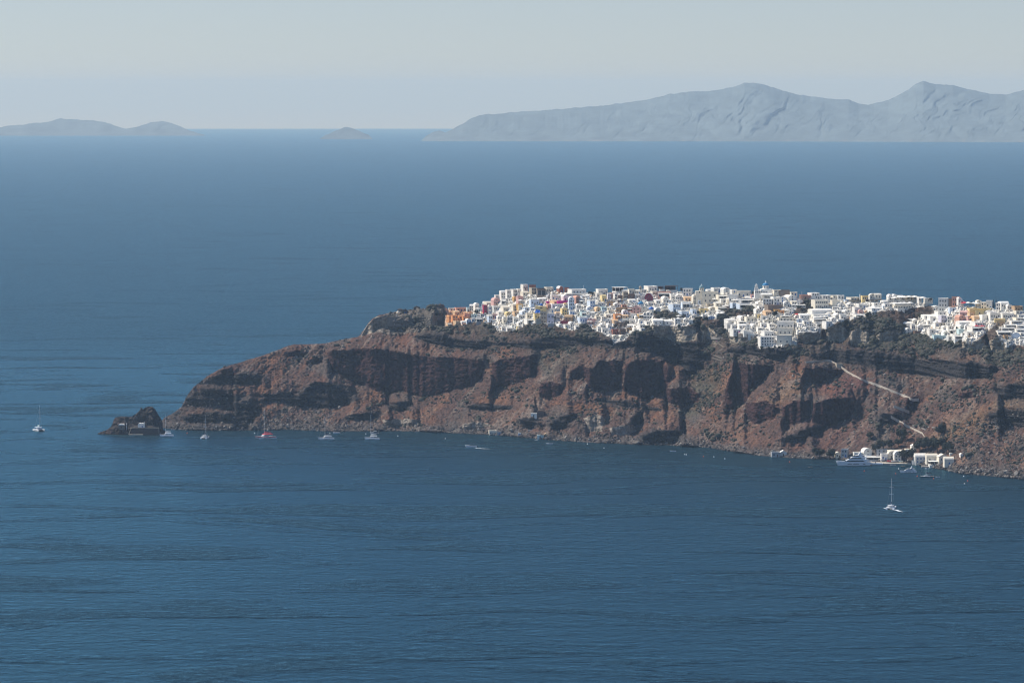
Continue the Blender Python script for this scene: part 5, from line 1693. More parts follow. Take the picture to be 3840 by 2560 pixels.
# round the two blue domes
table(2240, 1060, 6.819, [
    (0, 290, 165, 300, 'F', 'white', 4, 1, 8, L_('white skyline house with an arched window right of the trees', win='a')), (-30, 130, 265, 390, 'F', 'white', 2, 1, 6),
    (430, 810, 120, 235, 'P', 'bright', 0, 0, 6, L_('open white pavilion with stacked flat canopies on the skyline')), (100, 262, 312, 475, 'S', 'yellow', 2, 1, 6, L_('yellow house near the skyline, left of the dark stone houses')),
    (525, 650, 328, 505, 'F', 'brown', 3, 1, 0, L_('dark brown stone house with barred windows')), (650, 802, 235, 410, 'F', 'beige', 4, 2, 4, L_('beige house with a blank tan upper storey and four doors', wood='brownwood')),
    (800, 960, 288, 420, 'F', 'brown', 2, 1, 0), (430, 530, 280, 440, 'F', 'pale', 2, 2, 6), (355, 440, 265, 400, 'F', 'rose', 2, 1, 4), (262, 360, 275, 430, 'F', 'lavender', 2, 2, 6),
    (1260, 1580, 85, 220, 'F', 'white', 3, 1, 6, L_('white skyline restaurant with a glazed upper terrace')), (1580, 1760, 95, 175, 'P', 'brown', 0, 0, 4, L_('dark brown pergola on the skyline, the left one', roofc='shade')),
    (1760, 2075, 80, 200, 'P', 'brown', 0, 0, 4, L_('dark brown pergola on the skyline, the wide right one', roofc='shade')), (1390, 1560, 215, 330, 'F', 'cream', 4, 1, 4),
    (1550, 1870, 240, 375, 'T', 'salmon', 0, 0, -4, L_('salmon restaurant terrace with a dark awning')), (1205, 1415, 262, 470, 'V', 'maroon', 2, 2, -8, L_('maroon-fronted vaulted house with a white roof and big arch window', roofc='bright', win='a')),
    (880, 1112, 588, 790, 'G', 'rose', 2, 2, -8, L_('rose-pink house with a classical pediment', wood='brownwood')), (1112, 1268, 598, 790, 'V', 'cream', 1, 1, -10, L_('cream vaulted nave between the pink pediment and the blue dome')),
    (450, 742, 635, 765, 'F', 'tan', 3, 1, -14, L_('brown-orange flat house left of the pink pediment')), (430, 620, 800, 940, 'F', 'orange', 2, 1, 6, L_('orange house with a dark gateway below the brown-orange flat house')), (620, 810, 815, 905, 'S', 'apricot', 2, 1, 8),
    (232, 405, 478, 590, 'F', 'tan', 1, 1, -18, L_('blank tan cube with one window among white houses')), (1890, 2182, 535, 760, 'F', 'blue', 3, 2, 10, L_('large pale blue house with tall blank walls')),
    (1660, 1855, 350, 515, 'V', 'white', 2, 1, 10), (1985, 2182, 298, 440, 'G', 'white', 3, 1, 5, L_('white gabled house with three small windows near the skyline')), (1870, 2000, 285, 430, 'F', 'white', 1, 1, 4),
    (1420, 1690, 930, 1075, 'S', 'white', 2, 1, 4, L_('long white cave house with a rounded roof on its own cliff ledge', win='a')), (1690, 1980, 950, 1075, 'S', 'bright', 2, 1, 4, L_('second long white cave house on the cliff ledge, beside the cube house', win='a')),
    (1975, 2140, 920, 1075, 'F', 'white', 2, 2, 8, L_('white cube house at the end of the cliff ledge', win='a')), (760, 935, 1062, 1160, 'S', 'pale', 1, 1, -4, L_('white box-like vault above the brown ruined terraces')), (930, 1030, 1080, 1150, 'V', 'white', 1, 1, 0),
    (380, 560, 1190, 1330, 'F', 'brick', 3, 1, 0, L_('reddish-brown ruined house on the lower terraces, the left one', wood='brownwood')), (575, 740, 1180, 1330, 'F', 'brown', 3, 1, 0, L_('brown ruined house in the middle of the lower terraces')),
    (740, 915, 1150, 1270, 'F', 'tan', 2, 1, -10, L_('tan ruined house at the side of the lower terraces')), (380, 560, 1340, 1440, 'V', 'cream', 2, 1, 0, L_('cream vaulted house at the lowest point of the village', win='a')), (570, 750, 1345, 1430, 'V', 'cream', 2, 1, 8),
    (355, 560, 1440, 1490, 'W', 'pale', 0, 0, 0), (60, 230, 1040, 1170, 'G', 'white', 2, 1, 10), (110, 300, 1150, 1290, 'F', 'white', 3, 1, 8), (0, 120, 1120, 1270, 'F', 'bright', 2, 1, 8), (250, 390, 1040, 1170, 'V', 'white', 2, 1, 6),
    (390, 560, 940, 1040, 'S', 'apricot', 1, 1, 8), (190, 370, 920, 1030, 'V', 'white', 2, 1, -8), (100, 220, 860, 980, 'F', 'white', 2, 2, 6), (200, 360, 790, 900, 'S', 'cream', 2, 1, 8), (640, 800, 690, 830, 'V', 'lavender', 2, 1, 8),
    (860, 1000, 790, 920, 'F', 'bright', 1, 1, -4), (960, 1060, 845, 930, 'V', 'white', 1, 1, 0), (830, 1000, 930, 1060, 'F', 'white', 4, 1, 2, dict(win='a')), (1060, 1190, 920, 1030, 'V', 'white', 1, 1, 4, dict(wood='bluewood')),
    (1470, 1630, 640, 760, 'V', 'white', 2, 1, 8), (1600, 1730, 620, 700, 'D', 'white', 1, 1, 0, dict(dome='bright')), (1680, 1860, 680, 760, 'F', 'cream', 2, 1, 12), (1280, 1420, 480, 600, 'F', 'white', 2, 1, 12), (1480, 1640, 430, 530, 'S', 'white', 2, 1, 8),
    (950, 1110, 290, 400, 'F', 'white', 3, 1, 6), (960, 1130, 180, 290, 'S', 'cream', 2, 1, 6), (800, 970, 165, 290, 'F', 'cream', 2, 1, 4), (640, 800, 180, 250, 'S', 'white', 1, 1, 4), (1130, 1270, 170, 260, 'F', 'white', 3, 1, 6),
    (790, 1000, 420, 500, 'S', 'white', 2, 1, 10), (1020, 1130, 400, 480, 'V', 'white', 1, 1, 8), (420, 600, 510, 620, 'G', 'white', 2, 1, 10), (90, 260, 620, 720, 'F', 'turquoise', 3, 1, 5), (0, 180, 500, 600, 'F', 'white', 3, 1, 5),
    (620, 760, 560, 640, 'F', 'salmon', 2, 1, 8), (760, 900, 640, 730, 'T', 'salmon', 0, 0, 4), (1040, 1180, 800, 910, 'T', 'ochre', 0, 0, 0), (270, 420, 690, 790, 'F', 'cream', 2, 1, 10), (2020, 2170, 680, 790, 'F', 'blue', 2, 1, 8), (860, 1010, 1230, 1340, 'F', 'white', 2, 1, 18),
    (900, 1060, 1150, 1240, 'V', 'bright', 1, 1, 18), (1060, 1250, 1060, 1170, 'F', 'bright', 2, 1, 20), (1100, 1250, 1160, 1250, 'F', 'white', 2, 1, 20), (1230, 1390, 980, 1080, 'F', 'bright', 2, 1, 18),
])
# cream church quarter and the hotel steps
table(2540, 1060, 5.806, [
    (102, 325, 128, 285, 'F', 'white', 3, 2, -10, L_('white two-storey skyline house with dark windows left of the grey dome')), (330, 440, 268, 450, 'V', 'cream', 3, 2, 4, L_('tall cream vaulted house with three narrow windows', win='a')),
    (540, 880, 198, 450, 'F', 'cream', 3, 2, -4, L_('huge cream hall beside the grey-domed church tower', door=False)), (770, 985, 110, 210, 'F', 'pale', 2, 1, 4), (980, 1175, 108, 215, 'V', 'pale', 1, 1, 8, L_('off-white vault with a big arched window on the skyline', win='a')),
    (1280, 1595, 178, 310, 'F', 'cream', 3, 1, -8, L_('cream flat house on the skyline left of the big church', win='a')), (1108, 1325, 258, 445, 'F', 'white', 4, 1, -10, L_('white house with four windows below the cream skyline house', win='a')),
    (1370, 1690, 345, 450, 'T', 'grey', 0, 0, 6, L_('grey hotel step with dark openings, the upper one', wood='pane')), (1330, 1600, 450, 550, 'T', 'blue', 0, 0, 6, L_('pale blue hotel step with round opening, the lower one')), (1180, 1340, 430, 550, 'F', 'blue', 2, 1, 4),
    (870, 1110, 260, 380, 'T', 'cream', 0, 0, 0), (1045, 1230, 205, 270, 'F', 'white', 2, 1, 4), (640, 820, 460, 520, 'F', 'beige', 2, 1, 0), (820, 1080, 440, 520, 'F', 'cream', 3, 1, 4, dict(win='a')), (690, 860, 530, 610, 'V', 'cream', 2, 1, 0),
    (860, 1100, 520, 600, 'T', 'cream', 0, 0, 0), (675, 860, 610, 700, 'F', 'cream', 2, 1, -4, L_('cream house with two big half-round windows', win='a')), (480, 670, 570, 660, 'F', 'yellow', 2, 1, 0, L_('pale yellow house at the end of the cream steps')),
    (870, 1040, 610, 700, 'T', 'white', 0, 0, 0), (540, 670, 690, 780, 'F', 'white', 2, 1, 0), (670, 820, 720, 800, 'V', 'blue', 3, 1, 0, L_('small white vaulted house with blue door at the gully edge', wood='bluewood')), (490, 600, 730, 800, 'V', 'white', 1, 1, 0),
    (830, 1020, 690, 760, 'W', 'pale', 0, 0, 0), (60, 290, 610, 740, 'F', 'blue', 3, 1, 4), (310, 440, 570, 690, 'F', 'blue', 2, 1, 10), (130, 260, 770, 870, 'G', 'white', 3, 1, 4, L_('white gabled house standing alone at the cliff edge')), (245, 340, 810, 920, 'F', 'white', 1, 1, -8),
    (0, 100, 760, 850, 'V', 'white', 2, 1, 0), (100, 280, 420, 560, 'T', 'blue', 0, 0, 6, L_('bright blue shaded terrace house')), (150, 320, 300, 400, 'S', 'apricot', 2, 1, 4), (440, 560, 370, 470, 'F', 'blue', 2, 1, 0), (560, 700, 370, 480, 'F', 'cream', 3, 1, 0),
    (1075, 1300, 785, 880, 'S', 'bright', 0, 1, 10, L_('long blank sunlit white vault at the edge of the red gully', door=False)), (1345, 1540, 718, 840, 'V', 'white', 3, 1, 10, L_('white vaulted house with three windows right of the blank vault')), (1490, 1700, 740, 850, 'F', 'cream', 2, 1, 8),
    (1320, 1540, 830, 900, 'T', 'white', 0, 0, 6), (1060, 1190, 870, 990, 'F', 'white', 2, 1, 14), (1180, 1330, 910, 1010, 'F', 'white', 3, 1, 8), (1330, 1500, 900, 1010, 'S', 'white', 2, 1, 6), (1480, 1600, 910, 1040, 'V', 'pale', 1, 1, -6, L_('off-white vault with one dark opening in the middle of the lower cluster')),
    (1190, 1420, 1010, 1110, 'F', 'bright', 3, 1, 8, L_('white house draped with magenta bougainvillea')), (1600, 1780, 900, 1040, 'V', 'bright', 2, 1, 8), (1430, 1640, 1040, 1120, 'W', 'pale', 0, 0, 0), (1530, 1680, 1110, 1190, 'W', 'pale', 0, 0, -6, L_('pale retaining wall under the lower cluster', cat='wall', name='terrace_wall')),
    (1690, 1850, 680, 780, 'F', 'cream', 2, 1, 4), (1680, 1858, 460, 540, 'F', 'bright', 2, 1, 12), (1690, 1830, 560, 660, 'V', 'bright', 2, 1, 16), (940, 1100, 350, 430, 'F', 'pale', 1, 1, 4), (1080, 1200, 350, 440, 'S', 'cream', 1, 1, 6), (640, 760, 140, 215, 'S', 'pale', 1, 1, 6), (1600, 1690, 250, 320, 'F', 'rose', 1, 1, 0), (1170, 1320, 150, 220, 'F', 'pale', 1, 1, 4),
])
# big church quarter
table(2840, 1060, 7.128, [
    (-60, 75, 342, 415, 'F', 'salmon', 2, 1, 0, L_('small red-painted house under the big white church')), (100, 500, 265, 345, 'T', 'bright', 0, 0, 4, L_('long white restaurant front beneath the big church')), (430, 650, 195, 280, 'F', 'cream', 2, 1, 4, L_('cream house next to the big church with a roof dish')),
    (570, 870, 200, 345, 'F', 'stone', 0, 0, -8, L_('dark stone building with cream upper walls beside the big church', door=False)), (880, 1080, 250, 345, 'F', 'cream', 2, 1, 0), (1140, 1432, 328, 450, 'F', 'salmon', 1, 1, 0, L_('salmon brick house with one small window on the skyline')),
    (1410, 1700, 270, 350, 'F', 'bright', 3, 1, 4, L_('white house with a stepped top right of the salmon brick house')), (1460, 1760, 345, 430, 'F', 'white', 4, 1, 0), (1700, 2000, 335, 430, 'F', 'pale', 3, 1, 4), (1990, 2280, 340, 420, 'F', 'cream', 3, 1, 4),
    (1500, 1940, 455, 700, 'F', 'cream', 6, 2, 0, L_('modern cream block with a strip of glazing')), (1985, 2240, 465, 640, 'F', 'cream', 0, 0, 6, L_('blank sunlit cream wall block beside the modern cream block', door=False)), (130, 405, 430, 605, 'F', 'white', 3, 2, -10, L_('white house with dark red doors below the big church', wood='brownwood')),
    (400, 640, 380, 520, 'F', 'white', 2, 1, 4), (560, 780, 370, 520, 'V', 'white', 1, 1, -12, L_('white house with a single tall blue window', wood='bluewood')), (440, 660, 505, 600, 'F', 'white', 3, 1, 0), (780, 1100, 335, 470, 'V', 'bright', 1, 1, 10, L_('white vaulted house with a great arched window near the skyline', win='a')),
    (250, 720, 592, 720, 'W', 'stone', 0, 0, 0, L_('curved brown stone wall bounding a shaded court', cat='wall', name='terrace_wall')), (700, 890, 500, 650, 'V', 'pale', 2, 1, 4), (890, 1100, 480, 570, 'S', 'cream', 2, 1, 6), (900, 1100, 570, 660, 'T', 'pale', 0, 0, 4), (1100, 1290, 580, 660, 'T', 'pale', 0, 0, 4),
    (190, 410, 740, 860, 'S', 'apricot', 3, 1, 4, L_('apricot barrel roof beside the shaded court')), (600, 725, 740, 830, 'F', 'orange', 1, 1, -4, L_('small orange house in the shaded court')), (450, 620, 710, 800, 'F', 'ochre', 1, 1, 0), (840, 980, 740, 850, 'F', 'bright', 2, 1, 10),
    (1420, 2050, 700, 840, 'S', 'bright', 0, 1, 12, L_('very broad sunlit white roof below the modern cream block', door=False)), (1100, 1480, 830, 960, 'S', 'white', 3, 1, 10, L_('white house with a long rounded roof above the cliff-edge terraces')), (1480, 1900, 840, 960, 'F', 'bright', 4, 1, 6),
    (1470, 1880, 950, 1050, 'T', 'white', 0, 0, 4, L_('white cliff-edge restaurant with dark glazing and parasols')), (1220, 1480, 1010, 1130, 'F', 'white', 3, 1, 4), (1080, 1220, 1070, 1170, 'S', 'bright', 1, 1, 8), (1800, 2050, 1030, 1160, 'F', 'bright', 1, 1, 12, L_('blank white cliff-edge terrace block')),
    (1300, 1600, 1100, 1160, 'F', 'white', 4, 1, 2, dict(win='a')), (1040, 1230, 960, 1060, 'V', 'blue', 1, 1, -6), (560, 990, 930, 1040, 'F', 'cream', 4, 1, 4, L_('cream house with four windows at the head of the cliff-hanging block')), (265, 390, 915, 1080, 'F', 'cream', 1, 2, -8, L_('narrow cream tower-like house with one window')),
    (510, 990, 1035, 1240, 'F', 'white', 5, 1, -6, L_('white upper storey of the cliff-hanging hotel block')), (520, 960, 1200, 1420, 'F', 'cream', 3, 1, -10, L_('middle storey of the cliff-hanging hotel block', door=False)), (500, 920, 1400, 1680, 'F', 'cream', 2, 1, -10, L_('blank lower storey of the cliff-hanging hotel block', door=False)),
    (60, 500, 1440, 1690, 'F', 'white', 5, 3, 8, L_('lowest white house of three storeys hanging over the cliff', door=False)), (160, 480, 1290, 1460, 'F', 'bright', 4, 1, 8, L_('sunlit white house just above the lowest cliff-hanging house', win='a')),
    (90, 260, 1070, 1200, 'F', 'white', 2, 1, 6), (300, 500, 1090, 1200, 'F', 'white', 3, 1, 6), (330, 470, 1180, 1290, 'F', 'white', 3, 1, 4), (0, 180, 1180, 1280, 'T', 'bright', 0, 0, 6), (0, 110, 850, 960, 'F', 'yellow', 1, 1, 4), (100, 260, 880, 980, 'F', 'white', 1, 1, 0), (390, 560, 990, 1070, 'F', 'cream', 3, 1, 4),
    (1950, 2130, 930, 1040, 'V', 'white', 2, 1, 8), (2050, 2280, 820, 960, 'G', 'white', 2, 1, 6), (1990, 2210, 640, 700, 'T', 'white', 0, 0, 4), (2050, 2280, 740, 830, 'F', 'white', 3, 1, 4), (620, 860, 870, 940, 'T', 'cream', 0, 0, 4), (-20, 130, 510, 620, 'V', 'white', 2, 1, 14), (20, 220, 620, 740, 'F', 'bright', 2, 1, 14), (1700, 1960, 550, 600, 'F', 'cream', 2, 1, 4),
])
# eastern terraces
table(3140, 1080, 6.533, [
    (600, 820, 190, 300, 'F', 'yellow', 4, 1, 4, L_('pale yellow skyline house with four small windows')), (785, 960, 140, 260, 'V', 'cream', 2, 1, 4), (890, 1110, 133, 240, 'S', 'cream', 2, 1, 4, L_('cream barrel-roofed house above a dark roof terrace')), (290, 600, 230, 300, 'F', 'cream', 3, 1, 4), (0, 180, 180, 270, 'F', 'pale', 2, 1, 4),
    (290, 760, 290, 360, 'P', 'bright', 0, 0, 4, L_('long dark-fronted open terrace restaurant, the left half', roofc='shade')), (760, 1150, 285, 355, 'P', 'bright', 0, 0, 4, L_('long dark-fronted open terrace restaurant, the right half', roofc='shade')), (1235, 1380, 155, 290, 'V', 'white', 1, 1, 4, L_('white double-vault house on the skyline, left vault', win='a')),
    (1340, 1490, 155, 290, 'V', 'white', 1, 1, 4, L_('white double-vault house on the skyline, right vault', win='a')), (1490, 1640, 180, 270, 'S', 'pale', 2, 1, 4), (1650, 1980, 195, 300, 'F', 'beige', 3, 1, 0, L_('beige skyline house with a small dome behind the parasols')), (1975, 2090, 210, 330, 'F', 'white', 2, 1, 10),
    (1380, 1830, 358, 440, 'W', 'pale', 0, 0, 2, L_('long white terrace wall between the two rows of parasols', cat='wall', name='terrace_wall')), (1360, 1860, 430, 500, 'F', 'cream', 6, 1, 2), (1440, 1690, 500, 590, 'F', 'white', 1, 1, 8), (2130, 2352, 255, 320, 'F', 'cream', 1, 1, 4), (870, 1040, 355, 430, 'F', 'white', 1, 1, 4),
    (1140, 1370, 380, 470, 'F', 'bright', 3, 1, 8), (790, 1130, 470, 560, 'S', 'bright', 2, 1, 14), (400, 560, 465, 620, 'F', 'white', 2, 1, 6), (510, 650, 530, 630, 'V', 'rose', 1, 1, 6), (150, 400, 530, 640, 'V', 'white', 2, 1, 4, L_('white vaulted house with a red awning', win='a')), (230, 420, 370, 470, 'G', 'white', 2, 1, 8),
    (0, 210, 380, 470, 'V', 'white', 1, 1, 8), (500, 740, 385, 500, 'F', 'pale', 2, 1, 4), (800, 1030, 560, 640, 'T', 'blue', 0, 0, 2), (370, 590, 710, 830, 'F', 'white', 1, 1, 6, L_('white cube terrace jutting over the gully edge')), (60, 240, 640, 780, 'F', 'white', 2, 1, 8), (180, 350, 670, 790, 'V', 'bright', 1, 1, 12), (430, 660, 640, 730, 'T', 'white', 0, 0, 2),
    (0, 200, 770, 840, 'F', 'bright', 2, 1, 6), (1720, 1900, 745, 850, 'F', 'white', 2, 1, 4), (1840, 2010, 750, 880, 'G', 'white', 1, 1, 6), (1590, 1870, 830, 960, 'S', 'white', 0, 1, 6, dict(door=False)), (1660, 1840, 980, 1140, 'V', 'white', 1, 1, 2, L_('white gabled villa with a large window on the eastern cliff edge')),
    (1810, 1920, 880, 1140, 'F', 'white', 2, 2, 4), (1960, 2140, 890, 1050, 'G', 'white', 3, 1, 4, L_('white gabled house with three windows beside the cliff-edge villa')), (1890, 2070, 1050, 1160, 'F', 'brown', 0, 0, 0, L_('dark brown block below the three-windowed gabled house', door=False)), (2100, 2352, 650, 750, 'S', 'bright', 2, 1, 8),
    (2200, 2352, 790, 890, 'F', 'white', 2, 1, 4), (2080, 2300, 890, 970, 'T', 'bright', 0, 0, 4), (2240, 2352, 1000, 1120, 'F', 'pale', 1, 1, 4), (1100, 1280, 300, 380, 'S', 'bright', 1, 1, 12), (880, 1100, 430, 500, 'F', 'bright', 2, 1, 12),
])
table(3480, 1080, 6.533, [
    (235, 492, 248, 580, 'F', 'pale', 3, 3, -10, L_('off-white arcaded hotel of three storeys with rows of arches', win='a', door=False)), (490, 585, 260, 560, 'F', 'stone', 0, 0, -10, L_('side face of the arcaded hotel, its shade painted in stone colour', door=False)), (575, 775, 215, 455, 'F', 'salmon', 3, 2, -6, L_('salmon-orange arcaded house next to the white arcaded hotel', win='a', door=False)),  # stone-coloured block puts the shade on the hotel's right side into colour
    (730, 830, 230, 350, 'V', 'white', 1, 1, 8), (780, 890, 262, 350, 'D', 'white', 1, 1, 0, L_('small white-domed house behind the orange arcaded house', dome='bright')), (520, 740, 470, 560, 'F', 'blue', 1, 1, 4, L_('pale blue wall block under the orange arcaded house')), (220, 505, 570, 680, 'F', 'bright', 2, 1, 4),
    (1180, 1330, 300, 410, 'V', 'cream', 1, 1, 4), (1290, 1440, 340, 520, 'F', 'white', 2, 2, -4, L_('white house with two low arches left of the pines', win='a')), (1410, 1580, 305, 510, 'F', 'pale', 2, 1, -10, L_('white cubic house with a rooftop room beside the pines')), (1655, 1800, 360, 550, 'F', 'white', 2, 2, -6), (1760, 2010, 330, 480, 'S', 'white', 3, 1, 4, L_('white barrel-roofed house right of the pines')),
    (1930, 2075, 400, 510, 'V', 'white', 2, 1, 4), (2100, 2352, 440, 560, 'F', 'tan', 3, 1, 0, L_('tan house near the picture edge on the skyline', wood='brownwood')), (1000, 1560, 500, 600, 'W', 'yellow', 0, 0, -2, L_('long golden terrace wall below the umbrella restaurant', cat='wall', name='terrace_wall')), (1150, 1380, 555, 660, 'F', 'yellow', 1, 1, -4),
    (760, 1000, 560, 680, 'S', 'rose', 1, 1, -14, L_('rose vault with an arch at the upper side of the pink court', win='a')), (1000, 1160, 590, 700, 'F', 'apricot', 1, 1, 6), (720, 960, 665, 815, 'V', 'salmon', 2, 1, 10, L_('salmon vaulted house in the pink court', win='a')), (960, 1110, 690, 810, 'F', 'rose', 1, 1, 0), (1100, 1300, 670, 800, 'S', 'apricot', 0, 1, 8, dict(door=False)),
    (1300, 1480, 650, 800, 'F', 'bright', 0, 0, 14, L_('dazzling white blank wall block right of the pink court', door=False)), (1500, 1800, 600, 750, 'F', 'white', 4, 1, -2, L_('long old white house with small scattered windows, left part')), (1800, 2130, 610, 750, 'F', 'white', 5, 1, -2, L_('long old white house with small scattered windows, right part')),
    (300, 480, 660, 850, 'F', 'lavender', 2, 2, 4, L_('lavender house with a small pink awning')), (470, 600, 690, 850, 'F', 'white', 2, 2, -4), (30, 270, 660, 800, 'S', 'bright', 1, 1, 10), (0, 130, 790, 870, 'F', 'white', 2, 1, 4), (150, 290, 820, 940, 'G', 'bright', 1, 1, 10), (280, 450, 850, 930, 'F', 'beige', 2, 1, -4),
    (740, 1140, 810, 900, 'S', 'bright', 0, 1, 10, L_('broad dazzling white roof above the pair of small vaults', door=False)), (775, 910, 890, 1020, 'V', 'white', 3, 1, 0, L_('left of a pair of small white vaults over a turquoise terrace')), (900, 1030, 895, 1020, 'V', 'white', 2, 1, 0, L_('right of a pair of small white vaults, with a pink parasol')),
    (740, 1000, 1010, 1060, 'W', 'turquoise', 0, 0, 0, L_('turquoise pool-terrace wall under the small vaults', cat='wall', name='terrace_wall')), (1110, 1480, 840, 930, 'F', 'white', 6, 1, 4, L_('white pink-awning hotel, upper row of windows')), (1040, 1390, 940, 1060, 'T', 'white', 0, 0, 4, L_('white pink-awning hotel, lower open terrace')),
    (1620, 1900, 755, 840, 'F', 'yellow', 0, 0, -4, dict(door=False)), (1680, 1880, 830, 940, 'F', 'tan', 2, 1, -4, L_('tan house with two arches between the white hotels', win='a')), (350, 480, 930, 1030, 'V', 'white', 1, 1, 6), (480, 680, 920, 1020, 'F', 'white', 2, 1, 6), (20, 330, 1000, 1120, 'F', 'white', 2, 1, 4), (360, 520, 1040, 1150, 'G', 'bright', 1, 1, 6),
    (140, 480, 1160, 1290, 'F', 'turquoise', 2, 1, 0, L_('low modern house with two big square windows at the cliff foot', door=False)), (480, 660, 1180, 1280, 'F', 'pale', 2, 1, 0), (640, 940, 1150, 1260, 'T', 'white', 0, 0, 2, L_('low modern terrace with a white canopy at the cliff foot')), (640, 920, 1240, 1310, 'W', 'pale', 0, 0, 0), (940, 1100, 1070, 1170, 'F', 'bright', 1, 1, 6),
    (2130, 2352, 720, 800, 'T', 'cream', 0, 0, 4), (2000, 2352, 790, 880, 'T', 'white', 0, 0, 4, L_('stepped white hotel, second row from the top')), (1860, 2200, 890, 970, 'T', 'white', 0, 0, 4, L_('stepped white hotel, third row from the top')), (1780, 2130, 960, 1050, 'T', 'white', 0, 0, 4, L_('stepped white hotel, fourth row from the top')),
    (2170, 2352, 900, 980, 'T', 'white', 0, 0, 4), (2150, 2352, 1000, 1080, 'T', 'white', 0, 0, 4), (1700, 2050, 1050, 1170, 'T', 'bright', 0, 0, 2, L_('stepped white hotel, lowest row with a broad cream awning')), (2050, 2260, 1090, 1240, 'V', 'blue', 0, 1, -6, L_('round pale blue wall at the foot of the stepped white hotel', door=False)),
    (2130, 2352, 550, 640, 'F', 'cream', 2, 1, 0), (2200, 2352, 650, 720, 'F', 'bright', 2, 1, 8), (1860, 1970, 1150, 1260, 'F', 'tan', 1, 1, 0), (2260, 2352, 1090, 1180, 'F', 'white', 2, 1, 4),
])
# harbour
HB = dict(reg=False, sink=2.0)
table(3100, 1640, 4.356, [
    (145, 235, 236, 335, 'G', 'cream', 2, 1, 10, L_('tiny white gabled harbour house standing apart on the shore')), (225, 350, 186, 325, 'F', 'grey', 2, 2, -16, L_('grey two-storey harbour house with a balcony, behind the tiny gabled one')), (445, 590, 245, 325, 'F', 'pale', 3, 1, 4, L_('low white harbour house half hidden by the large yacht')),
    (592, 757, 175, 310, 'V', 'pale', 1, 1, 14, L_('tall off-white vaulted harbour house behind the large yacht', win='a')), (805, 990, 190, 300, 'F', 'grey', 2, 2, -8, L_('grey two-storey harbour house with a dark ground floor')), (640, 890, 300, 375, 'T', 'blue', 0, 0, 2, L_('harbour restaurant under a long pale canopy')),
    (890, 1000, 265, 375, 'F', 'bright', 2, 1, 4, L_('white harbour house with blue doors beside the canopy', wood='bluewood')), (1000, 1110, 225, 340, 'V', 'cream', 1, 1, 8, L_('cream vaulted harbour house above the landing stairs')), (1100, 1225, 225, 385, 'V', 'white', 2, 2, 6, L_('white vaulted harbour house of two storeys next to the quay tree')),
    (990, 1290, 205, 255, 'S', 'cream', 3, 1, 4, L_('long low cream harbour roof behind the others')), (1290, 1455, 190, 245, 'F', 'cream', 2, 1, 4, L_('cream house with two small windows at the back of the harbour')), (1380, 1465, 115, 190, 'G', 'bright', 0, 1, 10, L_('white gable above the harbour at the start of the stepped path', door=False)),
    (1440, 1640, 262, 425, 'S', 'pale', 3, 2, 6, L_('white two-storey harbour house with bright blue shutters', wood='bluewood')), (1630, 1820, 265, 405, 'S', 'cream', 2, 1, 4, L_('cream barrel-roofed harbour house beside the blue-shuttered one')), (1400, 1580, 380, 435, 'W', 'bright', 0, 0, 0, L_('white sea wall below the blue-shuttered harbour house', cat='wall', name='sea_wall')),
    (1825, 1990, 272, 400, 'G', 'cream', 2, 1, 10, L_('cream gabled harbour house near the end of the quay')), (1680, 1920, 390, 455, 'P', 'bright', 0, 0, 2, L_('white pergola on the waterside at the end of the harbour')), (1920, 2085, 315, 450, 'S', 'cream', 1, 1, 4, L_('last cream harbour house, against the rocky slope')),
    (2010, 2130, 195, 262, 'P', 'slate', 0, 0, 0, L_('ruined stone shed on the slope above the last harbour house', roofc='slate', name='shed', cat='shed')), (2190, 2225, 262, 335, 'G', 'white', 0, 1, 10, L_('small white shrine on the slope past the harbour', door=False, name='shrine', cat='shrine')),
], **HB)


# ------------------------------------------------------------------ churches
def dome_part(t, x, y, z, R, drum_h, mat, wall='bright', nwin=8, cross=1.2, rise=.9):
    q = MB(); q.lathe([(R, z), (R, z + drum_h)], x, y, 0, 20)
    dr = q.obj('drum', M[wall], t)
    for k in range(nwin):
        a = -PI / 2 + 2 * PI * (k + .5) / nwin
        if math.sin(a) < .35:
            link('window', unit('arch', 'pane'), dr, (x + (R + .02) * math.cos(a), y + (R + .02) * math.sin(a), z + drum_h * .3), (0, 0, a + PI / 2), (R * .25, 1, drum_h * .5))
    q = MB()
    zt = z + drum_h
    q.lathe([(R + .25, zt - .25), (R + .25, zt)] + [(R * math.cos(PI / 2 * i / 9), zt + R * rise * math.sin(PI / 2 * i / 9)) for i in range(9)] + [(.06, zt + R * rise)], x, y, 0, 28)
    dm = q.obj('dome', M[mat], t, smooth=False)
    q = MB(); q.lathe([(.45, zt + R * rise - .1), (.5, zt + R * rise + .5), (.1, zt + R * rise + .8)], x, y, 0, 8)
    q.box(x - .08, x + .08, y - .08, y + .08, zt + R * rise + .7, zt + R * rise + .8 + cross)
    q.box(x - .4, x + .4, y - .07, y + .07, zt + R * rise + .3 + cross, zt + R * rise + .5 + cross)
    q.obj('cross', M['bright'], dm)
    return zt + R * rise


def church(ox, oy, sc, pos, label):
    p = ground(pos[0] / sc + ox, pos[1] / sc + oy)
    t = thing('church', label, 'church', p, 0, None)
    HOUSES.append((t, pos[0] / sc + ox, pos[1] / sc + oy - 12, 'church', None, label, 8))
    k = mpp(p.y) / sc
    return t, p, k, (lambda x: (x - pos[0]) * k), (lambda y: (pos[1] - y) * k)


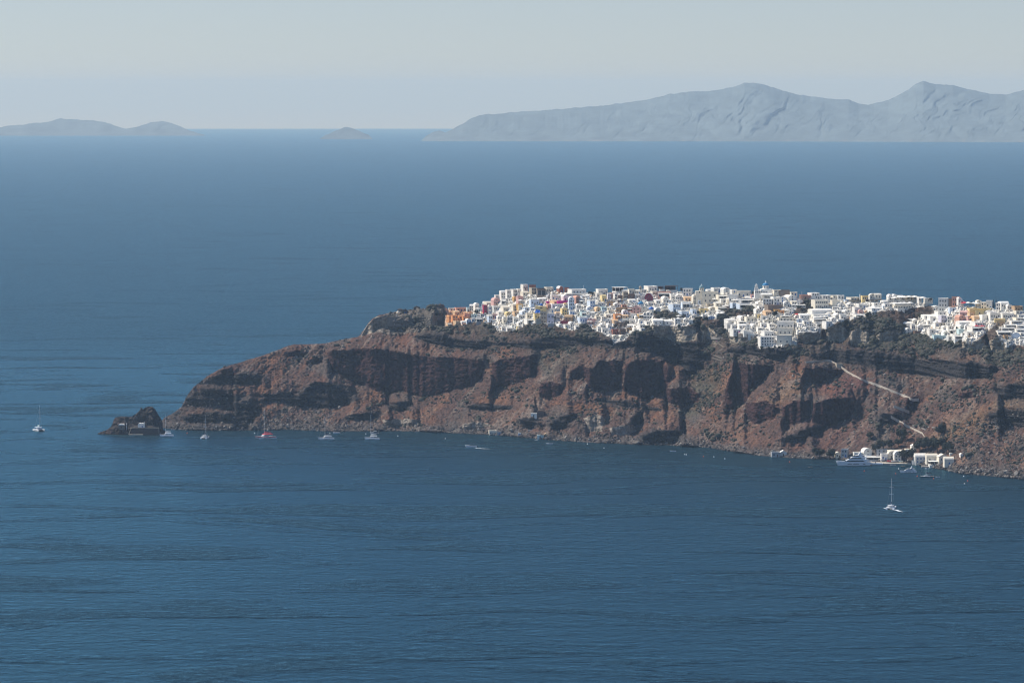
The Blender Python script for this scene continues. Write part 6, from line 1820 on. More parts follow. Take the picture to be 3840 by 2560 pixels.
# yellow church
t, p, k, cx, cz = church(1940, 1060, 7.128, (640, 845), 'yellow church with a small bright blue dome on a white drum')
b = MB(); b.box(cx(538), cx(772), 0, 8, -3, cz(640)); b.obj('nave', M['yellow'], t)
b = MB(); b.box(cx(485), cx(788), 1.0, 6, cz(700), cz(632)); b.obj('transept', M['yellow'], t)
b = MB(); b.prism([(cx(600), cz(690)), (cx(680), cz(690)), (cx(668), cz(668)), (cx(640), cz(655)), (cx(612), cz(668))], -.12, 0); b.obj('arch_window', M['pane'], t)
b = MB(); b.box(cx(615), cx(682), -2.2, -.2, -2, cz(700)); b.obj('porch', M['yellow'], t)
for x in (630, 666):
    link('window', unit('arch', 'pane'), t, (cx(x), -2.2, cz(800)), (0, 0, 0), (.9, 1, 2.0))
dome_part(t, cx(643), 4, cz(636), 47 * k, cz(600) - cz(636), 'deepdome', cross=.8)
mark(2008, 2050, 1138, 1178)
p = ground(2018, 1180)
t = thing('tarpaulin', 'bright blue tarpaulin stretched from the yellow church over the arcade', 'tarpaulin', (p.x, p.y - 1.5, p.z))
b = MB()
vs = []
for i in range(9):
    for j in range(7):
        u, v_ = i / 8, j / 6
        vs.append((-2.0 + 3.8 * u - .9 * v_ * (1 - u) * 2, -.5 - 2.2 * v_, 4.6 - 3.0 * v_ - .5 * math.sin(u * PI * 3 + v_) * v_ + .5 * (1 - u) * (1 - v_)))
b.add(vs, [(i * 7 + j, (i + 1) * 7 + j, (i + 1) * 7 + j + 1, i * 7 + j + 1) for i in range(8) for j in range(6)])
b.obj('sheet', M['tarp'], t)
for x in (-2.4, 1.6):
    b = MB(); b.tube((x, -2.6, -1), (x, -2.6, 1.7), .08); b.obj('pole', M['steel'], t)

# first blue dome
t, p, k, cx, cz = church(2240, 1060, 6.819, (1112, 665), 'white church with the wider of the two clear blue domes')
b = MB(); b.box(cx(1030), cx(1195), 0, 7, -3, cz(612)); b.obj('nave', M['bright'], t)
dome_part(t, cx(1112), 3.4, cz(614), 70 * k, cz(542) - cz(614), 'dome')
mark(2392, 2416, 1126, 1158)
# second dome with the three-arched front
t, p, k, cx, cz = church(2240, 1060, 6.819, (1295, 925), 'white church with a triple rounded gable and the deeper blue dome')
for i, (x0, x1) in enumerate(((1178, 1250), (1250, 1345), (1345, 1418))):
    b = MB()
    m_, r_ = (x0 + x1) / 2, (x1 - x0) / 2
    zt = cz(800 if i != 1 else 795)
    b.prism([(cx(x0), -3), (cx(x1), -3), (cx(x1), zt)] + arc(cx(m_), zt, r_ * k, 0, PI, 10, r_ * k * 1.05)[1:-1] + [(cx(x0), zt)], (0.0, -.15, 0.0)[i], 8)
    b.obj('gable', M['bright'], t)
    link('window', unit('arch', 'pane'), t, (cx(m_), (0.0, -.15, 0.0)[i], cz(822)), (0, 0, 0), (1.5, 1, 1.9))
    for dx in (-.55, .35):
        link('door', unit('arch', 'pane'), t, (cx(m_) + dx * r_ * k, (0.0, -.15, 0.0)[i], cz(908)), (0, 0, 0), (1.0, 1, 1.9))
b = MB(); b.box(cx(1320), cx(1450), 3, 10, -2, cz(745)); b.obj('nave', M['bright'], t)
b = MB()
for x in (1335, 1370, 1405, 1440):
    b.box(cx(x) - .25, cx(x) + .25, 1.6, 2.2, cz(760), cz(690))
b.box(cx(1328), cx(1448), 1.5, 2.3, cz(700), cz(685))
b.obj('belfry', M['bright'], t)
dome_part(t, cx(1386), 6.5, cz(745), 64 * k, cz(680) - cz(745), 'deepdome')
mark(2412, 2454, 1148, 1196)
# grey-domed tower church
t, p, k, cx, cz = church(2540, 1060, 5.806, (472, 475), 'cream church tower with a grey-green dome on the skyline')
b = MB(); b.box(cx(402), cx(545), 0, 9, -3, cz(185)); b.obj('tower', M['cream'], t)
link('window', unit('arch', 'pane'), t, (cx(482), 0, cz(222)), (0, 0, 0), (1.0, 1, 1.9))
dome_part(t, cx(532), 4.6, cz(190), 56 * k, cz(112) - cz(190), 'greydome', 'cream')
mark(2608, 2642, 1070, 1142)
for cx_, r_ in ((610, 60), (705, 62), (800, 60)):
    p = ground(cx_ / 5.806 + 2540, 262 / 5.806 + 1060)
# big church with bell tower
t, p, k, cx, cz = church(2700, 1040, 4.126, (700, 292), 'large white church with a tall bell tower and sky-blue dome')
b = MB(); b.box(cx(536), cx(868), 0, 12, -3, cz(205)); b.obj('nave', M['bright'], t)
for i in range(7):
    link('window', unit('arch', 'pane'), t, (cx(555 + i * 28), 0, cz(238)), (0, 0, 0), (.9, 1, 1.5))
b = MB(); b.box(cx(540), cx(864), -.25, .05, cz(212), cz(206)); b.obj('cornice', M['bright'], t)
b = MB(); b.box(cx(636), cx(800), 1, 11, cz(206), cz(182)); b.obj('clerestory', M['bright'], t)
for x in (608, 652, 770, 815):
    q = MB(); q.lathe([(14 * k * math.cos(PI / 2 * i / 5), cz(196) + 14 * k * math.sin(PI / 2 * i / 5)) for i in range(5)] + [(.03, cz(196) + 14 * k)], cx(x), 3, 0, 14); q.obj('small_dome', M['bright'], t)
dome_part(t, cx(712), 6, cz(184), 51 * k, cz(124) - cz(184), 'dome', cross=.6, rise=.72)
q = MB(); q.lathe([(10 * k, cz(90)), (10 * k, cz(72)), (4 * k, cz(62)), (.05, cz(56))], cx(712), 6, 0, 10); q.obj('lantern', M['bright'], t)
bt = MB(); bt.box(cx(536), cx(592), .6, 2.6, cz(206), cz(200))
for lv, (za, zb, xs) in enumerate(((200, 172, (540, 556, 572, 588)), (166, 140, (547, 564, 581)), (135, 118, (556, 572)))):
    for x in xs:
        bt.box(cx(x) - .35, cx(x) + .35, .8, 2.4, cz(za), cz(zb))
    bt.box(cx(xs[0]) - .55, cx(xs[-1]) + .55, .6, 2.6, cz(zb), cz(zb - 6))
bt.lathe([(.9, cz(112)), (.5, cz(106)), (.1, cz(100))], cx(564), 1.6, 0, 8)
bt.obj('bell_tower', M['bright'], t)
for x, y in ((548, 176), (564, 176), (580, 176), (556, 144), (572, 144)):
    q = MB(); q.lathe([(.05, .75), (.3, .6), (.38, .15), (.45, 0)], cx(x), 1.6, cz(y) - .9, 8); q.obj('bell', M['bark'], t)
mark(2830, 2912, 1050, 1110)
# beige free-standing belfry
p = ground(2401, 1090)
t = thing('bell_tower', 'slim beige bell tower alone on the skyline', 'bell tower', p)
HOUSES.append((t, 2401, 1080, 'bell tower', None, t['label'], 4))
b = MB(); b.box(-1.2, 1.2, 0, 2.4, -3, 3.4); b.obj('shaft', M['beige'], t)
link('window', unit('arch', 'pane'), t, (0, 0, 1.4), (0, 0, 0), (.8, 1, 1.5))
b = MB(); b.lathe([(1.1, 3.4), (.8, 4.1), (.1, 4.7)], 0, 1.2, 0, 10); b.obj('dome', M['beige'], t)
# small bell gable near the crimson house
p = ground(1811, 1153)
t = thing('bell_gable', 'small white bell gable with three openings near the crimson house', 'bell gable', p)
HOUSES.append((t, 1811, 1143, 'bell gable', None, t['label'], 4))
b = MB()
b.box(-1.6, 1.6, 0, .8, -3, 1.6)
for x in (-1.1, 0, 1.1):
    b.box(x - .25, x + .25, .1, .7, 1.6, 3.0)
b.box(-1.6, 1.6, 0, .8, 3.0, 3.4); b.box(-.3, .3, .1, .7, 3.4, 4.4)
b.obj('masonry', M['bright'], t)

# ------------------------------------------------------------------ the castle rock
I_ = lambda x, y: (x / 4.704 + 1340, y / 4.704 + 1130)


def block(name, label, cat, x0, x1, yt, yb, mat, d=3.0, yaw=0, top=None, ox=1340, oy=1130, sc=4.704):
    p = ground((x0 + x1) / 2 / sc + ox, yb / sc + oy)
    k = mpp(p.y) / sc
    t = thing(name, label, cat, p, rad(yaw))
    w, h = (x1 - x0) * k / 2, (yb - yt) * k
    b = MB(); b.box(-w, w, 0, d, -2.5, h, min(.25, w * .1)); b.obj('masonry', M[mat], t)
    if top:
        b = MB(); b.box(-w - .05, w + .05, -.1, .5, h, h + .4); b.obj('coping', M[top], t)
    return t, w, h, p, k


block('castle_wall', 'broad grey stone castle wall below the pink-roofed chapel', 'castle wall', 520, 845, 268, 392, 'slate', 6)
block('castle_wall', 'plain grey castle wall between the rock and the orange quarter', 'castle wall', 1300, 1550, 330, 440, 'darkstone', 4)
t, w, h, p, k = block('castle_ruin', 'ruined tower on the castle rock crowded with visitors', 'ruin', 1410, 1525, 62, 112, 'darkstone', 6)
b = MB()
for i in range(6):
    b.box(-w + i * w / 3, -w + i * w / 3 + w / 5, 0, .6, h - .2, h + .5)
b.obj('broken_parapet', M['stone'], t)
t, w, h, p, k = block('castle_ruin', 'low ruined house with an arch beside the chapel on the castle rock', 'ruin', 700, 805, 150, 222, 'stone', 4)
b = MB(); b.prism(arc(0, h, w * .9, 0, PI, 10, h * .3), 0, 3.5); b.obj('vault', M['stone'], t)
t, w, h, p, k = block('castle_ruin', 'dark gabled ruin next to the low arched ruin', 'ruin', 805, 890, 165, 222, 'darkstone', 4)
b = MB(); b.prism([(-w, h - .05), (w, h - .05), (0, h + 2.0)], 0, 4); b.obj('gable', M['darkstone'], t)
for x in (-.8, .8):
    link('window', unit('rect', 'bluewood'), t, (x, 0, .4), (0, 0, 0), (.7, 1, 1.6))
block('castle_wall', 'long low parapet wall along the castle skyline', 'castle wall', 940, 1200, 138, 185, 'stone', 2)
t, w, h, p, k = block('castle_ruin', 'small ruined store with stone pillars under the castle rock', 'ruin', 1222, 1395, 440, 486, 'stone', 4)
for x in (-.95, .95):
    b = MB(); b.box(x * w - .4, x * w + .4, -.5, .4, -1, h + 2.0); b.obj('pillar', M['slate'], t)
# chapel with pale dome and terrace
p = ground(*I_(690, 275))
k = mpp(p.y) / 4.704
t = thing('chapel', 'small pinkish chapel with a pale dome and walled terrace on the castle rock', 'chapel', p)
b = MB(); b.box(-1 * k * 5, 90 * k, 0, 4.5, -2, 70 * k); b.obj('wall', M['apricot'], t)
b = MB(); b.lathe([(28 * k * math.cos(PI / 2 * i / 7), 70 * k + 34 * k * math.sin(PI / 2 * i / 7)) for i in range(7)] + [(.05, 104 * k)], 25 * k, 2.2, 0, 18); b.obj('dome', M['cream'], t, smooth=True)
b = MB(); b.box(-120 * k, 2 * k, -2.0, -1.5, -1.5, 12 * k); b.box(-122 * k, -112 * k, -2, 3, -1.5, 50 * k); b.box(-120 * k, 0, 2.6, 3.1, -1.5, 48 * k); b.obj('terrace_parapet', M['cream'], t)
b = MB(); b.box(-8 * k, 8 * k, -.3, 0, -1, 55 * k); b.obj('pilaster', M['cream'], t)
for x, y0, y1, lab in ((655, 300, 402, 'thin pale post in front of the broad castle wall'), (1390, 372, 432, 'short pale post above the ruined store'), (1212, 300, 330, 'tiny pale post on the castle slope')):
    p = ground(*I_(x, y1)); k = mpp(p.y) / 4.704
    t = thing('post', lab, 'post', (p.x, p.y - .5, p.z))
    b = MB(); b.box(-.35, .35, -.35, .35, -1, (y1 - y0) * k, .05); b.obj('shaft', M['concrete'], t)
p, q_ = ground(*I_(1532, 480)), ground(*I_(1582, 305))
t = thing('retaining_rail', 'slanting pale wall edge between castle rock and orange quarter', 'wall', p)
b = MB(); b.tube((0, 0, -.5), (q_.x - p.x, q_.y - p.y - .8, q_.z - p.z), .45, .45, 6); b.obj('kerb', M['concrete'], t)


def standing_mesh():
    me = bpy.data.meshes.new('person')
    pts = [(0, 0, .95), (0, 0, 1.2), (0, 0, 1.42), (0, 0, 1.5), (0, 0, 1.66), (.19, 0, 1.42), (.25, .02, 1.12), (.25, -.06, .86), (-.19, 0, 1.42), (-.25, .02, 1.12), (-.25, -.06, .86),
           (.1, 0, .9), (.11, -.02, .5), (.11, .02, .06), (-.1, 0, .9), (-.11, -.02, .5), (-.11, .02, .06)]
    ed = [(0, 1), (1, 2), (2, 3), (3, 4), (2, 5), (5, 6), (6, 7), (2, 8), (8, 9), (9, 10), (0, 11), (11, 12), (12, 13), (0, 14), (14, 15), (15, 16)]
    rr = [.15, .14, .16, .06, .11, .06, .05, .04, .06, .05, .04, .10, .07, .05, .10, .07, .05]
    me.from_pydata(pts, ed, [])
    o = link('person_form', me)
    o.modifiers.new('skin', 'SKIN')
    for i, r in enumerate(rr):
        o.data.skin_vertices[0].data[i].radius = (r, r)
    o.data.skin_vertices[0].data[0].use_root = True
    s = o.modifiers.new('sub', 'SUBSURF'); s.levels = s.render_levels = 1
    out = bpy.data.meshes.new_from_object(o.evaluated_get(bpy.context.evaluated_depsgraph_get()))
    bpy.data.objects.remove(o)
    return out


STAND = []
base_ = standing_mesh()
for i, cm in enumerate(('white', 'cloth', 'rose', 'beige')):
    me = base_.copy()
    me.name = 'person'
    me.materials.clear()
    me.materials.append(M['skin']); me.materials.append(M[cm])
    for pl in me.polygons:
        pl.material_index = 1 if .2 < pl.center.z < 1.43 else 0
        pl.use_smooth = True
    STAND.append(me)
hairm = MB(); hairm.lathe([(.02, 1.80), (.09, 1.77), (.125, 1.68), (.11, 1.60)], 0, .015, 0, 10)
HAIR = hairm.mesh('hair', M['brownwood'], True)
for i in range(26):
    if i < 17:
        x, y = I_(1378 + i * 9, 78 + random.uniform(-3, 5))
        lab = 'visitor standing on top of the castle rock'
        gname = 'visitors on the castle rock'
    else:
        x, y = I_(1085 + (i - 17) * 14, 150)
        lab = 'visitor standing along the low castle parapet'
        gname = 'visitors along the castle parapet'
    p = ground(x, y)
    o = link('person', STAND[i % 4], None, (p.x, p.y - .4 if i >= 17 else p.y, p.z + .1), (0, 0, random.uniform(-2, 2)))
    tag(o, lab, 'person', gname)
    link('hair', HAIR, o)

# ------------------------------------------------------------------ lonely buildings on the slope and the shore
table(1700, 1580, 4.704, [
    (628, 770, 160, 242, 'F', 'cream', 3, 1, 6, L_('crumbling cream house alone on the shore', win='a')), (770, 848, 178, 242, 'F', 'grey', 1, 1, 0, L_('grey lean-to with a blue door joined to the crumbling cream house', wood='bluewood')),
    (1142, 1192, 198, 248, 'F', 'blue', 1, 1, 0, L_('tiny boathouse with a bright blue door by the purple slide', wood='bluewood')), (1480, 1660, 240, 306, 'F', 'turquoise', 2, 1, 0, L_('low turquoise-fenced waterside shack', door=False)),
    (1600, 1662, 212, 250, 'G', 'apricot', 0, 1, 0, L_('tiny terracotta-roofed gable behind the waterside shack', door=False)), (1375, 1470, 225, 268, 'F', 'brown', 1, 1, 0, L_('dark cave store with a pale lintel near the waterside shack', door=False)),
    (1315, 1390, 150, 195, 'F', 'grey', 1, 1, 0, L_('small ruined grey hut up the slope above the waterside shack', door=False)),
], reg=False, sink=1.5)
house(1990, 2013, 1549, 1564, 'F', 'bright', 1, 1, -4, 'white low house under a dark roof alone halfway up the slope', reg=False, sink=1.5)
house(2013, 2040, 1541, 1563, 'F', 'brown', 2, 1, -4, 'dark lean-to beside the white house alone halfway up the slope', reg=False, sink=1.5)
house(2893, 2925, 1694, 1714, 'F', 'grey', 2, 1, 4, 'grey ruined house by the water west of the shore trees', reg=False, sink=1.5)
house(2925, 2951, 1689, 1711, 'G', 'pale', 1, 1, 4, 'pale gabled end of the ruined house west of the shore trees', reg=False, sink=1.5)
house(3136, 3160, 1363, 1379, 'F', 'beige', 0, 0, 8, 'beige square stone block at the top of the mule path', reg=False, sink=1.5, name='cistern', cat='cistern')
# unfinished concrete frame house in the pumice cliff
p = ground(3283, 1264)
t = thing('unfinished_house', 'unfinished two-storey concrete frame house set between the pumice cliffs', 'building', p, rad(-4))
k = mpp(p.y)
for z in (0, 11.5, 24.5):
    b = MB(); b.box(-20 * k, 20 * k, -.6, 6, z * k - .2, z * k + .25); b.obj('slab', M['concrete'], t)
for z in (0, 12):
    for x in (-18, -6, 6, 18):
        b = MB(); b.box(x * k - .22, x * k + .22, -.3, .1, z * k + .2, (z + 12) * k - .1); b.obj('column', M['concrete'], t)
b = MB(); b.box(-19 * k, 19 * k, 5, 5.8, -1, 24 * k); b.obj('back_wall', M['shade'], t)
p = ground(1530, 1215)

# harbour: quay, stairs, beached boats
p = ground(3370, 1737)
q0 = on_sea(3370, 1741)
b = MB(); b.box(-27, 27, 0, 14, -2, .9, .2)
tag(b.obj('quay', M['pathstone'], None, (q0.x - 1, q0.y + .2, q0.z)), 'pale stone quay in front of the little harbour houses', 'quay')
q0 = on_sea(3493, 1752)
b = MB(); b.box(-8, 14, 0, 6, -2, .7, .2)
tag(b.obj('quay', M['concrete'], None, (q0.x, q0.y + .3, q0.z)), 'low concrete landing below the pergola house', 'quay')


def beached(px, py, rz, label, mat, L=4.2):
    p = ground(px, py)
    t = thing('rowing_boat', label, 'rowing boat', (p.x, p.y - 1.5, max(p.z, 1.2)), rz, 'boats pulled up on the quay')
    hull_mesh(L, L * .38, L * .2, L * .15, None, 0, 0, False).obj('hull', [M[mat], M['teak'], M[mat]], t)
    q = MB(); q.box(-L * .1, L * .02, -L * .17, L * .17, L * .13, L * .17); q.obj('thwart', M['teak'], t)


beached(3335, 1733, rad(170), 'red rowing boat pulled up on the harbour quay', 'redhull', 4.6)
beached(3350, 1733, rad(10), 'white rowing boat pulled up next to the red one', 'gel')
beached(3377, 1738, rad(165), 'green rowing boat at the edge of the quay tree shade', 'turquoise', 3.8)
beached(3310, 1728, rad(15), 'white boat lying under the blue-doored harbour house', 'gel', 4.0)

# ------------------------------------------------------------------ parasols on the terraces
cano = MB()
cano.lathe([(1.75, 2.25), (1.72, 2.33), (.05, 3.05)], seg=8)
PCAN = {'canvas': cano.mesh('canopy', M['canvas']), 'red': cano.mesh('canopy', M['redcanvas']), 'ochre': cano.mesh('canopy', M['ochre'])}
q = MB(); q.tube((0, 0, -1.5), (0, 0, 2.9), .05); PPOL = q.mesh('pole', M['steel'])


def parasol(px, py, label, s=1.0, c='canvas'):
    p = ground(px, py)
    t = thing('parasol', label, 'parasol', (p.x, p.y - 1.6, p.z + .2), 0, 'parasols on the village terraces')
    t.scale = (s * 1.25, s * 1.25, s)
    link('canopy', PCAN[c], t)
    link('pole', PPOL, t)


T_ = lambda ox, oy, sc, x, y: (x / sc + ox, y / sc + oy)
UP = [(1400, 350), (1530, 335), (1640, 335), (1750, 325), (1890, 325), (2090, 350)]
for (x, y), lab in zip(UP, ('first', 'second', 'third', 'fourth', 'fifth', 'sixth')):
    parasol(*T_(3140, 1080, 6.533, x, y), f'large white parasol, {lab} from the stairs in the upper restaurant row', 1.7)
for (x, y), lab in zip(((1430, 480), (1540, 478), (1640, 474), (1770, 470)), ('first', 'second', 'third', 'fourth')):
    parasol(*T_(3140, 1080, 6.533, x, y), f'large white parasol, {lab} in the lower restaurant row', 1.6)
for ox, oy, sc, x, y, s, c, lab in (
        (1640, 1060, 7.35, 1850, 590, 1.3, 'canvas', 'white parasol on the terrace below the mansion'), (1640, 1060, 7.35, 1315, 770, 1.0, 'canvas', 'white parasol in front of the crimson house'),
        (1640, 1060, 7.35, 2290, 580, 1.3, 'canvas', 'white parasol beside the ochre arched house'), (1640, 1060, 7.35, 1110, 790, 1.1, 'canvas', 'white parasol by the small dark tree of the western quarter'),
        (1940, 1060, 7.128, 80, 560, 1.3, 'canvas', 'white parasol on the ochre terrace left of the blue arched house'), (1940, 1060, 7.128, 330, 545, 1.2, 'canvas', 'white parasol over the golden terrace wall'),
        (1940, 1060, 7.128, 1270, 640, 1.2, 'ochre', 'ochre parasol beside the tall narrow white-blue house'), (1940, 1060, 7.128, 190, 740, 1.1, 'canvas', 'white parasol left of the yellow church'),
        (1940, 1060, 7.128, 1900, 1100, .9, 'canvas', 'white parasol on the rose terrace, left of a pair'), (1940, 1060, 7.128, 1970, 1100, .9, 'canvas', 'white parasol on the rose terrace, right of a pair'),
        (1940, 1060, 7.128, 1720, 560, 1.0, 'canvas', 'white parasol behind the grey gabled house'), (1940, 1060, 7.128, 1900, 830, 1.1, 'canvas', 'white parasol near the turquoise terrace'),
        (2240, 1060, 6.819, 565, 510, 1.2, 'canvas', 'white parasol under the dark brown stone house'), (2240, 1060, 6.819, 635, 1265, 1.0, 'canvas', 'white parasol on the brown ruined terraces'),
        (2240, 1060, 6.819, 1150, 890, 1.0, 'canvas', 'white parasol beside the triple-gabled church'), (2240, 1060, 6.819, 2080, 925, 1.2, 'canvas', 'white parasol on top of the cliff-ledge cube house'),
        (2240, 1060, 6.819, 860, 680, 1.1, 'canvas', 'white parasol left of the pink pediment'), (2240, 1060, 6.819, 550, 930, 1.0, 'canvas', 'white parasol in front of the orange gateway house'),
        (2540, 1060, 5.806, 812, 420, 1.2, 'canvas', 'white parasol below the huge cream hall'), (2540, 1060, 5.806, 865, 500, 1.2, 'canvas', 'white parasol on the middle cream step'),
        (2540, 1060, 5.806, 895, 665, 1.1, 'canvas', 'white parasol next to the half-round windows'), (2540, 1060, 5.806, 880, 745, 1.4, 'canvas', 'white parasol at the gully edge, left of the thin palm'),
        (2540, 1060, 5.806, 965, 745, 1.4, 'canvas', 'white parasol at the gully edge, right of the thin palm'), (2540, 1060, 5.806, 1232, 450, 1.3, 'canvas', 'white parasol left of the hotel steps, first of two'),
        (2540, 1060, 5.806, 1300, 448, 1.3, 'canvas', 'white parasol left of the hotel steps, second of two'), (2540, 1060, 5.806, 30, 790, 1.2, 'canvas', 'white parasol above the lone cliff-edge gable house'),
        (2840, 1060, 7.128, 150, 420, 1.5, 'canvas', 'white parasol in front of the church restaurant, first of three'), (2840, 1060, 7.128, 240, 420, 1.5, 'canvas', 'white parasol in front of the church restaurant, second of three'),
        (2840, 1060, 7.128, 340, 420, 1.5, 'canvas', 'white parasol in front of the church restaurant, third of three'), (2840, 1060, 7.128, 790, 810, 1.2, 'canvas', 'white parasol in the shaded court by the small orange house'),
        (2840, 1060, 7.128, 1060, 935, 1.3, 'red', 'pale red parasol on the cliff-edge terraces'), (2840, 1060, 7.128, 1560, 1010, 1.3, 'canvas', 'white parasol at the cliff-edge restaurant, first of three'),
        (2840, 1060, 7.128, 1680, 1005, 1.3, 'canvas', 'white parasol at the cliff-edge restaurant, second of three'), (2840, 1060, 7.128, 1800, 1000, 1.3, 'canvas', 'white parasol at the cliff-edge restaurant, third of three'),
        (3480, 1080, 6.533, 890, 470, 1.6, 'red', 'red parasol at the umbrella restaurant past the orange arcade'), (3480, 1080, 6.533, 980, 470, 1.6, 'canvas', 'cream parasol next to the red one past the orange arcade'),
        (3480, 1080, 6.533, 1110, 470, 1.5, 'canvas', 'cream parasol beside the feathery palm'), (3480, 1080, 6.533, 1190, 485, 1.6, 'canvas', 'broad cream parasol left of the low-arched white house'),
        (3480, 1080, 6.533, 150, 540, 1.4, 'canvas', 'cream parasol left of the arcaded hotel'), (3480, 1080, 6.533, 250, 1120, 1.3, 'canvas', 'white parasol on the lower terrace with a peaked top'),
        (3480, 1080, 6.533, 1190, 1010, 1.2, 'red', 'red parasol at the pink-awning hotel, left one'), (3480, 1080, 6.533, 1320, 1010, 1.2, 'red', 'red parasol at the pink-awning hotel, right one'),
        (3480, 1080, 6.533, 560, 1110, 1.1, 'canvas', 'white parasol above the low modern terrace'), (3480, 1080, 6.533, 1040, 800, 1.0, 'ochre', 'ochre parasol in the pink court')):
    parasol(*T_(ox, oy, sc, x, y), lab, s, c)
# bougainvillea on the white house
for x, y, r, lab in ((1350, 1092, 9, 'magenta bougainvillea spilling over a white cliff-edge house'), (850, 1295, 5, 'small magenta bougainvillea by the zigzag footpath')):
    p = ground(x / 5.806 + 2540, y / 5.806 + 1060)
    t = thing('bougainvillea', lab, 'plant', (p.x, p.y - 1.2, p.z))
    s = r * mpp(p.y) / 3.0
    leaf_crown(0, 0, .8, 1.6 * s, 1.2 * s, 1.0 * s, 160, .28, int(x), 5).obj('blossom', M['flower'], t)
# masts on the skyline
for px, py, h, lab in ((2188, 1086, 3.6, 'white mast on the very long skyline building'), (3007, 1108, 3.4, 'thin pale mast beside the salmon brick house'), (3225, 1122, 4.2, 'short stout white column on the eastern skyline')):
    p = ground(px, py)
    t = thing('mast', lab, 'mast', (p.x, p.y + 1, p.z + .5))
    b = MB(); b.tube((0, 0, -3), (0, 0, h), .16 if h < 4 else .45, .1 if h < 4 else .45); b.obj('pole', M['alu'], t)
    b = MB(); b.box(-.5, .5, -.05, .05, h - .6, h - .5); b.obj('crossbar', M['alu'], t)

# stairs between the houses
def stairs(pts, label, w=1.6, mat='bright'):
    strip('staircase', pts, w, -2.5, .35, M[mat], label, None, 'staircase', .5)


stairs([(2386, 1246), (2420, 1228), (2440, 1208), (2452, 1186), (2476, 1172)], 'long white stairway climbing past the cliff-ledge cave houses')
stairs([(2716, 1192), (2726, 1168), (2738, 1156)], 'white stairway along the edge of the red gully')
stairs([(2812, 1152), (2822, 1132), (2832, 1118)], 'dark-edged white stairway beside the hotel steps')
stairs([(2400, 1160), (2412, 1142), (2424, 1124)], 'white stairway rising from the blue dome to the maroon vaulted house')
stairs([(3270, 1160), (3290, 1146), (3310, 1132), (3330, 1126)], 'broad pale stairway climbing to the restaurant parasols', 2.2, 'pale')
stairs([(3688, 1240), (3706, 1222), (3722, 1204)], 'pale stairway beside the pink-awning hotel', 1.6)
stairs([(3730, 1252), (3750, 1230), (3775, 1208), (3800, 1186)], 'white stairway up the edge of the stepped white hotel', 1.8)
stairs([(2916, 1216), (2904, 1232), (2896, 1246)], 'dark-sided stairway cutting down behind the cliff-hanging block', 1.6, 'pale')
stairs([(1920, 1242), (1945, 1228), (1962, 1212)], 'curved white stairway at the lowest western houses')
stairs([(2290, 1252), (2310, 1230), (2332, 1206), (2356, 1194)], 'white stairway round the dark rock wedge')

# ------------------------------------------------------------------ houses between the ones above, then the smallest as one mass
def in_village(px, py):
    X1, Y1 = np.array([px]), np.array([py])
    return bool(in_poly(VILLAGE, X1, Y1)[0]) and not any(in_poly(g, X1, Y1)[0] for g in GAPS)


n_hand = len(HOUSES)
fill = random.Random(21)
tries = 0
while len(HOUSES) < 345 and tries < 9000:
    tries += 1
    w_, h_ = fill.uniform(15, 30), fill.uniform(10, 16)
    px, pb = fill.uniform(1690, 3838), fill.uniform(1085, 1300)
    if pb - h_ < float(ridge(px)) - 9 or not in_village(px, pb) or not in_village(px, pb - h_ * .6):
        continue
    if covered(px - w_ / 2, px + w_ / 2, pb - h_, pb) > .22 - .1 * (tries < 2500):
        continue
    u = fill.random()
    if px < 1770:
        colr = fill.choice(['orange', 'apricot', 'salmon', 'cream'])
    elif px < 2260:
        colr = 'white' if u < .38 else fill.choice(['bright', 'cream', 'cream', 'pale', 'yellow', 'blue', 'blue', 'apricot', 'rose', 'lavender', 'bright'])
    elif px < 2560:
        colr = 'white' if u < .6 else fill.choice(['bright', 'cream', 'pale', 'blue', 'apricot', 'salmon'])
    else:
        colr = 'white' if u < .55 else fill.choice(['bright', 'cream', 'cream', 'pale', 'beige'])
    kind = fill.choice('FFFVVVSSST') if h_ < 14 else fill.choice('FVVSG')
    house(px - w_ / 2, px + w_ / 2, pb - h_, pb, kind, colr, fill.choice([2, 2, 3, 3, 4]) if w_ > 19 else fill.choice([1, 2, 2]), 1, fill.uniform(-14, 20),
          win=fill.choice('rra'), wood=fill.choice(['pane', 'pane', 'pane', 'bluewood', 'brownwood']))

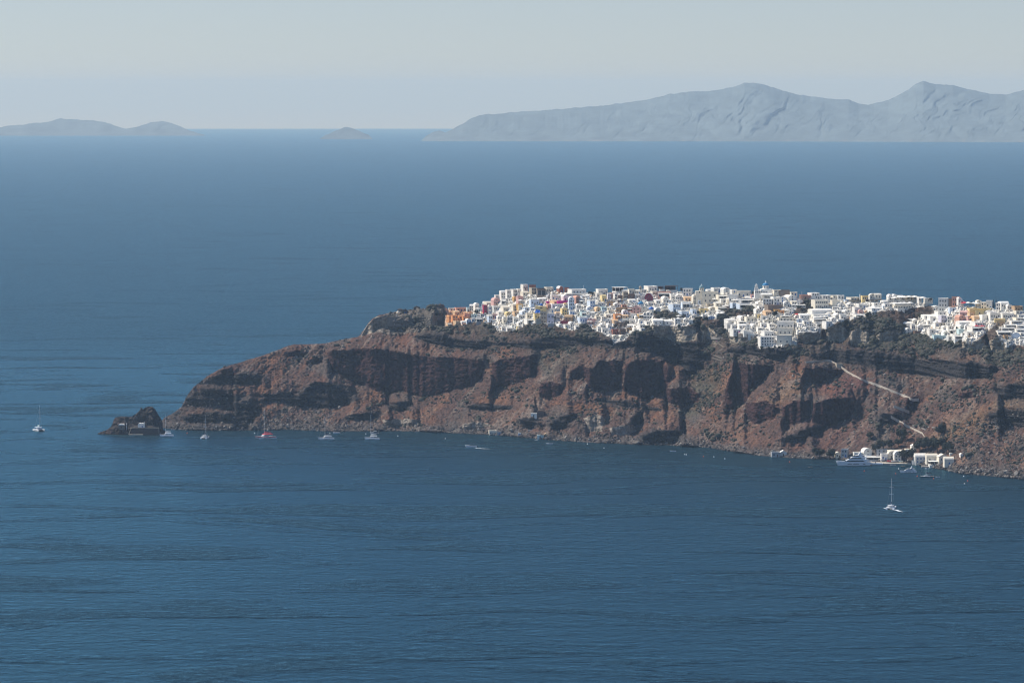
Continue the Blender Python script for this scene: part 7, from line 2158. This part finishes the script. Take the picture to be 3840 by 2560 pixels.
sm = MB()
smats = ['bright', 'white', 'cream', 'pale', 'pane', 'apricot', 'blue', 'brownwood', 'yellow']
SMW = random.Random(5)
placed = tries = 0
while placed < 1500 and tries < 40000:
    tries += 1
    fine_ = tries % 5 < 3
    w_, h_ = (SMW.uniform(5, 10), SMW.uniform(4, 7)) if fine_ else (SMW.uniform(8, 16), SMW.uniform(5, 10))
    px, pb = SMW.uniform(1690, 3838), SMW.uniform(1085, 1300)
    if pb - h_ < float(ridge(px)) - 5 or not in_village(px, pb):
        continue
    if covered(px - w_ / 2, px + w_ / 2, pb - h_, pb) > (.93 if fine_ and placed > 300 else .45):
        continue
    p = ground(px, pb)
    k = mpp(p.y)
    a = rad(SMW.uniform(-14, 20))
    w, h, d = w_ * k / 2, h_ * k, SMW.uniform(2.5, 5)
    mi = SMW.choices(range(9), [5, 5, 2, 2, 0, 1.0 if px < 2300 else .2, .8 if px < 2600 else .2, 0, .5 if px < 2300 else 0])[0] if px > 1770 else 5
    R_ = Matrix.Rotation(a, 3, 'Z')

    def put(part, m_):
        sm.mi = m_
        sm.add([R_ @ Vector(v) + p for v in part.v], part.f)
    q = MB()
    if SMW.random() < .45:
        r = min(w, h * .45)
        q.prism([(-w, -2.5), (w, -2.5), (w, h - r)] + arc(0, h - r, w, 0, PI, 8, r)[1:-1] + [(-w, h - r)], 0, d)
    else:
        q.box(-w, w, 0, d, -2.5, h)
        q.box(-w - .1, w + .1, -.1, .2, h, h + .4)
    put(q, mi)
    for x in ((-.4, .4) if w > 1.3 else (0,)):
        q = MB(); q.box(x * w - .4, x * w + .4, -.05, .05, h * .2, h * .2 + min(1.7, h * .5)); put(q, SMW.choice((4, 4, 7)))
    mark(px - w_ / 2, px + w_ / 2, pb - h_, pb)
    placed += 1
o = sm.obj('small_houses', [M[k] for k in smats])
tag(o, 'small whitewashed outhouses and walls crowded between the village houses', None, None, 'stuff')
print('houses', len(HOUSES), 'hand', n_hand, 'small', placed)

# ------------------------------------------------------------------ labels of the remaining houses: look + nearest landmark
ORD = ['nearest', 'second', 'third', 'fourth', 'fifth', 'sixth', 'seventh', 'eighth', 'ninth', 'tenth', 'eleventh', 'twelfth', 'thirteenth', 'fourteenth', 'fifteenth', 'sixteenth']
LAND = [(1812, 1162, 'the crimson house'), (2029, 1160, 'the yellow church'), (2143, 1136, 'the tall narrow white-blue house'), (2079, 1200, 'the tall palm'), (2403, 1140, 'the wide blue dome'),
        (2430, 1180, 'the triple-gabled church'), (2386, 1162, 'the pink pediment'), (2431, 1113, 'the maroon vaulted house'), (2625, 1105, 'the grey-domed tower'), (2872, 1080, 'the large domed church'),
        (2800, 1140, 'the grey hotel steps'), (2940, 1240, 'the cliff-hanging hotel'), (3080, 1140, 'the modern cream block'), (3400, 1140, 'the restaurant parasols'), (3535, 1142, 'the arcaded hotel'),
        (3640, 1188, 'the pink court'), (3728, 1140, 'the pines'), (2740, 1205, 'the blank sunlit vault'), (3412, 1230, 'the cliff-edge villa'), (1885, 1105, 'the mansion'), (1715, 1190, 'the orange quarter'),
        (2330, 1240, 'the brown ruined terraces'), (2170, 1095, 'the very long skyline building'), (2330, 1120, 'the dark brown stone house'), (2540, 1150, 'the large pale blue house'), (3000, 1112, 'the salmon brick house'),
        (1912, 1200, 'the tall grey house'), (2130, 1195, 'the tan house'), (3250, 1180, 'the dark cypress'), (3790, 1220, 'the stepped white hotel'), (2920, 1170, 'the shaded court')]
cells = {}
for t, px, py, txt, nwin, desc, Ht in HOUSES:
    if desc:
        continue
    l = min(LAND, key=lambda q: (q[0] - px) ** 2 + (1.6 * (q[1] - py)) ** 2)
    dx, dy = px - l[0], (py - l[1]) * 1.6
    way = ('right of' if dx > 0 else 'left of') if abs(dx) > abs(dy) else ('below' if dy > 0 else 'above')
    key = (txt, way, l[2])
    cells.setdefault(key, []).append((dx * dx + dy * dy, t, nwin))
for (txt, way, l), L in cells.items():
    L.sort(key=lambda q: q[0])
    for i, (_, t, nwin) in enumerate(L):
        feat = '' if not nwin else (' with one opening' if nwin == 1 else f' with {NUM.get(nwin, "many")} openings')
        first, rest = txt.split(' ', 1) if not txt.startswith(('bright', 'pale')) else (' '.join(txt.split(' ')[:2]), ' '.join(txt.split(' ')[2:]))
        o_ = '' if len(L) == 1 else f'{ORD[min(i, 15)]} '
        t['label'] = f'{o_}{txt}{feat}, {way} {l}'

# ------------------------------------------------------------------ air
def make_haze():
    b = MB()
    b.box(-160000, 160000, -160000, 160000, sea_z(0, 76000) - 1.0, 470.0)
    m = bpy.data.materials.new('sea_haze')
    m.use_nodes = True
    nt = m.node_tree
    nt.nodes.clear()
    out = node(nt, 'ShaderNodeOutputMaterial')
    v = node(nt, 'ShaderNodeVolumePrincipled')
    v.inputs['Color'].default_value = (*HAZE['color'], 1)
    v.inputs['Absorption Color'].default_value = (*HAZE['absorb'], 1)
    v.inputs['Density'].default_value = HAZE['density']
    v.inputs['Anisotropy'].default_value = HAZE['g']
    nt.links.new(v.outputs[0], out.inputs['Volume'])
    o = b.obj('haze', m)
    tag(o, 'pale summer haze lying over the sea', None, None, 'stuff')


HAZE = dict(color=(0.56, 0.76, 0.97), absorb=(0.63, 0.86, 0.30), density=2.9e-5, g=0.15)
make_haze()

# ------------------------------------------------------------------ light, sky, camera
SUN_DIR = Vector((-0.63, 0.19, 0.75)).normalized()
elev = math.asin(SUN_DIR.z)
azim = math.atan2(SUN_DIR.x, SUN_DIR.y)
SKY_TINT = (0.50, 0.50, 0.585)
w = bpy.data.worlds.new('World')
SC.world = w
w.use_nodes = True
nt = w.node_tree
bg = nt.nodes['Background']
sky = node(nt, 'ShaderNodeTexSky', sky_type='NISHITA')
sky.sun_disc = False
sky.sun_elevation = elev
sky.sun_rotation = azim
sky.altitude = 300
sky.air_density = 1.0
sky.dust_density = 0.3
sky.ozone_density = 1.5
tc = node(nt, 'ShaderNodeTexCoord')
dip = node(nt, 'ShaderNodeVectorMath', operation='ADD')          # from this height the horizon lies below eye level
dip.inputs[1].default_value = (0, 0, 0.03)
nt.links.new(tc.outputs['Generated'], dip.inputs[0])
nt.links.new(dip.outputs[0], sky.inputs['Vector'])
sep = node(nt, 'ShaderNodeSeparateXYZ')
nt.links.new(tc.outputs['Generated'], sep.inputs[0])
up = node(nt, 'ShaderNodeMapRange')                              # summer haze greys the low sky, the high sky stays blue
up.inputs[1].default_value = 0.03
up.inputs[2].default_value = 0.35
nt.links.new(sep.outputs[2], up.inputs[0])
tint = mixcol(nt, up.outputs[0], SKY_TINT, (0.59, 0.71, 0.81))
nt.links.new(mixcol(nt, 1.0, sky.outputs[0], tint, 'MULTIPLY'), bg.inputs['Color'])
bg.inputs['Strength'].default_value = 0.15
sd = bpy.data.lights.new('sun', 'SUN')
sd.energy = 4.5
sd.angle = rad(0.53)
sd.color = (1.0, 0.93, 0.82)
so = link('sun', sd)
so.rotation_euler = SUN_DIR.to_track_quat('Z', 'Y').to_euler()

cd = bpy.data.cameras.new('camera')
cd.lens = 150
cd.sensor_width = 36
cd.clip_start = 5
cd.clip_end = 400000
co = link('camera', cd, None, (0, 0, H_CAM), (PI / 2 - PITCH, 0, 0))
SC.camera = co
SC.view_settings.view_transform = 'Standard'
SC.view_settings.look = 'None'
SC.view_settings.exposure = 0.25
SC.view_settings.gamma = 1.0
SC.render.resolution_x = 1024
SC.render.resolution_y = 682
SC.cycles.use_denoising = True
SC.cycles.use_adaptive_sampling = False
SC.cycles.filter_width = 1.15
SC.cycles.max_bounces = 6
SC.cycles.diffuse_bounces = 3
SC.cycles.glossy_bounces = 2
SC.cycles.volume_bounces = 0
SC.cycles.caustics_reflective = False
SC.cycles.caustics_refractive = False
